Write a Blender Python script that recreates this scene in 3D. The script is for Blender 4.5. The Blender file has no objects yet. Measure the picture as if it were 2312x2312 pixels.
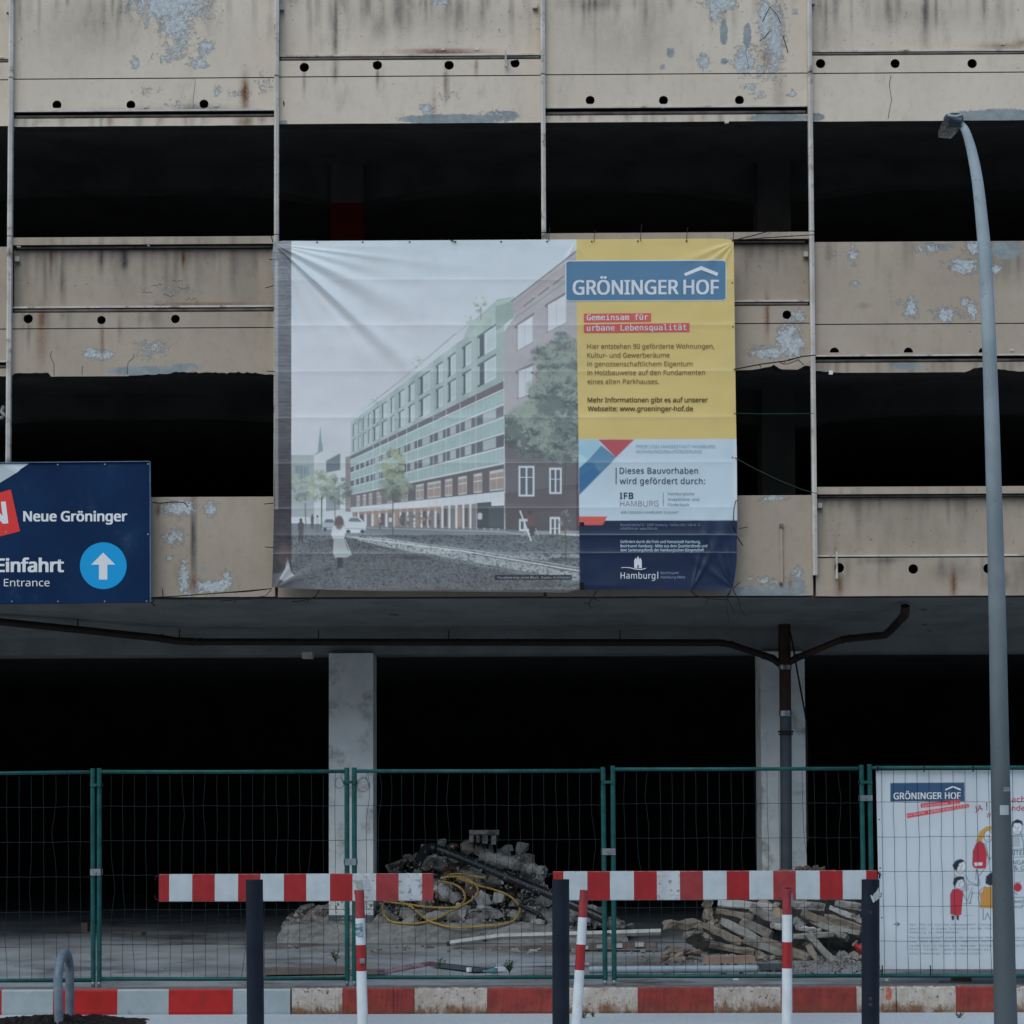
import bpy, bmesh, math, random, os
import numpy as np
from mathutils import Vector, Matrix
random.seed(7); rng = np.random.default_rng(7)
SC = bpy.context.scene; COL = SC.collection

# ------------------------------------------------------------------ camera
F_, W_, YAW, TILT, ROLL, SY = 4600.0, 2312.0, -0.00833, 0.04484, -0.00375, 458.4
CAM = np.array([0.0, -18.483, 1.6])
Fv = np.array([math.sin(YAW)*math.cos(TILT), math.cos(YAW)*math.cos(TILT), math.sin(TILT)])
R0 = np.array([math.cos(YAW), -math.sin(YAW), 0.0]); U0 = np.cross(R0, Fv)
Rv = math.cos(ROLL)*R0 + math.sin(ROLL)*U0; Uv = -math.sin(ROLL)*R0 + math.cos(ROLL)*U0
cam = bpy.data.objects.new('camera', bpy.data.cameras.new('camera')); COL.objects.link(cam)
cam.matrix_world = Matrix(((Rv[0], Uv[0], -Fv[0], CAM[0]), (Rv[1], Uv[1], -Fv[1], CAM[1]), (Rv[2], Uv[2], -Fv[2], CAM[2]), (0, 0, 0, 1)))
cam.data.sensor_width = 36; cam.data.sensor_fit = 'HORIZONTAL'; cam.data.lens = F_/W_*36
cam.data.shift_y = SY/W_; cam.data.clip_start = 0.1; cam.data.clip_end = 900
SC.camera = cam
# ------------------------------------------------------------------ light: dull overcast dusk
world = bpy.data.worlds.new('World'); SC.world = world; world.use_nodes = True
wn = world.node_tree.nodes; wl = world.node_tree.links
for n in list(wn): wn.remove(n)
sky = wn.new('ShaderNodeTexSky'); sky.sky_type = 'NISHITA'; sky.sun_disc = False
SUN_EL, SUN_AZ = math.radians(48), math.radians(205)
sky.sun_elevation = SUN_EL; sky.sun_rotation = SUN_AZ; sky.dust_density = 1.2; sky.ozone_density = 2.0; sky.air_density = 1.0
bg = wn.new('ShaderNodeBackground'); bg.inputs[1].default_value = 0.125
wo = wn.new('ShaderNodeOutputWorld'); wl.new(sky.outputs[0], bg.inputs[0]); wl.new(bg.outputs[0], wo.inputs[0])
sun = bpy.data.objects.new('sun', bpy.data.lights.new('sun', 'SUN')); COL.objects.link(sun)
sun.data.energy = 0.75; sun.data.angle = math.radians(60); sun.data.color = (0.90, 1.0, 0.88)
sd = Vector((math.sin(SUN_AZ)*math.cos(SUN_EL), math.cos(SUN_AZ)*math.cos(SUN_EL), math.sin(SUN_EL)))
sun.rotation_euler = sd.to_track_quat('Z', 'Y').to_euler(); sun.location = sd*60
vs = SC.view_settings; vs.view_transform = 'Standard'; vs.look = 'None'; vs.gamma = 1; vs.use_curve_mapping = False
vs.exposure = 0.40
SC.render.engine = 'CYCLES'; SC.cycles.use_denoising = True; SC.cycles.max_bounces = 6; SC.cycles.diffuse_bounces = 4

# ------------------------------------------------------------------ helpers
def ray(px, py):
    return Fv + ((px-W_/2)/F_)*Rv - ((py-W_/2-SY)/F_)*Uv
def P(px, py, Y):
    """world point on the vertical plane y=Y that the photograph shows at (px, py)"""
    d = ray(px, py); t = (Y-CAM[1])/d[1]; return Vector(CAM + t*d)
def G(px, py, z=0.0):
    d = ray(px, py); t = (z-CAM[2])/d[2]; return Vector(CAM + t*d)
def Pn(px, py, Y):
    d = Fv[None, :] + ((px-W_/2)/F_)[:, None]*Rv[None, :] - ((py-W_/2-SY)/F_)[:, None]*Uv[None, :]
    t = (Y-CAM[1])/d[:, 1]; return CAM[None, :] + t[:, None]*d
def projn(P3):
    d = P3-CAM[None, :]; z = d@Fv
    return W_/2+F_*(d@Rv)/z, W_/2+SY-F_*(d@Uv)/z
def sc(Y): return F_/(Y-CAM[1])           # pixels per metre at depth Y
def s2l(c):
    c = np.asarray(c, float)/255.0
    return np.where(c <= 0.04045, c/12.92, ((c+0.055)/1.055)**2.4)
ILL = np.array([0.50, 0.585, 0.665])
def ph(r, g, b):
    """paint colour of a surface from how it looks in the photograph's flat light"""
    return tuple(float(v) for v in np.clip(s2l((r, g, b))/ILL, 0.003, 0.85))

def tag(o, label=None, cat=None, group=None, kind=None):
    if label: o['label'] = label
    if cat: o['category'] = cat
    if group: o['group'] = group
    if kind: o['kind'] = kind
    return o
def empty(name, loc=(0, 0, 0), label=None, cat=None, group=None):
    o = bpy.data.objects.new(name, None); COL.objects.link(o); o.location = loc; o.empty_display_size = .1
    return tag(o, label, cat, group)
class MB:
    """collects shapes (world coordinates), builds ONE mesh object"""
    def __init__(s): s.v = []; s.f = []; s.m = []
    def add(s, vs_, fs, mi=0):
        o = len(s.v); s.v += [tuple(v) for v in vs_]; s.f += [tuple(i+o for i in f) for f in fs]; s.m += [mi]*len(fs); return s
    def box(s, x0, x1, y0, y1, z0, z1, mi=0):
        return s.add([(x0, y0, z0), (x1, y0, z0), (x1, y1, z0), (x0, y1, z0), (x0, y0, z1), (x1, y0, z1), (x1, y1, z1), (x0, y1, z1)],
                     [(0, 3, 2, 1), (4, 5, 6, 7), (0, 1, 5, 4), (1, 2, 6, 5), (2, 3, 7, 6), (3, 0, 4, 7)], mi)
    def bevbox(s, x0, x1, y0, y1, z0, z1, b, mi=0):
        # octagonal prism along x: soft long edges
        pr = [(y0+b, z0), (y1-b, z0), (y1, z0+b), (y1, z1-b), (y1-b, z1), (y0+b, z1), (y0, z1-b), (y0, z0+b)]
        vs_ = [(x0, y, z) for y, z in pr]+[(x1, y, z) for y, z in pr]
        return s.add(vs_, [tuple(range(7, -1, -1)), tuple(range(8, 16))]+[(i, (i+1) % 8, 8+(i+1) % 8, 8+i) for i in range(8)], mi)
    def prism(s, poly, y0, y1, mi=0):     # polygon in XZ extruded in Y
        n = len(poly)
        return s.add([(x, y0, z) for x, z in poly]+[(x, y1, z) for x, z in poly],
                     [tuple(range(n)), tuple(range(2*n-1, n-1, -1))]+[(i, i+n, (i+1) % n+n, (i+1) % n) for i in range(n)], mi)
    def bar(s, a, b, w, d, up=None, mi=0, jit=0.0):
        a = Vector(a); b = Vector(b); t = (b-a).normalized(); u = Vector(up) if up else Vector((0, 1, 0))
        if abs(t.dot(u)) > .95: u = Vector((1, 0, 0))
        n1 = t.cross(u).normalized(); n2 = n1.cross(t).normalized(); vs_ = []
        for p in (a, b):
            for q, r in ((-1, -1), (1, -1), (1, 1), (-1, 1)):
                j = Vector([random.uniform(-jit, jit) for _ in range(3)])
                vs_.append(p+n1*q*w/2+n2*r*d/2+j)
        return s.add(vs_, [(3, 2, 1, 0), (4, 5, 6, 7), (0, 1, 5, 4), (1, 2, 6, 5), (2, 3, 7, 6), (3, 0, 4, 7)], mi)
    def tube(s, pts, r, n=10, caps=True, mi=0):
        pts = [Vector(p) for p in pts]; m = len(pts); rs = r if isinstance(r, (list, tuple)) else [r]*m
        t0 = (pts[1]-pts[0]).normalized(); u = Vector((0, 0, 1)) if abs(t0.z) < .9 else Vector((1, 0, 0))
        nrm = (u-t0*u.dot(t0)).normalized(); vs_ = []
        for i, p in enumerate(pts):
            t = (pts[min(i+1, m-1)]-pts[max(i-1, 0)]).normalized()
            nrm = (nrm-t*nrm.dot(t)).normalized(); bn = t.cross(nrm)
            for k in range(n):
                a = 2*math.pi*k/n; vs_.append(p+(nrm*math.cos(a)+bn*math.sin(a))*rs[i])
        fs = [(i*n+k, i*n+(k+1) % n, (i+1)*n+(k+1) % n, (i+1)*n+k) for i in range(m-1) for k in range(n)]
        if caps: fs += [tuple(range(n-1, -1, -1)), tuple((m-1)*n+k for k in range(n))]
        return s.add(vs_, fs, mi)
    def build(s, name, mat, parent=None, smooth=False, auto=False):
        me = bpy.data.meshes.new(name); me.from_pydata(s.v, [], s.f)
        for m in (mat if isinstance(mat, (list, tuple)) else [mat]): me.materials.append(m)
        if any(s.m): me.polygons.foreach_set('material_index', s.m)
        if smooth: me.polygons.foreach_set('use_smooth', [True]*len(me.polygons))
        bm = bmesh.new(); bm.from_mesh(me); bmesh.ops.recalc_face_normals(bm, faces=bm.faces)
        if smooth and auto:
            for e in bm.edges:
                if len(e.link_faces) == 2 and e.calc_face_angle(0) > math.radians(40): e.smooth = False
        bm.to_mesh(me); bm.free()
        return link(name, me, parent)
def link(name, me, parent=None):
    o = bpy.data.objects.new(name, me); COL.objects.link(o)
    if parent is not None:
        o.parent = parent; bpy.context.view_layer.update() if False else None
        o.matrix_parent_inverse = Matrix.Translation(parent_world(parent)).inverted()
    return o
def parent_world(o):
    v = Vector((0, 0, 0)); 
    # every object is unrotated: its own world place = location (+ inverse cancels the parents)
    return o.location.copy() if o.parent is None else o.location.copy()
def pts_spline(pts, k=6):
    P_ = [Vector(p) for p in pts]; out = []
    for i in range(len(P_)-1):
        p0 = P_[max(i-1, 0)]; p1 = P_[i]; p2 = P_[i+1]; p3 = P_[min(i+2, len(P_)-1)]
        for j in range(k):
            t = j/k
            out.append(0.5*((2*p1)+(-p0+p2)*t+(2*p0-5*p1+4*p2-p3)*t*t+(-p0+3*p1-3*p2+p3)*t*t*t))
    out.append(P_[-1]); return out
def vnoise(x, y, seed=0):
    xi = np.floor(x).astype(np.int64); yi = np.floor(y).astype(np.int64); xf = x-xi; yf = y-yi
    def h(a, b):
        n = (a*374761393+b*668265263+seed*1442695041) & 0xffffffff
        n = ((n ^ (n >> 13))*1274126177) & 0xffffffff; return ((n ^ (n >> 16)) & 0xffff)/65535.0
    u = xf*xf*(3-2*xf); v = yf*yf*(3-2*yf)
    return (h(xi, yi)*(1-u)+h(xi+1, yi)*u)*(1-v)+(h(xi, yi+1)*(1-u)+h(xi+1, yi+1)*u)*v
def fbm(x, y, o=4, seed=0):
    s = 0; a = .5; t = 0
    for i in range(o): s = s+a*vnoise(x*2**i, y*2**i, seed+i*17); t += a; a *= .5
    return s/t

# ------------------------------------------------------------------ materials
class NT:
    def __init__(s, name):
        s.m = bpy.data.materials.new(name); s.m.use_nodes = True; s.t = s.m.node_tree; s.n = s.t.nodes; s.l = s.t.links
        for n in list(s.n): s.n.remove(n)
        s.o = s.n.new('ShaderNodeOutputMaterial'); s.b = s.n.new('ShaderNodeBsdfPrincipled'); s.l.new(s.b.outputs[0], s.o.inputs[0])
    def tex(s): return s.n.new('ShaderNodeTexCoord').outputs['Object']
    def inp(s, sock, v):
        if hasattr(v, 'is_linked'): s.l.new(v, sock)
        elif isinstance(v, (tuple, list)): sock.default_value = (*v, 1) if len(v) == 3 and len(sock.default_value) == 4 else v
        else: sock.default_value = v
    def map(s, v, scale):
        n = s.n.new('ShaderNodeMapping'); s.l.new(v, n.inputs[0]); n.inputs['Scale'].default_value = scale; return n.outputs[0]
    def noise(s, v, scale, detail=4, rough=.55, dist=0):
        n = s.n.new('ShaderNodeTexNoise'); s.l.new(v, n.inputs['Vector']); n.inputs['Scale'].default_value = scale
        n.inputs['Detail'].default_value = detail; n.inputs['Roughness'].default_value = rough; n.inputs['Distortion'].default_value = dist
        return n.outputs[0]
    def mr(s, v, a, b, c=0.0, d=1.0, smooth=True):
        n = s.n.new('ShaderNodeMapRange'); n.interpolation_type = 'SMOOTHSTEP' if smooth else 'LINEAR'
        s.l.new(v, n.inputs[0]); n.inputs[1].default_value = a; n.inputs[2].default_value = b; n.inputs[3].default_value = c; n.inputs[4].default_value = d
        return n.outputs[0]
    def mix(s, f, a, b, mode='MIX'):
        n = s.n.new('ShaderNodeMix'); n.data_type = 'RGBA'; n.blend_type = mode; n.clamp_factor = True
        s.inp(n.inputs[0], f); s.inp(n.inputs[6], a); s.inp(n.inputs[7], b); return n.outputs[2]
    def math(s, op, a, b=0.0, clamp=False):
        n = s.n.new('ShaderNodeMath'); n.operation = op; n.use_clamp = clamp; s.inp(n.inputs[0], a); s.inp(n.inputs[1], b); return n.outputs[0]
    def attr(s, name):
        n = s.n.new('ShaderNodeAttribute'); n.attribute_name = name; return n
    def sep(s, v):
        n = s.n.new('ShaderNodeSeparateColor'); s.l.new(v, n.inputs[0]); return n.outputs
    def bump(s, h, strength=.3, dist=.01, nrm=None):
        n = s.n.new('ShaderNodeBump'); n.inputs['Strength'].default_value = strength; n.inputs['Distance'].default_value = dist
        s.l.new(h, n.inputs['Height'])
        if nrm is not None: s.l.new(nrm, n.inputs['Normal'])
        return n.outputs[0]
    def out(s, col, rough=.8, nrm=None, metal=0.0, spec=.3):
        s.inp(s.b.inputs['Base Color'], col); s.inp(s.b.inputs['Roughness'], rough); s.b.inputs['Metallic'].default_value = metal
        s.b.inputs['Specular IOR Level'].default_value = spec
        if nrm is not None: s.l.new(nrm, s.b.inputs['Normal'])
        return s.m
def mat_simple(name, a, b=None, scale=6, rough=.8, bump=.15, bscale=60, metal=0.0, spec=.3, detail=5, dist=.004, dirt=None, dscale=3, dlo=.52, dhi=.72):
    t = NT(name); v = t.tex(); b = b or tuple(c*.75 for c in a)
    c = t.mix(t.mr(t.noise(v, scale, detail), .32, .68), a, b)
    if dirt: c = t.mix(t.mr(t.noise(v, dscale, 7, .65), dlo, dhi), c, dirt)
    n = t.bump(t.noise(v, bscale, 4), bump, dist) if bump else None
    return t.out(c, rough, n, metal, spec)
M = {}
def facade_mat(name, base, base2):
    t = NT(name); v = t.tex(); A = t.sep(t.attr('wear').outputs['Color']); B = t.sep(t.attr('wear2').outputs['Color'])
    big = t.noise(v, .9, 5, .6); fine = t.noise(v, 9, 6, .7); frac = t.noise(v, 17, 10, .82, .9); mid = t.noise(t.map(v, (1.0, 1, .35)), 5, 7, .65)
    c = t.mix(t.mr(big, .35, .65), base, base2)
    c = t.mix(t.mr(fine, .45, .75, 0, .30), c, tuple(x*.72 for x in base))
    c = t.mix(t.mr(mid, .52, .8, 0, .35), c, (.20, .18, .16))
    # soot and water streaks
    d = t.math('MULTIPLY', A[1], t.mr(mid, .25, .6, .45, 1.15)); d = t.math('MULTIPLY', d, t.mr(frac, .2, .6, .65, 1.1), True)
    c = t.mix(d, c, (.075, .070, .066))
    # cement repairs
    ce = t.math('ADD', B[0], t.math('MULTIPLY', t.math('SUBTRACT', frac, .5), 1.1)); cem = t.mr(ce, .47, .56)
    c = t.mix(cem, c, t.mix(t.mr(fine, .35, .65), (.26, .29, .29), (.36, .385, .385)))
    # peeled paint: bluish undercoat, whitish patches, dark broken rim
    pe = t.math('ADD', A[0], t.math('MULTIPLY', t.math('SUBTRACT', frac, .5), 3.3)); pem = t.mr(pe, .54, .57)
    rim = t.math('MULTIPLY', t.mr(pe, .44, .53), t.mr(pe, .62, .56))
    pc = t.mix(t.mr(t.noise(v, 30, 5, .7), .42, .6), (.46, .51, .53), (.64, .67, .665))
    pc = t.mix(t.mr(t.noise(v, 42, 5, .7, 1.2), .56, .62, 0, .75), pc, (.19, .20, .20))
    c = t.mix(t.math('MULTIPLY', pem, .92), c, pc); c = t.mix(t.math('MULTIPLY', rim, .75), c, (.10, .095, .09))
    # rust
    r = t.math('MULTIPLY', A[2], t.mr(frac, .25, .6, .5, 1.25), True)
    c = t.mix(r, c, (.17, .060, .020))
    # tiny pits
    pit = t.mr(t.noise(v, 34, 2), .70, .74); c = t.mix(t.math('MULTIPLY', pit, .6), c, (.09, .085, .08))
    h = t.math('SUBTRACT', t.math('MULTIPLY', fine, .6), t.math('MULTIPLY', pem, .8)); h = t.math('ADD', h, t.math('MULTIPLY', frac, .35))
    return t.out(c, .88, t.bump(h, .45, .006), spec=.2)
M['paint'] = facade_mat('weathered_beige_paint', (.455, .372, .285), (.515, .424, .330))
M['paint_light'] = facade_mat('pale_weathered_paint', (.70, .592, .468), (.76, .648, .52))
M['trim'] = mat_simple('beige_trim_paint', (.70, .65, .58), (.56, .51, .45), 4, .7, .2, 40, dirt=(.16, .13, .11), dscale=7)
M['ledge'] = mat_simple('dirty_ledge', (.21, .175, .15), (.10, .085, .075), 5, .9, .4, 40, dirt=(.11, .045, .022), dscale=4)
M['dark'] = mat_simple('dark_interior', (.19, .185, .18), (.13, .128, .125), 2, .95, .1, 20)  # one even dark grey for decks, beams and upper columns
M['black'] = mat_simple('unlit_void', (.04, .04, .04), (.025, .025, .025), 2, .95, 0)  # near-black colour stands in for the shade inside holes and deep decks
M['soffit'] = mat_simple('soffit_concrete', (.27, .28, .275), (.20, .21, .207), 2.2, .92, .35, 30, dirt=(.07, .07, .072), dscale=5, dlo=.6, dhi=.75)
M['underside'] = mat_simple('dark_underside', (.05, .05, .05), (.03, .03, .03), 3, .95, .1, 20)  # near-black bottom faces of the facade panels
M['column'] = mat_simple('white_column_paint', (.80, .82, .80), (.68, .70, .69), 3, .85, .35, 45, dirt=(.30, .28, .25), dscale=4, dlo=.50, dhi=.75, dist=.008)
M['column_base'] = mat_simple('grey_base_paint', (.16, .18, .20), (.10, .115, .13), 6, .8)
M['red_in'] = mat_simple('red_column_paint', (.20, .02, .015), None, 4, .9)
M['tube_green'] = mat_simple('green_coated_steel', (.012, .105, .095), (.008, .07, .064), 12, .5, .08, 90, spec=.3, dirt=(.12, .18, .18), dscale=30, dlo=.66, dhi=.74)
M['wire'] = mat_simple('dark_green_wire', (.014, .032, .034), (.010, .022, .024), 14, .6, 0, spec=.2)
M['galv'] = mat_simple('galvanised_steel', (.42, .46, .49), (.30, .33, .36), 14, .42, .1, 60, metal=.75, spec=.5)
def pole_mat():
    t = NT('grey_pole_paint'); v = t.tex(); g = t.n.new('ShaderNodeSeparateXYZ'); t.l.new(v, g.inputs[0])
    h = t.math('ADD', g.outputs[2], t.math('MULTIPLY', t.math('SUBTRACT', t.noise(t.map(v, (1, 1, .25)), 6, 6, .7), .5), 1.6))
    upper_grey = t.mix(t.mr(t.noise(v, 3), .35, .65), ph(132, 152, 165), ph(118, 138, 150))
    c = t.mix(t.mr(h, 5.2, 1.6, 0, .93, False), upper_grey, (.075, .092, .100))      # pole colour darkens gradually towards the base, broken up by noise
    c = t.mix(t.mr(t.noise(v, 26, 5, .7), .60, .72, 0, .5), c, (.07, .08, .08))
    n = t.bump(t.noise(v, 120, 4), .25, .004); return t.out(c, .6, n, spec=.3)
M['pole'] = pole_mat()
M['head'] = mat_simple('lamp_housing', (.050, .062, .085), (.030, .036, .050), 14, .4, .05, 60, spec=.5)
M['glass'] = mat_simple('lamp_glass', (.20, .21, .21), (.13, .13, .13), 10, .2, 0, spec=.6)
M['bollard'] = mat_simple('anthracite_steel', (.014, .021, .034), (.010, .015, .025), 5, .55, .1, 80, spec=.2, dirt=(.03, .036, .045), dscale=16, dlo=.64, dhi=.74)
M['red'] = mat_simple('barrier_red', (.40, .022, .024), (.33, .018, .02), 8, .45, .1, 50, spec=.45, dirt=(.30, .08, .08), dscale=9, dlo=.62, dhi=.75)
M['red_worn'] = mat_simple('barrier_red_worn', (.37, .045, .048), (.29, .034, .036), 12, .5, .2, 50, spec=.45, dirt=(.18, .07, .06), dscale=14, dlo=.60, dhi=.7)
M['white'] = mat_simple('barrier_white', (.57, .63, .65), (.50, .555, .57), 8, .45, .1, 50, spec=.45, dirt=(.40, .40, .39), dscale=18, dlo=.66, dhi=.74)
M['post_white'] = mat_simple('post_white_paint', (.76, .80, .81), (.66, .70, .71), 8, .5, .15, 50, spec=.35, dirt=(.36, .38, .38), dscale=14, dlo=.64, dhi=.74)
M['white_scuff'] = mat_simple('barrier_white_scuffed', (.60, .63, .64), (.46, .48, .49), 8, .5, .2, 50, spec=.45, dirt=(.24, .25, .26), dscale=26, dlo=.55, dhi=.64)
M['frame_grey'] = mat_simple('grey_plastic', (.30, .31, .32), None, 6, .6)
M['kerb_red_new'] = mat_simple('kerb_fresh_red', (.50, .022, .020), (.42, .018, .018), 10, .6, .15, 60, dirt=(.30, .03, .02), dscale=10)
M['kerb_white_new'] = mat_simple('kerb_fresh_white', (.40, .465, .48), (.35, .41, .425), 10, .6, .15, 60, dirt=(.26, .29, .30), dscale=16, dlo=.62, dhi=.74)
def kerb_old(name, a, b, rusty):
    t = NT(name); v = t.tex(); g = t.n.new('ShaderNodeSeparateXYZ'); t.l.new(v, g.inputs[0])
    c = t.mix(t.mr(t.noise(v, 9, 6, .65), .35, .65), a, b)
    low = t.mr(g.outputs[2], .0, .14, 1, 0); hi = t.mr(g.outputs[2], .165, .20, 0, .6)
    m = t.math('ADD', t.math('ADD', low, hi), t.math('MULTIPLY', t.math('SUBTRACT', t.noise(t.map(v, (1, 1, .5)), 11, 8, .8), .5), 3.6))
    c = t.mix(t.mr(m, .35, 1.1, 0, rusty), c, (.22, .105, .050))
    c = t.mix(t.mr(t.noise(v, 38, 5, .75), .575, .65, 0, rusty), c, (.035, .02, .015))
    return t.out(c, .75, t.bump(t.noise(v, 30, 7, .7), .7, .01), spec=.25)
M['kerb_red_old'] = kerb_old('kerb_faded_red', (.36, .055, .045), (.24, .045, .04), .35)
M['kerb_white_old'] = kerb_old('kerb_rust_stained_white', (.60, .54, .48), (.48, .40, .33), .95)
M['kerb_top'] = mat_simple('kerb_concrete', (.20, .205, .20), (.13, .13, .125), 14, .9, .5, 50, dirt=(.24, .15, .12), dscale=9, dist=.006)
M['road'] = mat_simple('pale_paving', (.55, .59, .61), (.46, .50, .52), 30, .85, .5, 110, dirt=(.22, .24, .25), dscale=45, dlo=.58, dhi=.7, dist=.005)
M['asphalt'] = mat_simple('asphalt', (.11, .115, .12), (.07, .073, .078), 8, .85, .4, 120)
M['floor'] = mat_simple('worn_concrete_floor', (.36, .38, .395), (.20, .21, .215), 1.6, .6, .3, 30, detail=8, spec=.5, dirt=(.10, .085, .075), dscale=1.2, dlo=.5, dhi=.7)
M['soil'] = mat_simple('dark_soil', (.030, .020, .016), (.014, .010, .009), 30, .98, 1.0, 60, dist=.02)
def rubble_mat(name, a, b, c_): return mat_simple(name, a, b, 7, .95, .8, 35, dirt=c_, dscale=5, dist=.012, dlo=.5, dhi=.66)
M['rub1'] = rubble_mat('grey_rubble', (.36, .35, .33), (.24, .235, .22), (.10, .095, .085))
M['rub2'] = rubble_mat('pale_rubble', (.50, .50, .49), (.38, .38, .37), (.16, .15, .14))
M['rub3'] = rubble_mat('brown_rubble', (.32, .285, .245), (.20, .175, .15), (.08, .068, .055))
M['gap_fill'] = rubble_mat('dark_fill_between_rubble', (.055, .05, .045), (.03, .028, .025), (.02, .018, .016))  # near-black filler, makes the gaps between the lumps look deep
M['brick'] = rubble_mat('reddish_brick', (.20, .105, .08), (.13, .08, .06), (.09, .07, .06))
M['stone_a'] = rubble_mat('brown_stone_bar', (.27, .225, .18), (.18, .15, .12), (.10, .085, .07))
M['stone_b'] = rubble_mat('grey_stone_bar', (.30, .285, .26), (.20, .19, .17), (.12, .11, .10))
M['stone_c'] = rubble_mat('ochre_slab', (.38, .29, .20), (.27, .21, .15), (.15, .12, .09))
M['sand'] = rubble_mat('sandy_debris', (.20, .155, .12), (.13, .10, .08), (.08, .065, .05))
M['slab'] = mat_simple('rough_concrete_slab', (.33, .32, .30), (.21, .205, .19), 5, .95, .9, 28, dirt=(.33, .33, .32), dscale=6, dist=.02, dlo=.58, dhi=.7)
M['black_pipe'] = mat_simple('black_plastic_pipe', (.018, .022, .028), (.012, .014, .018), 6, .35, .1, 40, spec=.5, dirt=(.10, .095, .085), dscale=8, dlo=.6, dhi=.72)
M['hose'] = mat_simple('yellow_hose', (.50, .33, .085), (.38, .24, .06), 9, .5, 0, spec=.4)
M['iron'] = mat_simple('old_iron_pipe', (.028, .020, .018), (.018, .014, .013), 8, .6, .2, 50, dirt=(.06, .022, .012), dscale=6)
M['iron_red'] = mat_simple('red_brown_pipe', (.065, .030, .022), (.04, .022, .018), 8, .6, .2, 50)
M['iron_grey'] = mat_simple('blue_grey_pipe', (.085, .10, .115), (.06, .072, .085), 4, .6, .1, 50)
M['cord'] = mat_simple('dark_cord', (.016, .016, .016), None, 6, .8, 0)
M['cord_green'] = mat_simple('green_cord', (.03, .075, .045), None, 6, .8, 0)
M['white_plastic'] = mat_simple('white_plastic', (.48, .49, .47), (.36, .36, .34), 10, .45, .05, 40, spec=.4, dirt=(.28, .26, .23), dscale=12)
M['purple'] = mat_simple('purple_board', (.065, .03, .10), (.20, .06, .075), 3.2, .45, 0, spec=.4, dirt=(.30, .22, .23), dscale=9, dlo=.46, dhi=.6)
M['wood'] = mat_simple('grey_wood', (.20, .165, .14), (.13, .105, .09), 5, .85, .4, 30, dist=.006)
M['pinkwood'] = mat_simple('pinkish_plank', (.42, .28, .21), (.33, .22, .17), 5, .85, .3, 30)
M['bluepipe'] = mat_simple('pale_blue_pipe', (.36, .43, .48), (.28, .34, .38), 6, .5, .1, 40, spec=.4)
M['leaf'] = mat_simple('weed_leaf', (.055, .12, .03), (.035, .075, .022), 18, .6, 0)
M['red_plastic'] = mat_simple('red_plastic', (.45, .03, .03), None, 6, .4, 0, spec=.5)
M['bottle'] = mat_simple('bottle_glass', (.10, .22, .24), (.06, .13, .15), 9, .15, 0, spec=.6)
M['bright'] = mat_simple('white_paper', (.78, .79, .80), (.70, .72, .74), 9, .6, 0)
M['navy'] = mat_simple('navy_board', ph(8, 36, 70), ph(5, 30, 62), 2, .6, .06, 30, spec=.12, dirt=ph(28, 52, 82), dscale=3.5, dlo=.55, dhi=.8)
_pc = {}
def pmat(r, g, b, rough=.55):
    k = (r, g, b)
    if k not in _pc:
        t = NT('print_ink'); t.out(ph(r, g, b), rough); _pc[k] = t.m
    return _pc[k]
def vcol_mat(name, rough=.5, weave=.25, spec=.35):
    t = NT(name); v = t.tex(); c = t.attr('print').outputs['Color']
    c = t.mix(t.mr(t.noise(v, 2.2, 5, .6), .45, .75, 0, .10), c, (.20, .20, .20))
    n = t.bump(t.noise(v, 260, 2), weave, .002)
    return t.out(c, rough, n, spec=spec)
M['banner'] = vcol_mat('printed_pvc_cloth', .42, .15, .45)
M['poster'] = vcol_mat('printed_poster_cloth', .5, .15, .35)
# ================================================================== the car park building
X0, BW = -4.7466, 2.45
def mx(k): return X0+BW*k
def zz(py, px=1156, Y=0.0): return P(px, py, Y).z
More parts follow.
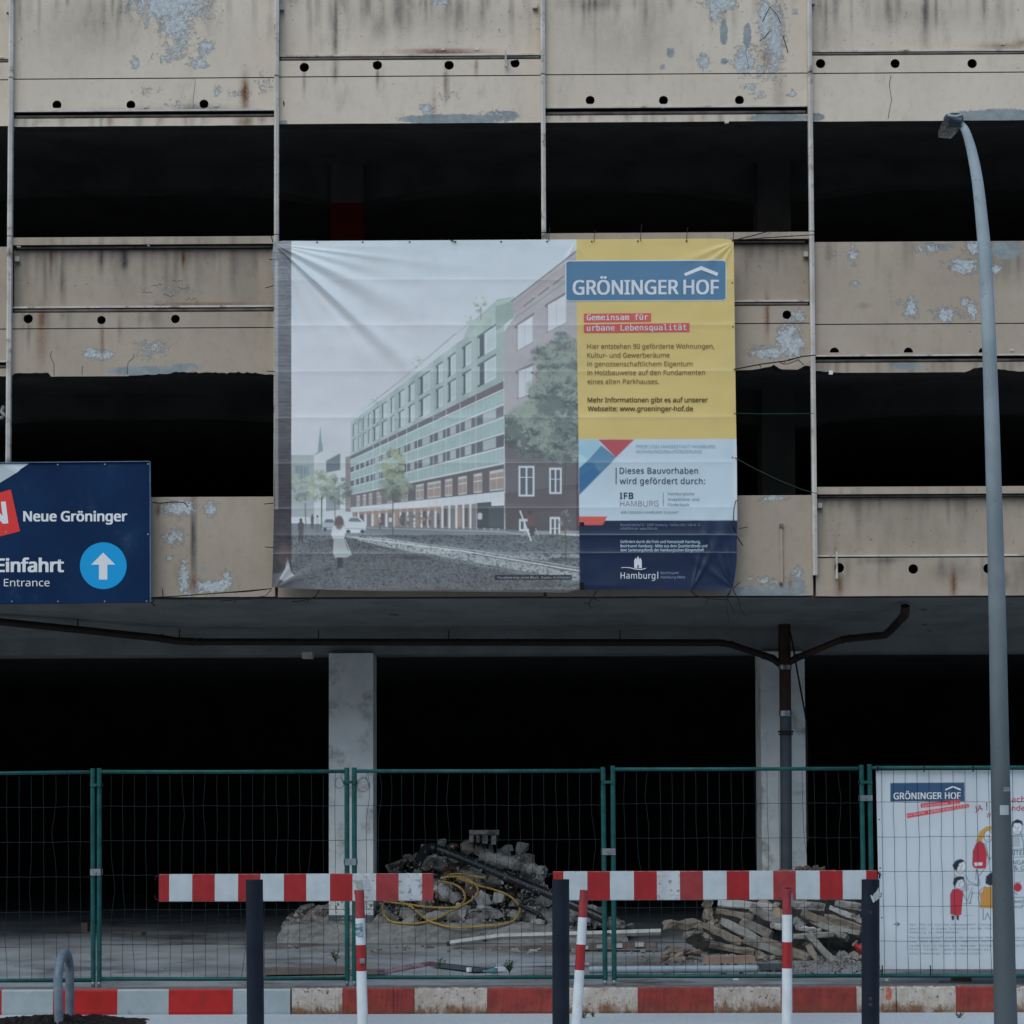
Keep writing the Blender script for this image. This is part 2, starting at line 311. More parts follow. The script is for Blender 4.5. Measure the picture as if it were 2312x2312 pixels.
# wear painted with measured places (photograph pixels) -> smooth fields on the panels
PEEL = [(384, 12, 78, 34, 1.0), (398, 55, 34, 34, .95), (408, 88, 17, 28, .9), (464, 106, 17, 15, 1), (447, 142, 18, 12, .95), (305, 142, 7, 14, .95), (391, 122, 34, 26, .6), (490, 205, 9, 9, .9),
        (540, 212, 26, 8, .6), (330, 205, 30, 10, .5), (400, 238, 40, 12, .45), (600, 195, 22, 16, .55), (993, 5, 18, 7, 1), (961, 246, 14, 12, .9), (1010, 215, 30, 12, .5), (1130, 255, 40, 9, .6), (1627, 8, 32, 18, 1), (1726, 46, 12, 48, 1.05),
        (1754, 80, 17, 75, .95), (1743, 135, 24, 40, .75), (1680, 137, 22, 26, 1), (1590, 140, 12, 16, 1), (1612, 30, 12, 20, .8), (1715, 160, 10, 12, .9), (1690, 195, 14, 8, .8), (1715, 215, 14, 10, .7), (1790, 212, 10, 8, .8), (1690, 105, 24, 8, .6),
        (215, 800, 30, 11, .85), (245, 800, 13, 9, 1), (203, 790, 8, 6, 1), (340, 790, 40, 24, .55), (1776, 765, 20, 30, 1.1), (1734, 796, 34, 11, 1.1), (1795, 780, 16, 26, 1.05), (1803, 716, 17, 13, .9), (1925, 575, 9, 16, 1),
        (1929, 639, 10, 6, .95), (2057, 695, 12, 22, .95), (2032, 680, 7, 8, .9), (2134, 710, 22, 16, .95), (2177, 682, 9, 9, .9), (2195, 700, 12, 20, .9), (2176, 604, 28, 13, 1), (2249, 608, 14, 11, 1), (2197, 559, 15, 16, 1), (2100, 562, 30, 10, .8), (1880, 575, 20, 10, .55),
        (2178, 590, 34, 5, .9), (405, 1148, 33, 15, 1.05), (477, 1149, 13, 15, 1), (391, 1212, 21, 17, .95), (417, 1310, 14, 42, .8), (480, 1325, 40, 13, 1), (513, 1312, 12, 20, 1), (381, 1262, 8, 6, .95), (418, 1268, 5, 5, .9),
        (1751, 1125, 24, 6, 1), (1800, 1296, 14, 14, .85), (1735, 1312, 34, 9, .8), (330, 555, 12, 6, .6), (430, 560, 16, 6, .9), (350, 560, 6, 6, .8), (380, 660, 70, 22, .42), (700, 560, 30, 10, .5)]
CEM = [(1020, 269, 112, 10, 1), (1135, 262, 44, 14, .8), (1634, 72, 9, 30, .9), (1687, 82, 9, 30, .9), (1514, 118, 11, 12, .8), (1497, 152, 8, 8, .8), (1760, 267, 60, 11, 1), (2260, 261, 90, 13, 1.05), (2180, 266, 40, 7, .9), (1842, 264, 18, 8, 1),
       (330, 838, 90, 12, .85), (420, 828, 50, 10, .7), (2273, 563, 32, 20, .95), (2120, 556, 50, 7, .75), (459, 1288, 6, 7, 1.1), (1727, 1336, 80, 13, 1), (1800, 1325, 22, 22, .8), (640, 277, 12, 6, .8), (2050, 828, 40, 9, .8), (1690, 1342, 40, 8, .8), (1634, 138, 10, 10, .7)]
RUST = [(553, 212, 6, 28, 1), (553, 275, 10, 10, .7), (248, 272, 5, 12, .6), (1000, 117, 64, 4, 1), (1075, 150, 3, 14, .6), (413, 582, 3, 16, 1), (114, 578, 2.5, 14, .6), (229, 762, 2.2, 34, .9), (94, 722, 6, 22, .95), (94, 770, 10, 40, .45), (470, 688, 80, 3, .7), (2265, 105, 45, 6, .5), (272, 735, 2, 22, .5),
        (1732, 712, 3.5, 32, .85), (1759, 205, 9, 36, .25), (1759, 60, 8, 60, .15), (1897, 1322, 4, 20, .9), (2153, 1317, 4.5, 22, .95), (1727, 130, 10, 20, .4), (356, 1153, 3, 9, 1), (437, 1315, 7, 12, .6), (980, 240, 4, 40, .3), (1785, 1317, 3, 10, .6), (640, 690, 10, 4, .5), (1010, 195, 3, 22, .45), (1560, 272, 3, 8, .5), (2310, 98, 10, 6, .6)]
DIRT = [(320, 640, 330, 60, .17), (1740, 620, 90, 60, .17), (2080, 1200, 240, 50, .22), (1740, 1200, 60, 60, .1), (470, 1230, 130, 90, .12), (205, 55, 62, 45, .45), (457, 247, 46, 7, .75), (120, 80, 60, 50, .2), (310, 249, 90, 5, .35), (1440, 80, 70, 50, .25), (1350, 8, 60, 14, .5), (1000, 40, 130, 30, .3), (859, 63, 18, 20, .5), (2060, 30, 140, 30, .25), (2090, 20, 8, 40, .6), (2250, 575, 40, 40, .5), (2150, 1292, 40, 18, .5), (2260, 1310, 26, 22, .7), (2180, 1200, 90, 40, .2), (2000, 1170, 120, 30, .25), (1995, 1265, 26, 6, .7), (280, 590, 9, 16, .7), (455, 590, 20, 60, .35), (550, 620, 30, 80, .32), (2300, 1300, 30, 40, .5), (1950, 690, 10, 4, .4), (400, 1290, 10, 20, .3), (1900, 90, 40, 60, .2)]
DRIPS = [(757, 62, 4, 62, .95), (757, 155, 4, 20, .8), (142, 620, 4, 50, .7), (102, 620, 4, 55, .5), (282, 575, 6, 22, .8), (228, 580, 5, 30, .8), (326, 590, 4, 40, .5), (687, 175, 2, 25, .6), (852, 172, 2, 18, .6), (1005, 190, 2.5, 26, .6), (1345, 60, 3, 70, .3), (1156, 40, 2.5, 40, .5), (700, 35, 4, 50, .4), (900, 20, 5, 30, .45), (2010, 40, 5, 40, .3), (437, 1205, 3.6, 82, .95), (64, 745, 3, 30, .45), (272, 745, 2, 20, .5), (1345, 60, 60, 60, .12)]
_r = np.random.default_rng(3)
for (xa, xb, yt, n) in ((30, 620, 560, 46), (625, 1222, -5, 50), (1660, 1838, 548, 14), (1830, 2330, -5, 30), (1850, 2330, 1120, 34), (1290, 1830, -5, 22), (30, 620, -5, 20), (30, 620, 264, 26), (1228, 1820, 259, 20), (1850, 2310, 814, 26), (30, 620, 706, 18), (1845, 2330, 1262, 22), (1845, 2320, 547, 16)):
    for i in range(n):
        L = _r.uniform(6, 46) if yt not in (264, 259, 814, 706) else _r.uniform(5, 22)
        DRIPS.append((_r.uniform(xa, xb), yt+L*.6, _r.uniform(1.6, 6.5), L, _r.uniform(.12, .5)))
def field(px, py, L, hard=False):
    out = np.zeros_like(px)
    for (x, y, rx, ry, a) in L:
        q = ((px-x)/(rx*1.45))**2+((py-y)/(ry*1.45))**2
        m = q < 6
        if m.any(): out[m] = np.maximum(out[m], a*np.exp(-q[m]*1.1))
    return out
def add_wear(me, V):
    px, py = projn(V)
    pe = field(px, py, PEEL); ce = field(px, py, CEM); ru = field(px, py, RUST)
    di = np.clip(field(px, py, DIRT)*.8+field(px, py, DRIPS), 0, 1)
    pe = pe+np.clip(fbm(px/46, py/30, 3, 5)-.60, 0, 1)*1.0*(fbm(px/160, py/120, 2, 9))
    A = np.stack([pe*.92, di, ru, np.ones_like(pe)], 1); B = np.stack([ce, ce*0, ce*0, np.ones_like(pe)], 1)
    for nm, arr in (('wear', A), ('wear2', B)):
        a = me.color_attributes.new(nm, 'FLOAT_COLOR', 'POINT'); a.data.foreach_set('color', arr.astype(np.float32).ravel())
def panel(name, x0, x1, z0, z1, y, thick, parent, holes=(), chips=None, mat=None, topn=0.0):
    """front sheet of a facade element on a fine grid, with real round drain holes and returns"""
    st = .026; nx = max(1, int(round((x1-x0)/st))); nz = max(1, int(round((z1-z0)/st)))
    xs = np.linspace(x0, x1, nx+1); zs = np.linspace(z0, z1, nz+1)
    XX, ZZ = np.meshgrid(xs, zs); V = np.stack([XX.ravel(), np.full(XX.size, y), ZZ.ravel()], 1)
    if chips is not None:
        up = np.minimum(chips(xs), (z1-z0)*.6)              # metres broken off the bottom edge
        t = (ZZ-z0)/(z1-z0); V[:, 2] = (z0+up[None, :]+t*(z1-z0-up[None, :])).ravel()
    idx = np.arange((nx+1)*(nz+1)).reshape(nz+1, nx+1); keep = np.ones((nz, nx), bool); V = list(map(tuple, V)); F = []; dk = []
    for (cx, cz, r, zc) in holes:
        i0 = max(1, int((cx-r-.008-x0)/(x1-x0)*nx)); i1 = min(nx-1, int((cx+r+.008-x0)/(x1-x0)*nx)+1)
        j0 = max(1, int((cz-r-.008-z0)/(z1-z0)*nz)); j1 = min(nz-1, int((cz+r+.008-z0)/(z1-z0)*nz)+1)
        if i1 <= i0 or j1 <= j0: continue
        keep[j0:j1, i0:i1] = False
        loop = [(j0, i) for i in range(i0, i1)]+[(j, i1) for j in range(j0, j1)]+[(j1, i) for i in range(i1, i0, -1)]+[(j, i0) for j in range(j1, j0, -1)]
        n = len(loop); base = len(V); zlo = max(zc, zs[j0]+.003)
        for dep in (0.0, .16):
            for (j, i) in loop:
                a = math.atan2(zs[j]-cz, xs[i]-cx); V.append((cx+r*math.cos(a), y+dep, max(zlo, cz+r*math.sin(a))))
        for q in range(n):
            q2 = (q+1) % n; F.append((int(idx[loop[q]]), int(idx[loop[q2]]), base+q2, base+q)); dk.append((base+q, base+q2, base+n+q2, base+n+q))
        dk.append(tuple(base+n+q for q in range(n)))
    jj, ii = np.nonzero(keep)
    F += [(int(idx[j, i]), int(idx[j, i+1]), int(idx[j+1, i+1]), int(idx[j+1, i])) for j, i in zip(jj, ii)]
    b = [int(q) for q in idx[0, :]]+[int(q) for q in idx[1:, -1]]+[int(q) for q in idx[-1, -2::-1]]+[int(q) for q in idx[-2:0:-1, 0]]
    o = len(V)
    for q in b: V.append((V[q][0], y+thick, V[q][2]))
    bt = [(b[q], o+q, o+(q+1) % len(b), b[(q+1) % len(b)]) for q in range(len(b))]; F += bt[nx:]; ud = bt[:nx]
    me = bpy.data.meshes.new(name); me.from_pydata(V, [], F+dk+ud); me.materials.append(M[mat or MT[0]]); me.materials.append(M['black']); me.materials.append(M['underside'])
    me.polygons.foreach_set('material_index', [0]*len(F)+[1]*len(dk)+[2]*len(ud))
    add_wear(me, np.array(V)); return link(name, me, parent)
def hl(pts, clip=None):
    out = []
    for (x, y, r) in pts:
        p = P(x, y, 0); out.append((p.x, p.z, r/sc(0), P(x, clip, 0).z if clip else -99))
    return out
GAR = empty('parking_garage', (0, 5, 0.2), 'derelict multi-storey car park with peeling beige parapets and dark open decks', 'building')
ZB = {'A': zz(277), 'B': zz(842), 'C': 3.507}
MT = ['paint_light']
def bay(k, typ, y, holes=(), chips=None, px=None):
    """y: dict of photograph rows read at column px"""
    px = px if px is not None else 1156
    z = {n: P(px, v, 0).z for n, v in y.items()}; x0, x1 = mx(k)+.014, mx(k+1)-.014
    if typ == 'P':
        top = panel('parapet_panel', x0, x1, z['led1'] if 'led1' in z else z['bot'], z['top'] if 'seam' not in z else z['seam']-.005, 0, .16, GAR, holes if 'led1' in z else (), chips if 'led1' not in z else None)
        if 'seam' in z:
            panel('parapet_panel', x0, x1, z['seam']+.005, z['top'], 0, .16, GAR)
            MB().box(x0, x1, .010, .05, z['seam']-.006, z['seam']+.006).build('joint_filler', M['ledge'], top)
        if 'led1' in z:
            MB().box(x0+.01, x1-.01, .075, .11, z['led2']-.002, z['led1']-.0).build('drip_recess', M['ledge'], top)
            b = MB(); b.bevbox(x0+.02, x1-.02, .012, .07, z['led2']+.004, z['led2']+(z['led1']-z['led2'])*.55, .008); b.build('metal_rail', M['ledge'], top)
            panel('lintel_panel', x0, x1, z['bot'], z['led2']-.004, .018, .142, GAR, (), chips)
            MB().box(x0+.002, x1-.002, -.014, .02, z['led1']+.0, z['led1']+.014).build('drip_edge', M['trim'], top)
    else:
        low = panel('lintel_panel', x0, x1, z['bot'], (z['seam']-.005) if 'seam' in z else z['led2'], 0, .16, GAR, holes if 'seam' not in z else [h for h in holes if h[1] < z['seam']], chips)
        if 'seam' in z:
            low = panel('lintel_panel', x0, x1, z['seam']+.005, z['led2'], 0, .16, GAR, [h for h in holes if h[1] > z['seam']])
            MB().box(x0, x1, .010, .05, z['seam']-.006, z['seam']+.006).build('joint_filler', M['ledge'], low)
        rec = panel('recessed_panel', x0, x1, z['led1']+.016, z['gap'], .07, .09, GAR)
        MB().box(x0+.01, x1-.01, .06, .10, z['led2'], z['led1']).build('drip_recess', M['ledge'], rec)
        MB().box(x0+.004, x1-.004, .022, .09, z['led1'], z['led1']+.016).build('drip_edge', M['trim'], rec)
        if z['led1']-z['led2'] > .03:
            b = MB(); b.bevbox(x0+.02, x1-.02, .0, .055, z['led2']+.007, z['led2']+(z['led1']-z['led2'])*.62, .008); b.build('metal_rail', M['ledge'], rec)
        if 'cap1' in z:
            cp = panel('cap_rail', x0, x1, z['cap2'], z['cap1'], -.02, .18, GAR)
            MB().box(x0+.005, x1-.005, .06, .15, z['gap']-.001, z['cap2']-.001).build('shadow_gap', M['black'], cp)
            b = MB(); b.bevbox(x0+.04, x1-.04, .01, .045, z['gap']+.004, z['gap']+.018, .004); b.build('metal_rail', M['ledge'], cp)
# row A
holesA0 = hl([(128.5, 237, 10.5), (295.5, 237, 10.3), (460.5, 235, 10.5)], 244)
holesA2 = hl([(1332.4, 226.5, 10.4), (1498, 226.5, 10.5), (1669.6, 226, 10.4)], 235)
holesA1 = hl([(687, 152, 10.8), (852, 147, 10.8), (1014, 147, 10.8), (1163, 142.6, 10.5), (633, 235, 10)])
holesA3 = hl([(1852.7, 143.5, 10.8), (2021, 143.5, 10.6), (2195, 143.5, 10.8)])
def c0(xs): return .004*fbm(xs*5, xs*0+3, 3)
for k, typ, yy, hh in ((-3, 'R', None, ()), (-2, 'P', None, ()), (-1, 'R', dict(top=-20, seam=180, led1=131, led2=141, gap=-20, bot=285), ()), (0, 'P', dict(top=-30, seam=177, led1=252, led2=264, bot=283.5), holesA0),
                       (1, 'R', dict(seam=172, led1=124, led2=135.5, gap=-30, bot=279), holesA1), (2, 'P', dict(top=-30, seam=167, led1=243.5, led2=257, bot=274), holesA2),
                       (3, 'R', dict(seam=164, led1=113.5, led2=124, gap=-30, bot=273), holesA3), (4, 'P', None, ()), (5, 'R', None, ())):
    if yy is None: yy = dict(top=-30, seam=168, led1=245, led2=257, bot=276) if typ == 'P' else dict(seam=168, led1=118, led2=129, gap=-30, bot=276)
    bay(k, typ, yy, hh, c0, px=min(max(320+600*k, 20), 2290) if k in (-1, 0, 1, 2, 3) else 1156)
# row B
MT[0] = 'paint'
def chipB0(xs):
    px, _ = projn(np.stack([xs, xs*0, xs*0+5.7], 1)); n = fbm(px/9, px*0, 4, 3)
    a = np.where((px > 28) & (px < 112), 7+3*n, 0)+np.where((px > 290) & (px < 622), np.interp(px, [290, 330, 385, 395, 460, 540, 590, 622], [1, 3, 5, 9, 7, 8, 4, 1])*(.45+n), 0)
    return a/sc(0)
def chipB2(xs):
    px, _ = projn(np.stack([xs, xs*0, xs*0+5.7], 1)); n = fbm(px/10, px*0, 4, 8)
    return (np.interp(px, [1655, 1700, 1735, 1745, 1762, 1800, 1815, 1840], [0, 1, 9, 13, 2, 1, 10, 8])*(.4+.9*n))/sc(0)
def chipB3(xs):
    px, _ = projn(np.stack([xs, xs*0, xs*0+5.7], 1)); n = fbm(px/10, px*0, 4, 12)
    return (np.interp(px, [1840, 1850, 1880, 1910, 2180, 2195, 2220, 2250, 2300], [7, 6, 1, 0, 0, 8, 11, 8, 1])*(.4+.9*n))/sc(0)
hB0 = hl([(63.6, 719.7, 10.7), (229, 722.6, 9.8), (396, 720, 10)]); hB2 = hl([(1776.6, 710.7, 10)]); hB3 = hl([(1884, 795, 10.5), (2051, 795, 10.5), (2220, 795, 10.5)], 796)
for k, typ, yy, hh, ch in ((-3, 'P', None, (), c0), (-2, 'R', None, (), c0), (-1, 'P', dict(top=557, seam=743, led1=818, led2=830, bot=849), (), c0), (0, 'R', dict(cap1=536, cap2=553, gap=559, led1=693, led2=705, seam=741, bot=849), hB0, chipB0),
                           (1, 'P', dict(top=548, seam=736, led1=808, led2=820, bot=843), (), c0), (2, 'R', dict(cap1=526.5, cap2=542, gap=548, led1=681, led2=692, seam=731.5, bot=837), hB2, chipB2),
                           (3, 'P', dict(top=545, seam=731, led1=804, led2=816, bot=839.5), hB3, chipB3), (4, 'R', None, (), c0), (5, 'P', None, (), c0)):
    if yy is None: yy = dict(top=546, seam=733, led1=808, led2=820, bot=842) if typ == 'P' else dict(cap1=528, cap2=545, gap=551, led1=684, led2=695, seam=733, bot=842)
    bay(k, typ, yy, hh, ch, px=min(max(320+600*k, 20), 2290) if k in (-1, 0, 1, 2, 3) else 1156)
# row C
hC3 = hl([(1894.8, 1282, 11), (2062, 1284.7, 11), (2231, 1283.6, 11)])
for k, typ, yy, hh in ((-3, 'R', None, ()), (-2, 'P', None, ()), (-1, 'P', dict(top=1124, bot=1350), ()), (0, 'P', dict(top=1122.6, bot=1349), ()), (1, 'P', dict(top=1121, bot=1348), ()), (2, 'P', dict(top=1119.4, bot=1346.5), ()),
                       (3, 'R', dict(cap1=1099, cap2=1115.5, gap=1121, led1=1255, led2=1259, bot=1345.5), hC3), (4, 'P', None, ()), (5, 'R', None, ())):
    if yy is None: yy = dict(top=1120, bot=1347) if typ == 'P' else dict(cap1=1100, cap2=1116, gap=1121, led1=1255, led2=1259, bot=1347)
    bay(k, typ, yy, hh, c0, px=min(max(320+600*k, 20), 2290) if k in (0, 1, 2, 3) else 1156)
# crown row far above the frame
for k in range(-3, 6):
    MB().box(mx(k)+.014, mx(k+1)-.014, 0, .16, 10.35, 11.5).build('parapet_panel', M['paint'], GAR)
MB().box(mx(-3)-.2, mx(6)+.2, -.02, 14, 11.5, 11.75).build('roof_slab', M['trim'], GAR)
# slender flat bars in front of the joints
zA, zBk = zz(176, 600), zz(530)
for k in range(-3, 7):
    x = mx(k); w = .0205
    for (a, b) in ((zA+.008, 11.5), (zBk+.005, zA-.008), (zz(1042) if k < 1 else (zz(1303) if k == 3 else (zz(1120))), zBk-.005)):
        MB().bevbox(-.5, .5, 0, 1, 0, 1, .1) if False else None
        b_ = MB(); pr = [(x-w, -.055), (x-w*.2, -.066), (x+w, -.055), (x+w, -.003), (x-w, -.003)]
        n = len(pr); b_.add([(q[0], q[1], a) for q in pr]+[(q[0], q[1], b) for q in pr], [tuple(range(n-1, -1, -1)), tuple(range(n, 2*n))]+[(i, (i+1) % n, n+(i+1) % n, n+i) for i in range(n)])
        b_.build('facade_bar', M['trim'], GAR)
# decks, ceilings, back and side walls
CY = 2.3
for (zc, zf) in ((zz(373, 1156, CY+.1), zz(373, 1156, CY+.1)+.26), (zz(886, 1156, CY+.1), zz(886, 1156, CY+.1)+.26)):
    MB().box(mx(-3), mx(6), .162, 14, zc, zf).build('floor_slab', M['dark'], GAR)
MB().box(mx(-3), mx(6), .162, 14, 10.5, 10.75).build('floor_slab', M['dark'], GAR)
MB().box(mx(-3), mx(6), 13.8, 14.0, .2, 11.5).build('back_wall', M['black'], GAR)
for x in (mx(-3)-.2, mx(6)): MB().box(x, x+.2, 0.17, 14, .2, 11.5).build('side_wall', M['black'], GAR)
# soffit over the pavement: slopes down a little towards the beam, haunches left and right
zs0, zs1, zb = 3.507, zz(1425, 1156, CY), zz(1475, 1156, CY+.1)
b = MB(); x0, x1 = mx(-3), mx(6)
b.add([(x0, .162, zs0), (x1, .162, zs0), (x1, CY+.1, zs1), (x0, CY+.1, zs1), (x0, .162, zs0+.3), (x1, .162, zs0+.3), (x1, CY+.1, zs0+.3), (x0, CY+.1, zs0+.3)],
      [(0, 1, 2, 3), (7, 6, 5, 4), (0, 4, 5, 1), (1, 5, 6, 2), (2, 6, 7, 3), (3, 7, 4, 0)]); b.build('cantilever_soffit', M['soffit'], GAR)
MB().box(x0, x1, CY+.1, 14, zs0+.0, zs0+.3).build('floor_slab', M['dark'], GAR)
MB().box(x0, x1, CY+.1, CY+.55, zb, zs0).build('edge_beam', M['soffit'], GAR)
zl = zz(1440, 1156, CY+.1)
def sof(y): return zs0+(zs1-zs0)*(y-.162)/(CY+.1-.162)
for s in (-1, 1):    # sloping haunches: crease runs diagonally out to the facade
    xa = P(440, 1418, CY).x if s < 0 else P(1830, 1420, CY).x; xb = P(0, 1368, .75).x if s < 0 else P(2060, 1362, .6).x; xe = x0 if s < 0 else x1
    Yf = CY+.098; vs_ = [(xa, Yf, sof(Yf)-.002), (xb, .75, sof(.75)-.001), (xe, .75, sof(.75)-.001), (xe, Yf, zl), (xb, Yf, zl)]
    b = MB(); b.add(vs_+[(v[0], v[1], zs0+.05) for v in vs_], [(0, 1, 4), (1, 2, 3, 4), (5, 9, 6), (6, 9, 8, 7)]+[(i, (i+1) % 5, (i+1) % 5+5, i+5) for i in range(5)])
    b.build('haunch', M['soffit'], GAR)
# columns
def col_x(px): return P(px, 1900, CY).x
C1, C2 = col_x(792.5), col_x(1770.5); CS = C2-C1; cw = 50/sc(CY)
for i, xc in enumerate((C1-CS, C1, C2, C2+CS)):
    zt = .43
    c = MB().box(xc-cw, xc+cw, CY, CY+.48, zz(2065, 1156, CY), zb if True else 0).build('column', M['column'], GAR)
    MB().box(xc-cw-.004, xc+cw+.004, CY-.004, CY+.484, .2, zz(2065, 1156, CY)-.001).build('column_base', M['column_base'], c)
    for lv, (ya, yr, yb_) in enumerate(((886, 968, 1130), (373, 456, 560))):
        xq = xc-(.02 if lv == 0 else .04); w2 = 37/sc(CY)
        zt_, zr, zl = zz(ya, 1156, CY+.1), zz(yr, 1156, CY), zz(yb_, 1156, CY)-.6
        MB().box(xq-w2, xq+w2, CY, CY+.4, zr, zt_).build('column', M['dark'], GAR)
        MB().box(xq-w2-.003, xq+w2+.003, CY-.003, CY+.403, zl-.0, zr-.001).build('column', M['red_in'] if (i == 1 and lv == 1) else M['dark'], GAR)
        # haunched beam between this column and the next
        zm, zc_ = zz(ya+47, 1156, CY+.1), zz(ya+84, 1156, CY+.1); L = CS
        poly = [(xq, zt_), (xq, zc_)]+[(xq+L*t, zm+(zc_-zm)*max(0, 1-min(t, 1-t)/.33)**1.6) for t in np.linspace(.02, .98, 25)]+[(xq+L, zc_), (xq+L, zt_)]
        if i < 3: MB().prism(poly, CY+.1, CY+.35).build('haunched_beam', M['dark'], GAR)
# red scribbles sprayed on the first column
for (cx_, cy_, rx, ry) in ((766, 1768, 10, 12), (820, 1772, 13, 16)):
    pts = [P(cx_+rx*math.cos(a)*(1+.12*math.sin(3*a)), cy_+ry*math.sin(a), CY-.004) for a in np.linspace(.3, 6.6, 22)]
    pts += [P(cx_+rx*1.1-8+i*5, cy_-ry-4-(i % 2)*9, CY-.004) for i in range(4)]
    MB().tube(pts, .0022, 4).build('red_scribble', mat_simple('red_marker', (.30, .12, .10), None, 5, .8, 0), [o for o in GAR.children if o.name.startswith('column')][0] if False else GAR)
# little fittings on the facade
def fit(px, py, w, h, m='trim', name='bracket', y=-.03, d=.03):
    p = P(px, py, y); s = sc(y); return MB().box(p.x-w/2/s, p.x+w/2/s, y, y+d, p.z-h/2/s, p.z+h/2/s).build(name, M[m], GAR)
for (x, y) in ((20, 22), (635, 16), (1208, 12), (1834, 3), (38, 584), (1820, 573), (1851, 1141)):
    fit(x, y, 10, 11, 'trim', 'bracket', .035); fit(x, y+6.5, 12, 2.4, 'ledge', 'bracket', .025)
fit(1142, 131, 4, 36, 'white_plastic', 'pipe_stub', -.05); fit(1142, 147, 6, 6, 'white_plastic', 'pipe_stub', -.06)
fit(1889.5, 1276, 4, 61, 'trim', 'pipe_stub', -.05); fit(1764.5, 1250, 5, 134, 'paint', 'cable_duct', -.02, .025); fit(1764.5, 1187, 8, 9, 'ledge', 'bracket', -.03); fit(1764, 1317, 7, 5, 'ledge', 'bracket', -.03)
fit(1795, 25, 13, 13, 'white_plastic', 'paper_sticker', -.003, .003); fit(1876, 841, 9, 9, 'bright', 'white_tag', -.02, .01); fit(1641, 274, 9, 7, 'trim', 'bracket', -.02)
fit(335, 553.5, 5, 3, 'bright', 'bracket', -.01); fit(42, 556, 8, 3, 'bright', 'bracket', -.01); fit(305+24, 241, 11, 5, 'trim', 'bracket', -.008, .01); fit(488, 238, 11, 5, 'trim', 'bracket', -.008, .01)
for (x, y) in ((1497, 241), (1000, 110), (1077, 110), (2264, 98), (2285, 790)): fit(x, y, 9, 6, 'trim', 'bracket', -.008 if y > 200 else .06, .01)
def crack(pts, name='crack', w=.0022):
    MB().tube([P(x, y, -.0012) for x, y in pts], w, 4).build(name, M['black'], GAR)
crack([(2012, 170), (2008, 190), (2011, 212), (2013, 226), (2009, 245), (2005, 268)]); crack([(440, 178), (441, 186), (436, 225), (437, 243)], w=.0015); crack([(122, 848), (122, 822), (113, 803), (117, 793)]); crack([(287, 845), (289, 818), (301, 808), (303, 798)])
crack([(185, 846), (186, 826)]); crack([(345, 1134), (360, 1136), (395, 1133), (415, 1134), (425, 1145)], w=.004); crack([(1768, 815), (1776, 822), (1803, 812), (1815, 824)], w=.003)
crack([(1722, 48), (1738, 15), (1755, 34), (1762, 52)], w=.0035); crack([(1768, 80), (1775, 105), (1779, 118)], w=.004); crack([(1690, 155), (1688, 137), (1684, 120)], w=.002); crack([(1715, 92), (1726, 85), (1738, 70)], w=.003)
for (x, y) in ((350, 690), (320, 662), (368, 668), (402, 650), (420, 676), (388, 635), (341, 645)):
    pts = [(x+i*6, y+random.uniform(-3.5, 3.5)) for i in range(5)]; crack(pts, w=.0022)
o = MB().box(*(lambda p: (p.x-.05, p.x+.05, CY-.5, CY-.35, p.z-.03, p.z+.03))(P(693, 1479, CY-.5))).build('ceiling_lamp', M['trim'], GAR)
# ================================================================== drain pipes under the soffit
PY = 1.95
def pp(pts): return [P(q[0], q[1], q[2] if len(q) > 2 else PY) for q in pts]
DP = empty('drain_pipe', tuple(P(1772, 2110, PY)), 'dark drain pipes under the soffit meeting in one downpipe at the right column', 'pipe')
def pipe(pts, r, m): return MB().tube(pp(pts), r/sc(PY), 14).build('pipe_section', M[m], DP, smooth=True, auto=True)
pipe([(-400, 1365, .6), (0, 1404, .9), (200, 1424, 1.4), (362, 1441, 1.8)], 8.2, 'iron'); pipe([(440, 1449), (1000, 1450), (1625, 1451)], 8.0, 'iron'); pipe([(362, 1441, 1.8), (400, 1447, 1.9), (440, 1449)], 8.6, 'iron')
pipe([(1625, 1451), (1650, 1455), (1722, 1479)], 7.5, 'iron'); pipe([(1722, 1479), (1745, 1487), (1762, 1500)], 8.2, 'iron')
pipe([(1781, 1496), (1800, 1485, 1.9), (1830, 1473, 1.8)], 8.0, 'iron'); pipe([(1830, 1473, 1.8), (1890, 1448, 1.55), (1905, 1443, 1.5)], 7.5, 'iron_red'); pipe([(1905, 1443, 1.5), (1975, 1436, 1.1), (1998, 1434, 1.0)], 7.8, 'iron')
pipe([(1998, 1434, 1.0), (2012, 1422, .85), (2036, 1396, .6)], 8.5, 'iron'); pipe([(2036, 1396, .6), (2043, 1388, .5), (2044, 1368, .45)], 9.5, 'iron_red')
pipe([(1771, 1408), (1771, 1460), (1772, 1506)], 14, 'iron'); pipe([(1772.5, 1506), (1773, 1606)], 13.2, 'iron_red'); pipe([(1774, 1618), (1776, 2125)], 13.2, 'iron_grey')
def band(x, y, w, h, m='galv', par=DP):
    p = P(x, y, PY); s = sc(PY); MB().tube([p+Vector((0, 0, -h/2/s)), p+Vector((0, 0, h/2/s))], w/2/s, 16).build('clamp', M[m], par, smooth=True, auto=True)
band(1772.5, 1507, 30, 10); band(1773, 1611, 30, 12); band(1774, 1652, 35, 4, 'iron'); band(1774, 1658, 33, 3, 'iron')
for (x, y) in ((1770, 1460), (1762, 1462), (1779, 1462)): band(x, y, 5, 10)
def ring(x, y, ang, r, w=9, m='galv'):
    p = P(x, y, float(np.interp(x, [0, 200, 362, 440, 1781, 1830, 1905, 1998, 2036], [.9, 1.4, 1.8, PY, PY, 1.8, 1.5, 1.0, .6]))); s = sc(PY); d = Vector((math.cos(ang), 0, math.sin(ang)))*w/2/s
    MB().tube([p-d, p+d], r/s, 14).build('clamp', M[m], DP, smooth=True, auto=True)
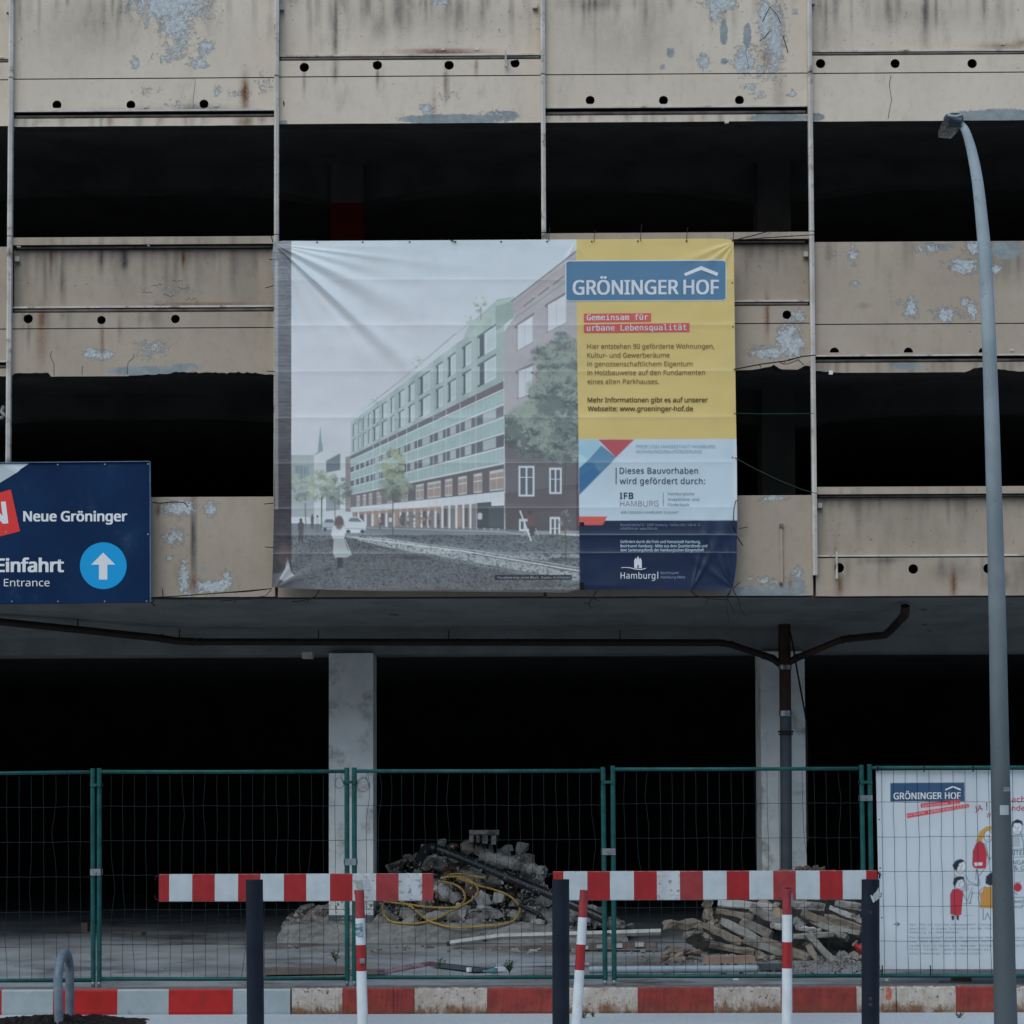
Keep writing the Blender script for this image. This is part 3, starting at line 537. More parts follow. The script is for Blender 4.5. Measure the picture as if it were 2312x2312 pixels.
for (x, y, a, r) in ((366, 1441.5, -.14, 9.4), (436, 1449, 0, 9.3), (453, 1449, 0, 9.2), (1034, 1450, 0, 8.8), (1632, 1452, -.1, 8.6), (1652, 1455, -.2, 8.6), (1724, 1480, -.33, 8.8), (1742, 1486, -.4, 9), (1799, 1485, .45, 9), (1817, 1478, .42, 8.8), (1901, 1445, .3, 8.8), (1919, 1441.5, .1, 8.8), (1978, 1436, .1, 8.8)): ring(x, y, a, r, 5, 'iron')
for (x, y) in ((176, 1418), (405, 1446), (719, 1449), (1013, 1449), (1400, 1449)):
    yq = float(np.interp(x, [0, 200, 362, 440], [.9, 1.4, 1.8, PY])); MB().tube([P(x, y, yq), P(x, y-26, yq)], .006, 6).build('hanger_rod', M['iron'], DP)
b = MB().tube(pts_spline([P(x, y, PY-.05) for x, y in ((1780, 1415), (1789, 1450), (1799, 1510), (1812, 1580), (1821, 1640), (1822, 1740), (1822, 1800), (1824, 1900))]), .009, 6)
tag(b.build('hanging_cable', M['cord']), 'thin black cable hanging beside the downpipe on the right column', 'cable')

# ================================================================== the row of houses across the street, behind the camera: it closes off the low sky
def house(x0, x1, yf, h, m, label, seed):
    T = empty('brick_house', ((x0+x1)/2, yf, 0), label, 'house'); MB().box(x0, x1, yf-11, yf, 0, h).build('wall', M[m], T)
    b = MB(); b.add([(x0, yf+.3, h+.002), (x1, yf+.3, h+.002), (x1, yf-5.5, h+3), (x0, yf-5.5, h+3), (x1, yf-11.3, h+.002), (x0, yf-11.3, h+.002)], [(0, 1, 2, 3), (3, 2, 4, 5), (0, 3, 5), (1, 4, 2), (0, 5, 4, 1)]); b.build('roof', M['black_pipe'], T)
    n = int((x1-x0)/2.4)
    for fl in range(int(h/3.2)):
        for i in range(n):
            x = x0+(x1-x0)*(i+.5)/n; z = 1.0+fl*3.2; MB().box(x-.55, x+.55, yf, yf+.05, z, z+1.7).build('window', M['head'], T)
M['house_a'] = mat_simple('dark_red_brick_wall', (.16, .085, .07), (.12, .07, .055), 3, .9, .3, 20); M['house_b'] = mat_simple('ochre_plaster_wall', (.26, .23, .19), (.20, .18, .15), 3, .9, .2, 20)
for i, (a, c, h, m, lab) in enumerate(((-46, -27, 15, 'house_a', 'dark red brick house across the street, behind the camera, westernmost of the row'), (-27, -9, 17, 'house_b', 'ochre plastered house across the street, behind the camera, tallest of the row'), (-9, 12, 16, 'house_a', 'dark red brick house directly behind the camera across the street'), (12, 31, 14.5, 'house_b', 'low ochre plastered house across the street, behind the camera'), (31, 50, 16.5, 'house_a', 'dark red brick house across the street, behind the camera, easternmost of the row'))):
    house(a, c-.02, -40, h, m, lab, i)
# ================================================================== ground
KY = -2.65
road = MB().box(-150, 150, -160, KY, -.3, 0).build('road', M['road']); tag(road, kind='structure')
rs = MB().box(-150, 150, -162, -7.4, -.31, .004).build('asphalt_road', M['asphalt']); tag(rs, kind='structure')
# floor under and before the building: shallow rise
b = MB(); nxg, nyg = 120, 60; xs = np.linspace(-14, 13, nxg); ys = np.concatenate([np.linspace(KY+.22, 3, 40), np.linspace(3.4, 13.8, 20)])
zf = lambda x, y: .2+.05*min(1, max(0, (y+.5)/1.5))+.012*float(fbm(np.array([x*1.3]), np.array([y*1.3]), 3, 2)[0]-.5)*min(1, (y-KY)/.8)
V = [(x, y, zf(x, y) if y > KY+.3 else .199) for y in ys for x in xs]
b.add(V, [(j*nxg+i, j*nxg+i+1, (j+1)*nxg+i+1, (j+1)*nxg+i) for j in range(len(ys)-1) for i in range(nxg-1)])
tag(b.build('floor', M['floor'], smooth=True), kind='structure')
tag(MB().box(-150, -14, KY+.22, 60, -.3, .2).build('pavement', M['kerb_top']), kind='structure'); tag(MB().box(13, 150, KY+.22, 60, -.3, .2).build('pavement', M['kerb_top']), kind='structure')
tag(MB().box(-14, 13, 14.0, 60, -.3, .2).build('pavement', M['kerb_top']), kind='structure')
KERB = tag(MB().box(-150, 150, KY+.03, KY+.21, -.25, .196).build('kerb', M['kerb_top']), kind='structure')
segs = [(-420, -300, 'kerb_red_new'), (-300, -170, 'kerb_white_new'), (-170, -112, 'kerb_red_new'), (-112, 4, 'kerb_red_new'), (4, 120, 'kerb_white_new'), (120, 265, 'kerb_red_new'), (265, 381, 'kerb_white_new'), (381, 526, 'kerb_red_new'), (526, 655.5, 'kerb_white_new'),
        (659, 773, 'kerb_white_old'), (773, 888, 'kerb_red_old'), (888.6, 936, 'kerb_red_old'), (936, 1100, 'kerb_white_old'), (1100, 1250, 'kerb_red_old'), (1250, 1440, 'kerb_white_old'), (1440, 1612, 'kerb_red_old'), (1612, 1763, 'kerb_white_old'), (1763, 1934, 'kerb_red_old'),
        (1934, 2022.6, 'kerb_white_old'), (2024.6, 2158, 'kerb_white_old'), (2158, 2264, 'kerb_red_old'), (2264, 2420, 'kerb_white_old'), (2420, 2600, 'kerb_red_old'), (2600, 2760, 'kerb_white_old')]
def kerb_stone(xa, xb, m, i):
    n = 24; new = 'new' in m; H = .2-(.004 if new else 0); b = MB(); prof = [(KY, 0), (KY-.004, .02), (KY, H-.014), (KY+.014, H), (KY+.10, H+.002), (KY+.20, H+.002)]; V = []
    for k in range(n+1):
        x = xa+(xb-xa)*k/n
        for q, (y, z) in enumerate(prof):
            j = 0 if new else .0035; V.append((x, y+random.uniform(-j, j)*(q in (1, 2)), z+random.uniform(-j, j)*(q in (3,))))
    np_ = len(prof); F = [(k*np_+q, (k+1)*np_+q, (k+1)*np_+q+1, k*np_+q+1) for k in range(n) for q in range(np_-1)]
    mi = [1 if q >= 3 else 0 for k in range(n) for q in range(np_-1)]
    b.add(V, F); b.m = mi; return b.build('kerb_stone', [M[m], M['kerb_top']], KERB)
for i, (a, c, m) in enumerate(segs):
    kerb_stone(P(a, 2255, KY).x, P(c, 2255, KY).x-.0008, m, i)
p = P(2006, 2245, KY-.008); MB().add([(p.x+dx*.004, KY-.009, p.z+dz*.004) for dx, dz in ((-5, -9), (3, -10), (6, 0), (4, 12), (-1, 14), (-3, 8), (0, 2), (-6, -3))], [tuple(range(8))]).build('orange_mark', mat_simple('orange_spray', (.75, .16, .09), None, 30, .7, 0), KERB)
# ================================================================== text
def _font(fn):
    try:
        return bpy.data.fonts.load(os.path.join(bpy.utils.system_resource('DATAFILES'), 'fonts', fn), check_existing=True)
    except Exception:
        return None
FONTS = {'sans': _font('NotoSansHebrew-Regular.woff2'), 'mono': _font('DejaVuSansMono.woff2')}
_tc = {}
def glyphs(s, font='sans', bold=0.0, res=3, space=1.0):
    k = (s, font, bold, res, space)
    if k in _tc: return _tc[k]
    cu = bpy.data.curves.new('lettering', 'FONT'); cu.body = s; cu.resolution_u = res; cu.offset = bold; cu.space_character = space
    if FONTS.get(font): cu.font = FONTS[font]
    cu.fill_mode = 'FRONT' if hasattr(cu, 'fill_mode') else cu.fill_mode
    ob = bpy.data.objects.new('lettering', cu); COL.objects.link(ob); dg = bpy.context.evaluated_depsgraph_get(); dg.update()
    me = bpy.data.meshes.new_from_object(ob.evaluated_get(dg)); bpy.data.objects.remove(ob)
    V = np.array([v.co[:] for v in me.vertices]); F = [tuple(p.vertices) for p in me.polygons]; bpy.data.meshes.remove(me); bpy.data.curves.remove(cu)
    _tc[k] = (V, F); return _tc[k]
def lettering(s, xa, xb, ya, surf, rgb, parent, yb=None, cap=None, font='sans', bold=0.0, off=.003, res=3, name='lettering', space=1.0, shear=0.0, rough=.55):
    """text whose baseline runs from (xa,ya) to (xb,yb) on the surface; cap = height of a capital in the same units"""
    V, F = glyphs(s, font, 0.0, res, space); x0, x1 = V[:, 0].min(), V[:, 0].max(); sx = (xb-xa)/(x1-x0); yb = ya if yb is None else yb
    hv = glyphs('H', font, 0.0, res, 1.0)[0]; H = hv[:, 1].max()-hv[:, 1].min()
    sy = sx if cap is None else cap/H
    u = (V[:, 0]-x0)*sx; t = u/(xb-xa); px = xa+u+V[:, 1]*sy*(shear+(yb-ya)/(xb-xa)); py = ya+(yb-ya)*t-V[:, 1]*sy
    w = bold*sy; W3 = []; F2 = []; nv = len(V)      # heavier strokes: the same glyphs overlaid a hair apart
    for q, (dx, dy) in enumerate(((-w, -w*.5), (w, -w*.5), (-w, w*.5), (w, w*.5)) if bold else ((0, 0),)):
        W3 += [tuple(v) for v in surf(px+dx, py+dy, off+.00015*q)]; F2 += [tuple(i+q*nv for i in f) for f in F]
    F = F2; me = bpy.data.meshes.new(name); me.from_pydata(W3, [], F); me.materials.append(pmat(*rgb, rough))
    return link(name, me, parent)
def flat(name, poly, surf, rgb, parent, off=.002, sub=1, mat=None):
    """flat printed shape following the surface"""
    pts = []
    for i in range(len(poly)):
        a = poly[i]; b = poly[(i+1) % len(poly)]
        for k in range(sub): pts.append((a[0]+(b[0]-a[0])*k/sub, a[1]+(b[1]-a[1])*k/sub))
    A = np.array(pts, float); W3 = surf(A[:, 0], A[:, 1], off); me = bpy.data.meshes.new(name)
    me.from_pydata([tuple(v) for v in W3], [], [tuple(range(len(pts)))]); me.materials.append(mat or pmat(*rgb)); return link(name, me, parent)
# ================================================================== painting printed cloths (numpy)
class Canvas:
    def __init__(s, x0, y0, x1, y1, st, base):
        s.x0, s.y0, s.st = x0, y0, st; s.nx = int((x1-x0)/st)+1; s.ny = int((y1-y0)/st)+1
        s.X, s.Y = np.meshgrid(x0+np.arange(s.nx)*st, y0+np.arange(s.ny)*st); s.C = np.ones((s.ny, s.nx, 3))*s2l(base)
    def _win(s, pts, pad=2):
        a = np.array(pts, float); i0 = max(0, int((a[:, 0].min()-s.x0)/s.st)-pad); i1 = min(s.nx, int((a[:, 0].max()-s.x0)/s.st)+pad+1)
        j0 = max(0, int((a[:, 1].min()-s.y0)/s.st)-pad); j1 = min(s.ny, int((a[:, 1].max()-s.y0)/s.st)+pad+1); return slice(j0, j1), slice(i0, i1)
    def blend(s, w, m, col):
        if w[0].start >= w[0].stop or w[1].start >= w[1].stop: return
        col = s2l(col) if not (isinstance(col, np.ndarray) and col.ndim == 3) else col
        m = np.clip(m, 0, 1)[..., None]; s.C[w] = s.C[w]*(1-m)+col*m
    def poly(s, pts, col, a=1.0, tex=None):
        w = s._win(pts); X, Y = s.X[w], s.Y[w]; acc = np.zeros(X.shape); n = len(pts)
        for ox, oy in ((-.25, -.25), (.25, -.25), (.25, .25), (-.25, .25)):
            x = X+ox*s.st; y = Y+oy*s.st; ins = np.zeros(X.shape, bool)
            for i in range(n):
                xa, ya = pts[i]; xb, yb = pts[(i+1) % n]
                if ya == yb: continue
                c = ((ya > y) != (yb > y)) & (x < (xb-xa)*(y-ya)/(yb-ya)+xa); ins ^= c
            acc += ins
        m = acc/4*a
        if tex is not None: m = m*tex(X, Y)
        s.blend(w, m, col)
    def ell(s, cx, cy, rx, ry, col, a=1.0, soft=.12, tex=None):
        w = s._win([(cx-rx*1.3, cy-ry*1.3), (cx+rx*1.3, cy+ry*1.3)]); X, Y = s.X[w], s.Y[w]; d = np.sqrt(((X-cx)/rx)**2+((Y-cy)/ry)**2)
        m = np.clip((1-d)/max(soft, s.st/min(rx, ry))+.5, 0, 1)*a
        if tex is not None: m = m*tex(X, Y)
        s.blend(w, m, col)
    def line(s, pts, wd, col, a=1.0):
        for (xa, ya), (xb, yb) in zip(pts[:-1], pts[1:]):
            w = s._win([(xa, ya), (xb, yb)], int(wd/s.st)+3); X, Y = s.X[w], s.Y[w]; L = max((xb-xa)**2+(yb-ya)**2, 1e-6)
            t = np.clip(((X-xa)*(xb-xa)+(Y-ya)*(yb-ya))/L, 0, 1); d = np.hypot(X-xa-t*(xb-xa), Y-ya-t*(yb-ya))
            s.blend(w, np.clip((wd/2-d)/s.st+.5, 0, 1)*a, col)
    def tree(s, cx, cy, rx, ry, dark, mid, light, seed, n=60, a=.9, sc_=1.0):
        r = np.random.default_rng(seed)
        for i in range(n):
            t = r.uniform(0, 2*math.pi); q = math.sqrt(r.uniform(0, 1))*.9; x = cx+rx*q*math.cos(t); y = cy+ry*q*math.sin(t); k = r.uniform(0, 1)-(y-cy)/ry*.25+(-.1 if i < n*.4 else .15)
            c = dark if k < .35 else mid if k < .75 else light; R = r.uniform(.16, .34)*min(rx, ry)*sc_
            s.ell(x, y, R, R*.8, c, a*.85, .5, tex=lambda X, Y: np.clip((fbm(X/3.2, Y/3.2, 3, seed+i)-.33)*5, 0, 1))
ST = 1.45
cv = Canvas(612, 538, 1668, 1342, ST/2, (176, 194, 206))
Q = lambda *p: [(600+x*.4453, 500+y*.4451) for x, y in zip(p[::2], p[1::2])]
q1 = lambda x, y: (600+x*.4453, 500+y*.4451)
# sky
t_ = np.clip((cv.Y-540)/(1030-540), 0, 1)[..., None]; cv.C[:] = s2l((172, 191, 204))*(1-t_)+s2l((186, 206, 215))*t_
cv.C *= (1+.05*(fbm(cv.X/260, cv.Y/90, 3, 4)-.5))[..., None]
# far buildings, spire
cv.poly(Q(262, 1175, 278, 1030, 284, 1110, 292, 1160), (112, 140, 156)); cv.poly(Q(250, 1175, 300, 1160, 300, 1230, 250, 1230), (140, 158, 166))
cv.poly(Q(130, 1185, 250, 1185, 250, 1500, 130, 1500), (142, 155, 164)); cv.poly(Q(145, 1240, 218, 1245, 218, 1330, 145, 1330), (104, 128, 142))
for i in range(5): cv.line(Q(132, 1240+i*38, 245, 1240+i*38), 1.0, (118, 130, 138))
for i in range(4): cv.line(Q(150+i*20, 1245, 150+i*20, 1330), .8, (160, 175, 184))
cv.poly(Q(245, 1190, 330, 1147, 440, 1155, 440, 1500, 245, 1500), (178, 192, 200)); cv.poly(Q(306, 1215, 378, 1175, 378, 1260, 306, 1275), (92, 108, 122)); cv.poly(Q(306, 1370, 378, 1370, 378, 1460, 306, 1470), (120, 135, 146))
cv.poly(Q(404, 1195, 470, 1180, 470, 1480, 404, 1470), (126, 118, 120))
# long green and white building: v runs 0 at the roof to 1 at the foot
xl, xr = 430, 1210
def ty(x, v):
    k = (x-xl)/(xr-xl); top = 1018+(440-1018)*k; bot = 1545+(1570-1545)*k; return top+(bot-top)*v
def strip(xa, xb, va, vb, col, a=1.0, n=1, tex=None):
    cv.poly([q1(xa, ty(xa, va)), q1(xb, ty(xb, va)), q1(xb, ty(xb, vb)), q1(xa, ty(xa, vb))], col, a, tex)
strip(xl, 1000, 0, .36, (150, 168, 176)); strip(1000, 1210, 0, .36, (138, 160, 162))
cv.poly(Q(1035, 520, 1175, 395, 1265, 385, 1258, 480, 1210, 520, 1210, 560, 1000, 590), (150, 172, 172)); cv.poly(Q(1165, 430, 1262, 400, 1258, 485, 1165, 560), (126, 150, 150))
cv.line(Q(430, 1000, 700, 800, 960, 575, 1165, 420), 1.6, (150, 152, 160)); cv.line(Q(520, 935, 700, 790, 960, 570), 1.2, (120, 125, 132)); cv.line(Q(1170, 400, 1262, 380), 1.2, (112, 125, 130))
r_ = np.random.default_rng(5)
for i in range(14):   # upper wall tinted panels
    xa = xl+(xr-xl)*(1-(1-i/14)**.75) ; strip(xa, xa+18+i*2, .0, .35, ((128, 150, 150) if i % 2 else (164, 178, 184)), .45)
ux = lambda u: xl+(xr-xl)*u
wins = [(.015, .035), (.05, .065), (.08, .10), (.115, .13), (.145, .185), (.20, .235), (.26, .285), (.31, .35), (.375, .415), (.445, .515), (.555, .60), (.63, .685), (.725, .785), (.825, .945)]
for (va, vb) in ((.045, .155), (.185, .295)):
    for (a, b_) in wins:
        strip(ux(a), ux(b_), va, vb, (176, 192, 200)); strip(ux(a), ux(a+(b_-a)*.38), va, vb, (62, 82, 92)); strip(ux(a)+1, ux(a+(b_-a)*.12), va+.01, vb-.01, (150, 170, 178))
        strip(ux(a+(b_-a)*.5), ux(a+(b_-a)*.94), va+.012, vb-.012, (160, 180, 190)); strip(ux(a), ux(b_), va-.004, va+.006, (80, 96, 102))
strip(xl, xr, .325, .365, (92, 92, 104)); strip(xl, xr, .365, .43, (138, 168, 174)); strip(xl, xr, .43, .49, (84, 88, 100)); strip(xl, xr, .49, .56, (134, 164, 170)); strip(xl, xr, .56, .625, (82, 86, 98)); strip(xl, xr, .625, .695, (134, 162, 168))
strip(900, xr, .33, .37, (96, 86, 100)); strip(960, xr, .43, .49, (100, 96, 112), .8)
for v in (.363, .43, .488, .56, .623, .695): strip(xl, xr, v-.003, v+.004, (186, 200, 208))
for i in range(36):
    xa = ux(i/36.0); [strip(xa, xa+1.3, v, v+.065, (164, 186, 192), .7) for v in (.365, .49, .627)]
for (va, vb) in ((.437, .482), (.568, .615)):
    for (a, b_) in wins: strip(ux(a), ux(b_), va, vb, (160, 174, 184), .8); strip(ux(a), ux(a+(b_-a)*.3), va, vb, (64, 78, 90), .9)
for x in (1065, 985, 915, 850, 770, 715, 665, 620, 580, 545): cv.line([q1(x, ty(x, .33)), q1(x, ty(x, .69))], 1.2, (176, 188, 198))
strip(xl, xr, .70, .825, (84, 76, 84)); strip(xl, 620, .70, .825, (98, 96, 102))
for (a, b_) in ((.04, .06), (.08, .1), (.12, .14), (.17, .20), (.24, .28), (.33, .37), (.425, .475), (.50, .585), (.615, .66), (.70, .755), (.80, .855), (.905, .995)):
    strip(ux(a), ux(b_), .72, .815, (168, 172, 180)); strip(ux(a)+2, ux(b_)-2, .733, .808, (140, 122, 118)); strip(ux((a+b_)/2)-.8, ux((a+b_)/2)+.8, .72, .815, (178, 186, 194)); strip(ux(a), ux(b_), .755, .76, (178, 186, 194))
strip(xl, xr, .822, .868, (186, 198, 208))
for i in range(20): strip(ux(i/20), ux(i/20)+14, .822, .868, (164, 178, 190), .6)
strip(xl, xr, .868, 1, (120, 104, 104))
for i in range(22):
    a = i/22; strip(ux(a), ux(a+.012), .868, 1, (196, 206, 214)); strip(ux(a+.014), ux(a+.036), .885, .985, ((148, 122, 112), (66, 62, 72), (92, 104, 116))[i % 3], .85)
strip(470, 880, .868, .893, (150, 120, 110), .8); strip(1070, 1210, .865, .99, (44, 52, 62)); strip(1145, 1208, .865, .885, (196, 208, 216)); strip(1130, 1210, .89, .985, (60, 68, 78))
cv.line([q1(1207, 780), q1(1212, 1570)], 1.4, (176, 184, 190))
# neighbours on the right: rose plaster above, dark brick below
cv.poly(Q(1210, 560, 1262, 480, 1250, 405, 1578, 140, 1600, 120, 1600, 960, 1210, 985), (152, 150, 160)); cv.poly(Q(1245, 400, 1262, 470, 1600, 210, 1600, 165), (150, 142, 152), .8)
cv.line(Q(1245, 405, 1590, 140), 2.4, (86, 78, 86)); cv.line(Q(1258, 425, 1590, 172), 1.0, (120, 112, 120)); cv.line(Q(1262, 490, 1600, 250), 1.4, (112, 104, 112))
for (x, y) in ((1335, 400), (1410, 345), (1485, 290)): cv.poly(Q(x-28, y+22, x+28, y-22, x+28, y-8, x-28, y+36), (118, 110, 120)); cv.line(Q(x-28, y+20, x+28, y-24), 1, (190, 182, 190))
for (xa, ya, xb, yb, h) in ((1275, 530, 1352, 480, 130), (1428, 425, 1522, 372, 140), (1280, 760, 1352, 735, 140)):
    cv.poly(Q(xa-14, ya-2, xb+8, yb-20, xb+8, yb-8, xa-10, ya+14), (110, 100, 110)); cv.poly(Q(xa, ya, xb, yb, xb, yb+h, xa, ya+h), (182, 192, 202)); cv.line(Q(xa, ya, xa, ya+h), 1.4, (96, 96, 108)); cv.line(Q((xa+xb)/2, (ya+yb)/2, (xa+xb)/2, (ya+yb)/2+h), 1.4, (150, 158, 168)); cv.line(Q(xa-6, ya+h, xb+6, yb+h), 1.6, (120, 112, 122))
cv.poly(Q(1210, 985, 1600, 900, 1600, 1570, 1215, 1570), (84, 80, 90)); cv.poly(Q(1210, 1380, 1600, 1330, 1600, 1590, 1215, 1575), (68, 56, 64), .75); cv.line(Q(1210, 985, 1600, 905), 2.2, (60, 52, 62))
for i in range(40): cv.line(Q(1215, 1000+i*14, 1590, 985+i*14.5), .6, (110, 96, 106), .45)
for (xa, xb, ya, yb) in ((1282, 1362, 1240, 1395), (1438, 1500, 1250, 1382), (1440, 1492, 1500, 1600), (1285, 1340, 1510, 1570)):
    cv.poly(Q(xa, ya, xb, ya, xb, yb, xa, yb), (190, 198, 208)); cv.poly(Q(xa+8, ya+10, (xa+xb)/2-4, ya+10, (xa+xb)/2-4, yb-8, xa+8, yb-8), (66, 76, 92)); cv.poly(Q((xa+xb)/2+4, ya+10, xb-8, ya+10, xb-8, yb-8, (xa+xb)/2+4, yb-8), (66, 76, 92)); cv.line(Q(xa, ya+58, xb, ya+58), 1.4, (190, 198, 208))
# ground of the picture
cobb = lambda X, Y: np.clip((vnoise(X/3.4, Y/1.9, 3)-.45)*3, 0, 1)
cv.poly(Q(130, 1530, 520, 1545, 1210, 1572, 1600, 1600, 1600, 1850, 130, 1900), (100, 110, 121)); gx = (cv.Y-1230)/110
g = np.clip((cv.Y-1195)/120, 0, 1)
cv.poly(Q(470, 1545, 1210, 1560, 1600, 1600, 1600, 1690, 1100, 1660, 640, 1600), (92, 101, 112), .8); cv.poly(Q(400, 1590, 620, 1605, 1000, 1680, 1620, 1790, 1620, 1830, 900, 1700, 420, 1620), (146, 156, 166), .9)
cv.poly(Q(1000, 1682, 1620, 1690, 1620, 1730, 1150, 1700), (140, 150, 162), .8); cv.poly(Q(130, 1640, 400, 1600, 900, 1720, 1620, 1850, 1620, 1960, 100, 1960), (84, 90, 98), .9)
cv.poly(Q(130, 1590, 1620, 1590, 1620, 1960, 100, 1960), (46, 52, 60), .75, cobb); cv.poly(Q(130, 1640, 1620, 1700, 1620, 1960, 100, 1960), (118, 126, 134), .35, lambda X, Y: np.clip((vnoise(X/3.0+9, Y/1.7, 8)-.55)*4, 0, 1))
cv.line(Q(430, 1600, 1000, 1672, 1600, 1775), 1.8, (186, 196, 204)); cv.line(Q(520, 1600, 1100, 1675, 1600, 1760), 1.0, (170, 180, 188)); cv.line(Q(500, 1553, 1210, 1575, 1360, 1600), 1.3, (150, 160, 168))
cv.ell(*q1(640, 1592), 16, 2, (60, 64, 74), .7, .5); cv.ell(*q1(760, 1706), 38, 4, (58, 60, 70), .6, .5); cv.ell(*q1(870, 1590), 17, 2, (70, 74, 84), .6, .5); cv.ell(*q1(1520, 1715), 40, 5, (52, 56, 66), .7, .5)
# trees of the picture
cv.tree(*q1(180, 1350), 26, 34, (92, 108, 104), (126, 142, 134), (154, 168, 156), 1, 40); cv.tree(*q1(290, 1340), 34, 38, (96, 112, 102), (134, 150, 136), (160, 174, 158), 2, 60); cv.tree(*q1(380, 1370), 26, 36, (70, 84, 84), (104, 120, 116), (130, 144, 134), 3, 46)
cv.line([q1(284, 1400), q1(282, 1560)], 3, (62, 66, 74)); cv.line([q1(350, 1420), q1(352, 1530)], 2, (70, 74, 82)); cv.line([q1(200, 1430), q1(203, 1550)], 2.4, (84, 90, 98))
cv.tree(*q1(645, 1240), 28, 40, (78, 94, 82), (112, 128, 104), (146, 160, 124), 4, 60); cv.tree(*q1(655, 1345), 38, 32, (72, 88, 82), (108, 122, 108), (138, 150, 130), 6, 60); cv.line([q1(645, 1380), q1(645, 1592)], 2.6, (58, 60, 66))
cv.tree(*q1(1085, 415), 17, 22, (120, 138, 128), (150, 166, 158), (176, 190, 178), 7, 26); cv.tree(*q1(1030, 490), 12, 14, (132, 150, 140), (158, 174, 160), (176, 186, 170), 8, 18); cv.tree(*q1(770, 715), 14, 15, (120, 136, 120), (146, 162, 146), (164, 176, 160), 9, 16); cv.tree(*q1(552, 905), 9, 9, (130, 140, 130), (150, 160, 146), (164, 176, 160), 10, 12); cv.line([q1(1092, 430), q1(1090, 500)], 1.6, (104, 112, 112))
for (x, y, rx, ry, n, s_) in ((1500, 700, 46, 62, 130, 11), (1400, 720, 30, 40, 50, 16), (1480, 860, 66, 60, 150, 12), (1420, 1030, 88, 62, 190, 13), (1300, 1060, 44, 46, 60, 17), (1500, 1130, 50, 50, 110, 14), (1540, 960, 34, 90, 80, 18), (1350, 1150, 44, 26, 50, 19)):
    cv.tree(*q1(x, y), rx, ry, (52, 66, 72), (84, 100, 100), (128, 142, 134), s_, n, .95, .9)
cv.line([q1(1520, 1180), q1(1516, 1420), q1(1522, 1720)], 4, (70, 66, 76), .8); cv.tree(*q1(1515, 1560), 14, 50, (84, 88, 86), (110, 114, 108), (136, 140, 130), 15, 30, .6)
# cars and people
cv.poly(Q(398, 1580, 400, 1525, 415, 1500, 470, 1497, 500, 1525, 508, 1550, 500, 1578), (176, 190, 200)); cv.poly(Q(418, 1522, 428, 1503, 466, 1502, 488, 1524), (90, 104, 118)); cv.line(Q(402, 1556, 500, 1560), 1.4, (110, 122, 134)); cv.ell(*q1(418, 1572), 5, 4, (40, 44, 54)); cv.ell(*q1(490, 1572), 5, 4, (40, 44, 54))
cv.poly(Q(284, 1566, 286, 1530, 302, 1508, 342, 1508, 352, 1530, 352, 1560), (150, 164, 176)); cv.poly(Q(296, 1528, 306, 1511, 338, 1511, 346, 1528), (80, 94, 108)); cv.line(Q(286, 1552, 350, 1552), 1.4, (90, 100, 112)); cv.ell(*q1(300, 1562), 4, 4, (40, 44, 54))
def person(x, y, h, top, bot, hair=(60, 52, 56)):
    cv.ell(*q1(x, y+h*.07), h*.028, h*.034, hair); cv.poly(Q(x-h*.11, y+h*.5, x-h*.12, y+h*.2, x-h*.04, y+h*.13, x+h*.05, y+h*.13, x+h*.12, y+h*.2, x+h*.1, y+h*.5), top); cv.poly(Q(x-h*.09, y+h*.48, x+h*.1, y+h*.48, x+h*.08, y+h, x+h*.02, y+h, x, y+h*.62, x-h*.04, y+h, x-h*.1, y+h), bot)
person(178, 1505, 130, (62, 58, 70), (58, 54, 66)); person(262, 1490, 90, (166, 176, 186), (88, 96, 110)); person(236, 1485, 75, (70, 72, 84), (60, 62, 74)); person(1086, 1465, 96, (168, 178, 190), (50, 52, 64)); person(578, 1500, 60, (150, 110, 110), (60, 56, 66)); person(632, 1492, 66, (176, 186, 194), (96, 92, 100)); person(685, 1490, 66, (90, 84, 92), (66, 62, 72)); person(720, 1492, 60, (170, 140, 132), (70, 66, 74)); person(875, 1480, 74, (96, 80, 84), (60, 56, 66)); person(830, 1484, 66, (150, 104, 96), (64, 60, 68))
cv.tree(*q1(780, 1510), 20, 18, (84, 66, 68), (110, 96, 92), (130, 120, 110), 21, 30)
cv.ell(*q1(372, 1530), 11, 17, (84, 62, 66), 1, .3); cv.poly(Q(332, 1590, 338, 1550, 360, 1538, 392, 1538, 404, 1560, 400, 1600, 385, 1625, 345, 1615), (178, 190, 200)); cv.poly(Q(345, 1608, 396, 1608, 412, 1660, 438, 1690, 410, 1704, 352, 1708, 340, 1680), (142, 154, 160)); cv.line(Q(400, 1610, 430, 1680), 1.2, (176, 188, 192)); cv.poly(Q(360, 1704, 388, 1704, 388, 1742, 392, 1756, 362, 1756, 364, 1738), (58, 60, 70)); cv.ell(*q1(372, 1532), 9, 14, (92, 66, 68), .9, .4)
for x in (1300, 1385): cv.line([(q1(x, 1600)[0]+12*math.cos(a), q1(x, 1600)[1]+13*math.sin(a)) for a in np.linspace(0, 6.3, 20)], 1.0, (140, 146, 156), .8)
cv.line(Q(1300, 1600, 1330, 1560, 1370, 1560, 1385, 1600), 1.4, (150, 156, 166)); cv.line(Q(1290, 1470, 1345, 1618), 3, (190, 200, 208)); cv.ell(*q1(1340, 1478), 5, 6, (60, 52, 58)); cv.poly(Q(1325, 1490, 1358, 1490, 1364, 1550, 1332, 1555), (96, 62, 66)); cv.poly(Q(1330, 1548, 1366, 1548, 1362, 1590, 1345, 1600), (52, 54, 66))
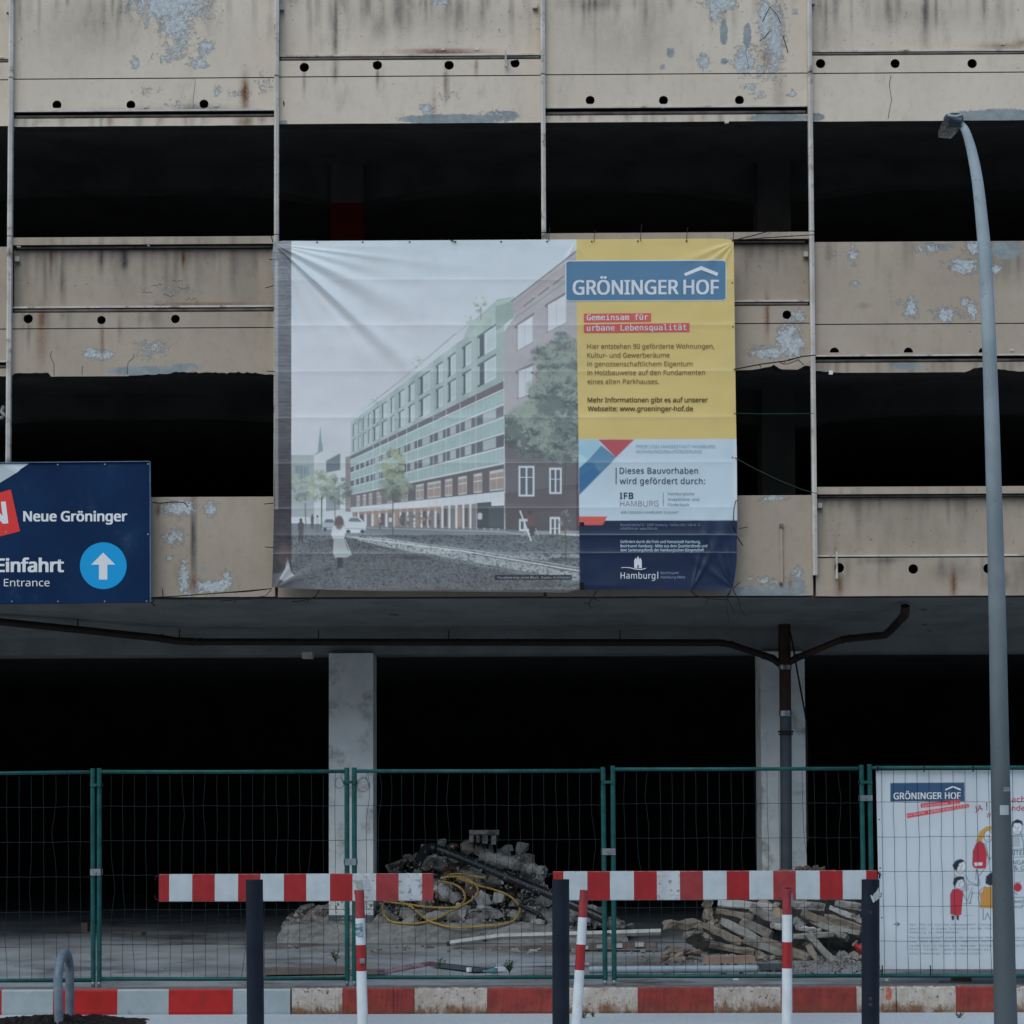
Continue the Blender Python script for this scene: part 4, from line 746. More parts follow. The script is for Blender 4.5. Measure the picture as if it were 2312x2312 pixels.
cv.line([(q1(175, 1600)[0]+15*math.cos(a), q1(175, 1600)[1]+15*math.sin(a)) for a in np.linspace(0, 6.3, 20)], 1.2, (84, 92, 104), .8)
# old wall strip at the left edge
bx0, bx1 = 600+20*.4453, 658; w = (slice(0, cv.ny), slice(0, int((bx1-cv.x0)/cv.st)+1)); X, Y = cv.X[w], cv.Y[w]
k = np.clip((Y-560)/700, 0, 1); k2 = fbm(X/22, Y/3.0, 4, 31); k = np.clip((Y-540)/560, 0, 1); base = (s2l((116, 124, 138))*(1-k)[..., None]+s2l((58, 56, 66))*k[..., None])*(.62+.7*k2)[..., None]
base = np.where(((Y % 7.5) < 1.1)[..., None] & (vnoise(X/9, Y/7.5, 4) > .35)[..., None], base*.62, base); base = np.where(((X > 620.5) & (X < 628) & (Y > 590) & (Y < 1150))[..., None], base*1.0+.10, base); base = np.where(((X >= 628) & (X < 629.3))[..., None], base*.7, base)
cv.C[w] = base; cv.poly(Q(30, 1790, 130, 1775, 150, 1800, 260, 1880, 260, 1960, 20, 1960), (76, 78, 88), .9); cv.poly(Q(70, 1815, 100, 1760, 108, 1700, 130, 1780, 145, 1795, 90, 1825), (150, 158, 170), .9); cv.ell(*q1(92, 1690), 14, 24, (78, 66, 72), .8, .5)
cv.poly(Q(20, 1868, 1600, 1868, 1600, 1960, 20, 1960), (66, 64, 66), .85)
# dark strip along the hem, then the black caption box of the picture
cv.poly([q1(1162, 1793), q1(1552, 1793), q1(1552, 1818), q1(1162, 1818)], (24, 28, 38))
# right-hand colour fields
A_ = lambda *p: [(1260+x*.2277, 520+y*.2277) for x, y in zip(p[::2], p[1::2])]; a1 = lambda x, y: (1260+x*.2277, 520+y*.2277)
B_ = lambda *p: [(1290+x*.2070, 960+y*.2070) for x, y in zip(p[::2], p[1::2])]; b1 = lambda x, y: (1290+x*.2070, 960+y*.2070)
cv.poly([(1301, 530), (1700, 530), (1700, 992), (1306, 992.5), (1303, 760)], (187, 164, 107))
cv.poly(B_(78, 155, 2000, 150, 2000, 1045, 85, 1045), (158, 182, 198)); cv.poly(B_(1765, 152, 2000, 150, 2000, 1045, 1770, 1045), (172, 194, 210), .7)
cv.poly(B_(85, 1042, 2000, 1038, 2000, 2000, 90, 2000), (18, 34, 62))
cv.poly(B_(78, 157, 285, 157, 328, 225, 85, 470), (132, 172, 192)); cv.poly(B_(78, 310, 110, 320, 165, 370, 84, 470), (146, 184, 202)); cv.poly(B_(328, 222, 488, 350, 440, 405, 160, 405), (80, 122, 152)); cv.poly(B_(160, 405, 440, 405, 86, 762, 84, 470), (58, 104, 144)); cv.poly(B_(86, 560, 230, 470, 320, 500, 86, 762), (50, 96, 140), .8); cv.poly(B_(440, 400, 488, 350, 330, 500, 300, 505, 235, 405), (84, 126, 150), .7)
cv.poly(B_(290, 157, 688, 155, 487, 352), (152, 74, 84)); cv.poly(B_(84, 997, 392, 997, 342, 1088, 84, 1092), (176, 84, 80))
# creases: thin pale lines drawn along the folds
for y in (631, 734, 838, 942, 1044, 1146, 1208, 1248):
    cv.line([(612, y+1.5), (1300, y), (1665, y-1)], 1.0, (190, 205, 214), .30 if y != 1208 else (0.0))
cv.line([(1306, 1207), (1664, 1207)], 1.6, (120, 140, 160), .6)
# --- cloth surface
BYb = -.16
def banner_disp(px, py):
    cx, cy = 619.0, 552.0; dx = px-cx; dy = py-cy; r = np.hypot(dx, dy)+1e-3; a = np.degrees(np.arctan2(dy, dx)); d = np.zeros_like(px)
    for (ang, wd, amp, r0, rr) in ((42, 2.6, .046, 20, 340), (46.5, 2.6, -.016, 20, 300), (25, 4.0, .027, 20, 270), (33, 3.2, -.012, 20, 260), (62, 3.4, .016, 20, 260), (54, 3.5, -.008, 20, 240), (76, 2.6, .010, 15, 320), (14, 2.8, .009, 20, 240), (7, 1.6, .007, 10, 300)):
        wdr = wd*(1+18/r); d += amp*np.exp(-((a-ang)/wdr)**2)*np.clip((r-4)/r0, 0, 1)*np.exp(-(r/rr)**2.2)*np.clip(1.15-np.exp(-r/60)*.35, 0, 1)*(.5+.5*np.clip(r/120, 0, 1))
    # pulls from the other corners and eyelets
    for (cx, cy, lst) in ((1660, 545, ((158, 5, .008, 150), (140, 6, .009, 170), (118, 5, .006, 160))), (1658, 1330, ((-142, 5, .010, 120), (-118, 4, .016, 190), (-108, 3, -.010, 180), (-100, 3, .010, 150))), (1300, 545, ((60, 7, .005, 120), (115, 7, .005, 120), (82, 6, .004, 100))), (1560, 1335, ((-62, 5, .010, 200), (-76, 4, .008, 160))), (620, 1328, ((-55, 7, .010, 120), (-25, 7, .008, 150)))):
        dx = px-cx; dy = py-cy; r = np.hypot(dx, dy)+1e-3; a = np.degrees(np.arctan2(dy, dx))
        for (ang, wd, amp, rr) in lst: d += amp*np.exp(-(((a-ang+180) % 360-180)/(wd*(1+14/r)))**2)*np.exp(-(r/rr)**2)*np.clip(r/25, 0, 1)
    # folding creases
    for y, am in ((631, .0035), (734, .0042), (838, .0038), (942, .004), (1044, .004), (1146, .004), (1208, .006), (1248, .005)):
        q = py-(y+1.5-(px-612)*.0024); d += am*1.15*np.exp(-(np.sqrt(q*q+2.0))/6)
    d += .022*(fbm(px/330, py/200, 2, 41)-.5)+.007*(fbm(px/70, py/46, 2, 43)-.5)
    d += .012*np.exp(-((px-1304)/26)**2)*np.clip((py-1100)/150, 0, 1)
    d += .010*np.sin(px/30)*np.clip((py-1290)/50, 0, 1)*.5
    edge = np.clip(np.minimum(np.minimum(px-614, 1662-px), np.minimum(py-543, 1336-py))/14, 0, 1); return d*(.25+.75*edge)
def banner_pt(px, py, off=0.0):
    px = np.asarray(px, float); py = np.asarray(py, float); W3 = Pn(px, py, BYb); W3[:, 1] -= banner_disp(px, py)+off; return W3
_l = (cv.C@np.array([.3, .6, .1]))[..., None]; cvC = cv.C.copy(); _m = (cv.X < 1301)[..., None]; _q = (cvC*.78+_l*np.array([.97, 1.0, 1.04])*.22)*np.array([.95, 1.02, 1.0])*(1+.16*(fbm(cv.X/2.3, cv.Y/2.0, 3, 77)-.5)+.10*(fbm(cv.X/14, cv.Y/9, 3, 78)-.5))[..., None]; _k = np.clip((cv.Y-1180)/60, 0, 1)[..., None]; _q = _q*(1-.11*(1-_k)*(cv.X > 660)[..., None])+s2l((156, 172, 182))*.11*(1-_k)*(cv.X > 660)[..., None]; _q = _q*(1+.14*_k*(cv.X > 660)[..., None]); cvC = np.where(_m, _q, cvC); cvC = (cvC[:cvC.shape[0]//2*2, :cvC.shape[1]//2*2]).reshape(cvC.shape[0]//2, 2, cvC.shape[1]//2, 2, 3).mean((1, 3))
def edge_l(v): return 614.5+np.interp(v, [0, .04, .08, .12, .25, .5, .8, .93, 1], [3, 0, 1.5, 4.5, 5, 5.5, 3.5, 1.5, -1])
def edge_t(u): return np.interp(u, [0, .02, .1, .5, .8, .97, 1], [547, 543.6, 544, 541.5, 539.4, 538.6, 541])
def edge_b(u): return np.interp(u, [0, .08, .2, .5, .64, .66, .8, .9, .965, 1], [1326, 1330, 1334, 1336.5, 1338, 1332, 1331, 1333, 1334, 1328])
def edge_r(v): return np.interp(v, [0, .25, .5, .62, .8, .93, 1], [1656.5, 1659, 1661.5, 1663.5, 1664.5, 1663, 1655])
def cloth(name, nu, nv, corner, surf, canvas, mat, parent, step):
    U, V_ = np.meshgrid(np.linspace(0, 1, nu), np.linspace(0, 1, nv)); px, py = corner(U.ravel(), V_.ravel()); W3 = surf(px, py, 0.0)
    me = bpy.data.meshes.new(name); n = nu*nv; me.vertices.add(n); me.vertices.foreach_set('co', W3.astype(np.float32).ravel())
    i = np.arange((nu-1)*(nv-1)); a = (i//(nu-1))*nu+i % (nu-1); q = np.stack([a, a+nu, a+nu+1, a+1], 1).astype(np.int32)
    me.loops.add(q.size); me.loops.foreach_set('vertex_index', q.ravel()); me.polygons.add(len(q)); me.polygons.foreach_set('loop_start', np.arange(0, q.size, 4, dtype=np.int32)); me.polygons.foreach_set('loop_total', np.full(len(q), 4, np.int32)); me.polygons.foreach_set('use_smooth', np.ones(len(q), bool))
    me.update(); C, cx0, cy0 = canvas; ix = np.clip((px-cx0)/step, 0, C.shape[1]-1.001); iy = np.clip((py-cy0)/step, 0, C.shape[0]-1.001); x0_ = ix.astype(int); y0_ = iy.astype(int); fx = (ix-x0_)[:, None]; fy = (iy-y0_)[:, None]
    c = (C[y0_, x0_]*(1-fx)+C[y0_, x0_+1]*fx)*(1-fy)+(C[y0_+1, x0_]*(1-fx)+C[y0_+1, x0_+1]*fx)*fy
    c = np.clip(c/ILL[None, :], .003, .85); at = me.color_attributes.new('print', 'FLOAT_COLOR', 'POINT'); at.data.foreach_set('color', np.concatenate([c, np.ones((n, 1))], 1).astype(np.float32).ravel())
    me.materials.append(mat); return link(name, me, parent)
BAN = empty('construction_banner', tuple(P(1138, 1335, BYb)), 'large printed banner with a street picture and a yellow text field on the facade', 'banner')
def bcorner(u, v): return edge_l(v)*(1-u)+edge_r(v)*u, edge_t(u)*(1-v)+edge_b(u)*v
cloth('cloth', 724, 548, bcorner, banner_pt, (cvC, cv.x0+ST/4, cv.y0+ST/4), M['banner'], BAN, ST)
def rrect(x0, y0, x1, y1, r, dyr=0.0, n=5):
    out = []
    for (cx, cy, a0) in ((x1-r, y0+r, -90), (x1-r, y1-r, 0), (x0+r, y1-r, 90), (x0+r, y0+r, 180)):
        for i in range(n+1):
            a = math.radians(a0+90*i/n); out.append((cx+r*math.cos(a), cy+r*math.sin(a)))
    return [(x, y+dyr*(x-x0)/(x1-x0)) for x, y in out]
def gridpoly(name, poly, surf, rgb, parent, off):
    """printed shape cut into strips so that it follows the folds"""
    A = np.array(poly); x0_, x1_ = A[:, 0].min(), A[:, 0].max(); n = max(2, int((x1_-x0_)/6)); V = []; F = []; m = 8
    xs = np.linspace(x0_+.05, x1_-.05, n+1)
    for x in xs:
        ys = []
        for i in range(len(poly)):
            (xa, ya), (xb, yb) = poly[i], poly[(i+1) % len(poly)]
            if (xa > x) != (xb > x): ys.append(ya+(yb-ya)*(x-xa)/(xb-xa))
        V += [(x, min(ys)+(max(ys)-min(ys))*j/m) for j in range(m+1)]
    V = np.array(V); W3 = surf(V[:, 0], V[:, 1], off); F = [(i*(m+1)+j, i*(m+1)+j+1, (i+1)*(m+1)+j+1, (i+1)*(m+1)+j) for i in range(n) for j in range(m)]
    me = bpy.data.meshes.new(name); me.from_pydata([tuple(v) for v in W3], [], F); me.materials.append(pmat(*rgb)); me.polygons.foreach_set('use_smooth', [True]*len(F)); return link(name, me, parent)
s = banner_pt
gridpoly('name_plate', rrect(1276.5, 588.5, 1640, 680.5, 4.5, -1.5), s, (176, 198, 212), BAN, .003); gridpoly('name_plate', rrect(1278.6, 590.5, 1638, 678.5, 3, -1.5), s, (70, 108, 140), BAN, .0045)
L = lambda t, xa, xb, ya, rgb, **k: lettering(t, xa, xb, ya, s, rgb, BAN, off=k.pop('off', .0045), **k)
la = lambda t, xa, xb, y, rgb, **k: L(t, 1260+xa*.2277, 1260+xb*.2277, 520+y*.2277, rgb, **k)
lb = lambda t, xa, xb, y, rgb, **k: L(t, 1290+xa*.2070, 1290+xb*.2070, 960+y*.2070, rgb, **k)
lett = (176, 202, 222)
la('GRÖNINGER', 150, 1190, 638, lett, bold=.022, cap=138*.2277, off=.006, yb=520+634*.2277, res=5); la('HOF', 1247, 1590, 634, lett, bold=.022, cap=138*.2277, off=.006, res=5)
flat('roof_mark', A_(1250, 430, 1418, 357, 1588, 425, 1576, 457, 1418, 396, 1262, 458), s, lett, BAN, .006)
gridpoly('red_label', A_(255, 827, 922, 822, 922, 908, 255, 914), s, (170, 82, 82), BAN, .003); gridpoly('red_label', A_(255, 935, 1303, 919, 1303, 1008, 255, 1016), s, (170, 82, 82), BAN, .003)
la('Gemeinsam für', 285, 893, 892, (206, 196, 212), font='mono', bold=.012, yb=520+888*.2277, cap=12.5); la('urbane Lebensqualität', 287, 1272, 996, (206, 196, 212), font='mono', bold=.012, yb=520+990*.2277, cap=12.5)
br = (104, 88, 62)
for t, xa, xb, y, bo in (('Hier entstehen 90 geförderte Wohnungen,', 288, 1548, 1172, .006), ('Kultur- und Gewerberäume', 290, 1105, 1260, .006), ('in genossenschaftlichem Eigentum', 290, 1332, 1347, .006), ('in Holzbauweise auf den Fundamenten', 292, 1455, 1434, .006), ('eines alten Parkhauses.', 292, 1000, 1522, .006), ('Mehr Informationen gibt es auf unserer', 293, 1483, 1705, .018), ('Webseite: www.groeninger-hof.de', 295, 1337, 1792, .018)):
    la(t, xa, xb, y, br if bo < .01 else (78, 66, 50), bold=bo, cap=10.6)
lb('FREIE UND HANSESTADT HAMBURG', 705, 1565, 250, (120, 140, 160), cap=7.2); lb('WOHNUNGSBAUFÖRDERUNG', 705, 1420, 305, (120, 140, 160), cap=7.2)
bar_ = lambda x0, y0, x1, y1, c: flat('rule', B_(x0, y0, x1, y0, x1, y1, x0, y1), s, c, BAN, .004)
bar_(483, 465, 492, 645, (30, 44, 62)); lb('Dieses Bauvorhaben', 527, 1380, 529, (44, 66, 88), cap=13.2, bold=.006, space=1.06); lb('wird gefördert durch:', 527, 1457, 641, (44, 66, 88), cap=13.2, bold=.006, space=1.06)
lb('IFB', 530, 672, 803, (34, 52, 84), cap=13.6, bold=.02, space=1.15); lb('HAMBURG', 530, 950, 887, (128, 122, 146), cap=12.6); bar_(998, 735, 1004, 885, (90, 112, 130))
for t, xb, y in (('Hamburgische', 1340, 765), ('Investitions- und', 1390, 825), ('Förderbank', 1285, 885)): lb(t, 1052, xb, y, (86, 112, 134), cap=6.6)
lb('WIR FÖRDERN HAMBURGS ZUKUNFT', 535, 1170, 966, (92, 112, 134), cap=5.4)
lb('Besenbinderhof 31 · 20097 Hamburg · Telefon: 040 / 248 46 - 0', 535, 1400, 1103, (100, 122, 150), cap=5.6); lb('info@ifbhh.de · www.ifbhh.de', 535, 935, 1143, (100, 122, 150), cap=5.6)
wh = (150, 176, 204)
lb('Gefördert durch die Freie und Hansestadt Hamburg,', 535, 1405, 1288, wh, cap=6.4, bold=.01); lb('Bezirksamt Hamburg - Mitte aus dem Quartiersfonds und', 535, 1480, 1334, wh, cap=6.4, bold=.01); lb('dem Sanierungsfonds der Hamburgischen Bürgerschaft', 535, 1447, 1379, wh, cap=6.4, bold=.01)
wc = (190, 210, 226)
for x, t in ((700, 0), (726, -18), (752, 0)):
    flat('castle_mark', B_(x-15, 1555+t*.2, x-15, 1478+t, x-8, 1462+t, x, 1446+t, x+8, 1462+t, x+15, 1478+t, x+13, 1562), s, wc, BAN, .004)
flat('castle_mark', B_(685, 1558, 685, 1500, 768, 1500, 768, 1560), s, wc, BAN, .0045); flat('castle_mark', B_(719, 1556, 719, 1532, 726, 1522, 733, 1532, 733, 1556), s, (20, 36, 64), BAN, .006)
flat('castle_mark', B_(540, 1554, 580, 1549, 640, 1552, 700, 1566, 760, 1570, 815, 1558, 812, 1566, 760, 1580, 700, 1576, 640, 1561, 580, 1556, 545, 1560), s, wc, BAN, .006)
lb('Hamburg', 537, 915, 1675, wc, cap=14.2, bold=.004, space=1.05); bar_(937, 1598, 947, 1675, wc); lb('Bezirksamt', 975, 1170, 1625, (110, 136, 166), cap=5.6); lb('Hamburg-Mitte', 975, 1242, 1672, (110, 136, 166), cap=5.6)
L('Visualisierung: Jonas Bloch, Duplex Architekten', q1(1172, 0)[0], q1(1545, 0)[0], q1(0, 1812)[1], (150, 160, 172), cap=5.2)
flat('black_tape', B_(88, 1062, 136, 1060, 138, 1094, 90, 1096), s, (14, 16, 22), BAN, .006); flat('black_tape', B_(92, 1718, 140, 1722, 136, 1800, 92, 1800), s, (14, 14, 18), BAN, .006)
for x in (716, 819, 925, 1028.5, 1131.5, 1235, 1336, 1440, 1550, 1654):
    A0 = np.array([[x+2.2*math.cos(a), 547.5-(x-700)*.0035+2.2*math.sin(a)] for a in np.linspace(0, 6.28, 9)[:-1]]); flat('eyelet', [tuple(q) for q in A0], s, (52, 68, 80), BAN, .004)
for (x, y) in ((1653.5, 639), (1655, 738), (1654, 1033), (1657, 1229), (1557, 1329), (1651, 1330)):
    flat('eyelet', [(x+1.8*math.cos(a), y+1.8*math.sin(a)) for a in np.linspace(0, 6.28, 9)[:-1]], s, (52, 60, 60), BAN, .004)
# ================================================================== ties of the banner
def wire_thing(name, pts, r, label, cat, mat='cord', group=None, Y=None, branches=()):
    b = MB().tube([P(*q) for q in pts], r, 6)
    for br_ in branches: b.tube([P(*q) for q in br_], r*.8, 5)
    return tag(b.build(name, M[mat]), label, cat, group)
gt = 'cords tying the banner to the building'
wire_thing('tie_cord', [(1655, 543, -.17), (1700, 532, -.1), (1735, 522, -.04), (1742, 519, 0.02)], .0045, 'dark cord from the top right banner corner up to the parapet rim', 'cord', group=gt)
wire_thing('tie_cord', [(1655, 543, -.17), (1740, 536, -.14), (1838, 530, -.10)], .004, 'dark cord from the top right banner corner to the fourth facade bar', 'cord', group=gt)
wire_thing('tie_cord', [(1657, 834, -.17), (1720, 822, -.15), (1780, 814, -.12), (1810, 805, -.1), (1842, 802, -.10)], .0055, 'dark cord crossing under the small drain hole right of the banner', 'cord', group=gt, branches=[[(1715, 824, -.15), (1718, 829, -.16)], [(1780, 812, -.12), (1801, 808, -.11)], [(1757, 816, -.13), (1772, 823, -.13)]])
wire_thing('tie_cord', [(1657, 933, -.17), (1720, 934.5, -.15), (1838, 933.5, -.10)], .0028, 'thin grey-green cord across the dark opening right of the yellow field', 'cord', 'cord_green', gt)
wire_thing('tie_cord', [(1659, 1033, -.17), (1700, 1056, -.17), (1760, 1085, -.14), (1810, 1105, -.10), (1846, 1115, -.10)], .0035, 'dark green cord sagging from the white field of the banner to the fourth bar', 'cord', 'cord_green', gt)
wire_thing('tie_cord', [(1661, 1131, -.19), (1657, 1150, -.2), (1656, 1176, -.19)], .004, 'short dark cord hanging at the right banner edge beside the white field', 'cord', group=gt, branches=[[(1661, 1131, -.19), (1664, 1130, -.16)]])
wire_thing('tie_cord', [(1656, 1188, -.19), (1663, 1210, -.14), (1677, 1232, -.04)], .0045, 'short dark cord slanting from the navy field to the wall', 'cord', group=gt, branches=[[(1668, 1194, -.06), (1688, 1190, -.03)]])
wire_thing('tie_cord', [(614, 1329, -.17), (520, 1337, -.1), (400, 1346, -.05), (342, 1349, -.04)], .0045, 'dark cord from the lower left banner corner to the navy board', 'cord', group=gt, branches=[[(614, 1329, -.17), (560, 1336, -.12), (500, 1339, -.1)], [(612, 1332, -.17), (600, 1345, -.1), (560, 1352, -.05), (498, 1357, -.04)], [(532, 1357, -.05), (528, 1364, -.05)], [(366, 1329, -.02), (368, 1346, -.02)]])
wire_thing('tie_cord', [(346, 1352, -.15), (343, 1362, -.17), (350, 1368, -.14), (341, 1360, -.13), (348, 1357, -.16)], .006, 'knotted dark cord at the lower right corner of the navy board', 'cord', group=gt)
wire_thing('tie_cord', [(720, 1332, -.19), (714, 1345, -.18), (700, 1352, -.16), (678, 1357, -.13), (660, 1358, -.12)], .0055, 'dark frayed cord hanging under the left part of the banner', 'cord', group=gt, branches=[[(700, 1352, -.16), (693, 1360, -.16)]])
wire_thing('tie_cord', [(1346, 1335, -.19), (1338, 1350, -.18), (1328, 1364, -.17), (1318, 1360, -.16)], .0055, 'dark frayed cord hanging under the castle mark of the banner', 'cord', group=gt, branches=[[(1338, 1350, -.18), (1352, 1356, -.17)], [(1330, 1362, -.17), (1334, 1374, -.16)]])
wire_thing('tie_cord', [(1558, 1331, -.2), (1570, 1344, -.17), (1600, 1352, -.16), (1640, 1354, -.18), (1651, 1331, -.2)], .005, 'dark cord looped below the lower right banner corner', 'cord', group=gt, branches=[[(1651, 1331, -.2), (1640, 1348, -.15), (1648, 1363, -.16), (1658, 1384, -.17)], [(1655, 1331, -.2), (1668, 1355, -.16), (1672, 1376, -.16), (1682, 1389, -.16)], [(1655, 1331, -.2), (1662, 1322, -.16), (1671, 1314, -.14)], [(1640, 1352, -.18), (1645, 1400, -.2), (1647, 1416, -.2)], [(1600, 1352, -.16), (1592, 1362, -.16)]])
for i, (x, y0_, y1_, where) in enumerate(((1239, 513, 543, 'over the third facade bar'), (1341, 520, 545, 'above the name plate'), (1446, 506, 544, 'above the name plate, the longest tie'), (1550, 514, 543, 'above the roof mark'), (1655, 522, 540, 'at the top right corner'))):
    wire_thing('strap', [(x+3 if i != 4 else x+1, y0_, -.06), (x+1, (y0_+y1_)/2, -.12), (x, y1_, -.18)], .0032, 'thin dark tie at the top banner edge '+where, 'cable tie', group='cable ties along the top edge of the banner')
wire_thing('strap', [(1012, 541, -.14), (1028, 546, -.19)], .0045, 'short dark cable tie lying across the pale sky at the top of the banner', 'cable tie', group='cable ties along the top edge of the banner')
for i, (x, y, x2, y2, l) in enumerate(((618, 586, 608, 586, 'at the pleated corner'), (617, 645, 600, 650, 'beside the flaking recessed wall'), (619, 839, 603, 838, 'level with the broken lintel'), (617, 1136, 597, 1138, 'upper one below the open deck'), (617, 1236, 599, 1235, 'lower one below the open deck'), (612, 533, 616, 546, 'rising to the parapet rim'))):
    wire_thing('strap', [(x, y, -.17), (x2, y2, -.04)], .004, 'short dark tie at the banner left edge, '+l, 'cable tie', group='cable ties along the left edge of the banner')
# ================================================================== navy direction board
SYb = -.14
def sign_pt(px, py, off=0.0):
    W3 = Pn(np.asarray(px, float), np.asarray(py, float), SYb); W3[:, 1] -= off; return W3
S_ = lambda *p: [(x*.3313, 1000+y*.3313) for x, y in zip(p[::2], p[1::2])]
SG = empty('direction_board', tuple(P(100, 1362, SYb)), 'navy blue direction board reading Neue Gröninger, Einfahrt, Entrance', 'sign')
tl, tr, br2, bl = P(-190, 1047.5, SYb), P(338.6, 1043, SYb), P(339.5, 1360, SYb), P(-190, 1366, SYb)
def slabq(q, y0, y1, m, name, par):
    b = MB(); b.add([(v.x, y0, v.z) for v in q]+[(v.x, y1, v.z) for v in q], [(0, 1, 2, 3), (7, 6, 5, 4), (0, 4, 5, 1), (1, 5, 6, 2), (2, 6, 7, 3), (3, 7, 4, 0)]); return b.build(name, M[m], par)
slabq([bl, br2, tr, tl], SYb, SYb+.03, 'navy', 'board', SG)
e = .006; MB().bar(tl+Vector((0, -.002, e/2)), tr+Vector((0, -.002, e/2)), e, .034).bar(tr+Vector((e/2, -.002, 0)), br2+Vector((e/2, -.002, 0)), e, .034).build('edge_trim', mat_simple('blue_grey_edge', (.16, .26, .38), None, 8, .5, 0), SG)
MB().box(-5.2, tr.x-.1, SYb+.031, -.03, tr.z-.5, tr.z-.44).box(-5.2, br2.x-.1, SYb+.031, -.03, br2.z+.25, br2.z+.31).build('mounting_rail', M['galv'], SG)
ss = sign_pt
flat('facet', S_(-560, 144, 198, 141, 0, 272, -560, 640), ss, (166, 184, 196), SG, .001); flat('facet', S_(0, 145, 110, 205, 0, 272, -300, 460), ss, (142, 160, 170), SG, .002); flat('facet', S_(0, 145, 20, 143, 135, 188, 110, 205), ss, (154, 172, 186), SG, .002)
flat('red_square', S_(-215, 395, 74, 318, 137, 602, -150, 676), ss, (196, 46, 46), SG, .002)
LS = lambda t, xa, xb, y, cap, **k: lettering(t, xa*.3313, xb*.3313, 1000+y*.3313, ss, (196, 210, 226), SG, cap=cap*.3313, res=5, **k)
LS('N', -72, 50, 560, 142, bold=.028, yb=1000+545*.3313, off=.003); LS('Neue Gröninger', 162, 864, 533, 66, bold=.03, off=.0015); LS('Einfahrt', -22, 430, 878, 88, bold=.035, off=.0015); LS('Entrance', 27, 338, 977, 50, bold=0, off=.0015)
flat('blue_disc', [(704*.3313+52.8*math.cos(a), 1000+837*.3313+52.8*math.sin(a)) for a in np.linspace(0, 2*math.pi, 49)[:-1]], ss, (0, 128, 188), SG, .0015)
flat('arrow', S_(704, 748, 786, 830, 732, 830, 732, 932, 675, 932, 675, 830, 621, 830), ss, (200, 214, 228), SG, .003)
for (x, y) in ((80, 1080), (393, 147), (395, 1080), (714, 145), (713, 1080), (1008, 143), (1008, 622), (998, 1078), (40, 608)):
    p = P(x*.3313, 1000+y*.3313, SYb-.004); MB().tube([p, p+Vector((0, .008, 0))], .0075, 8).build('screw', M['galv'], SG)
# ================================================================== mesh site fence
FY = -2.5; fs = sc(FY)
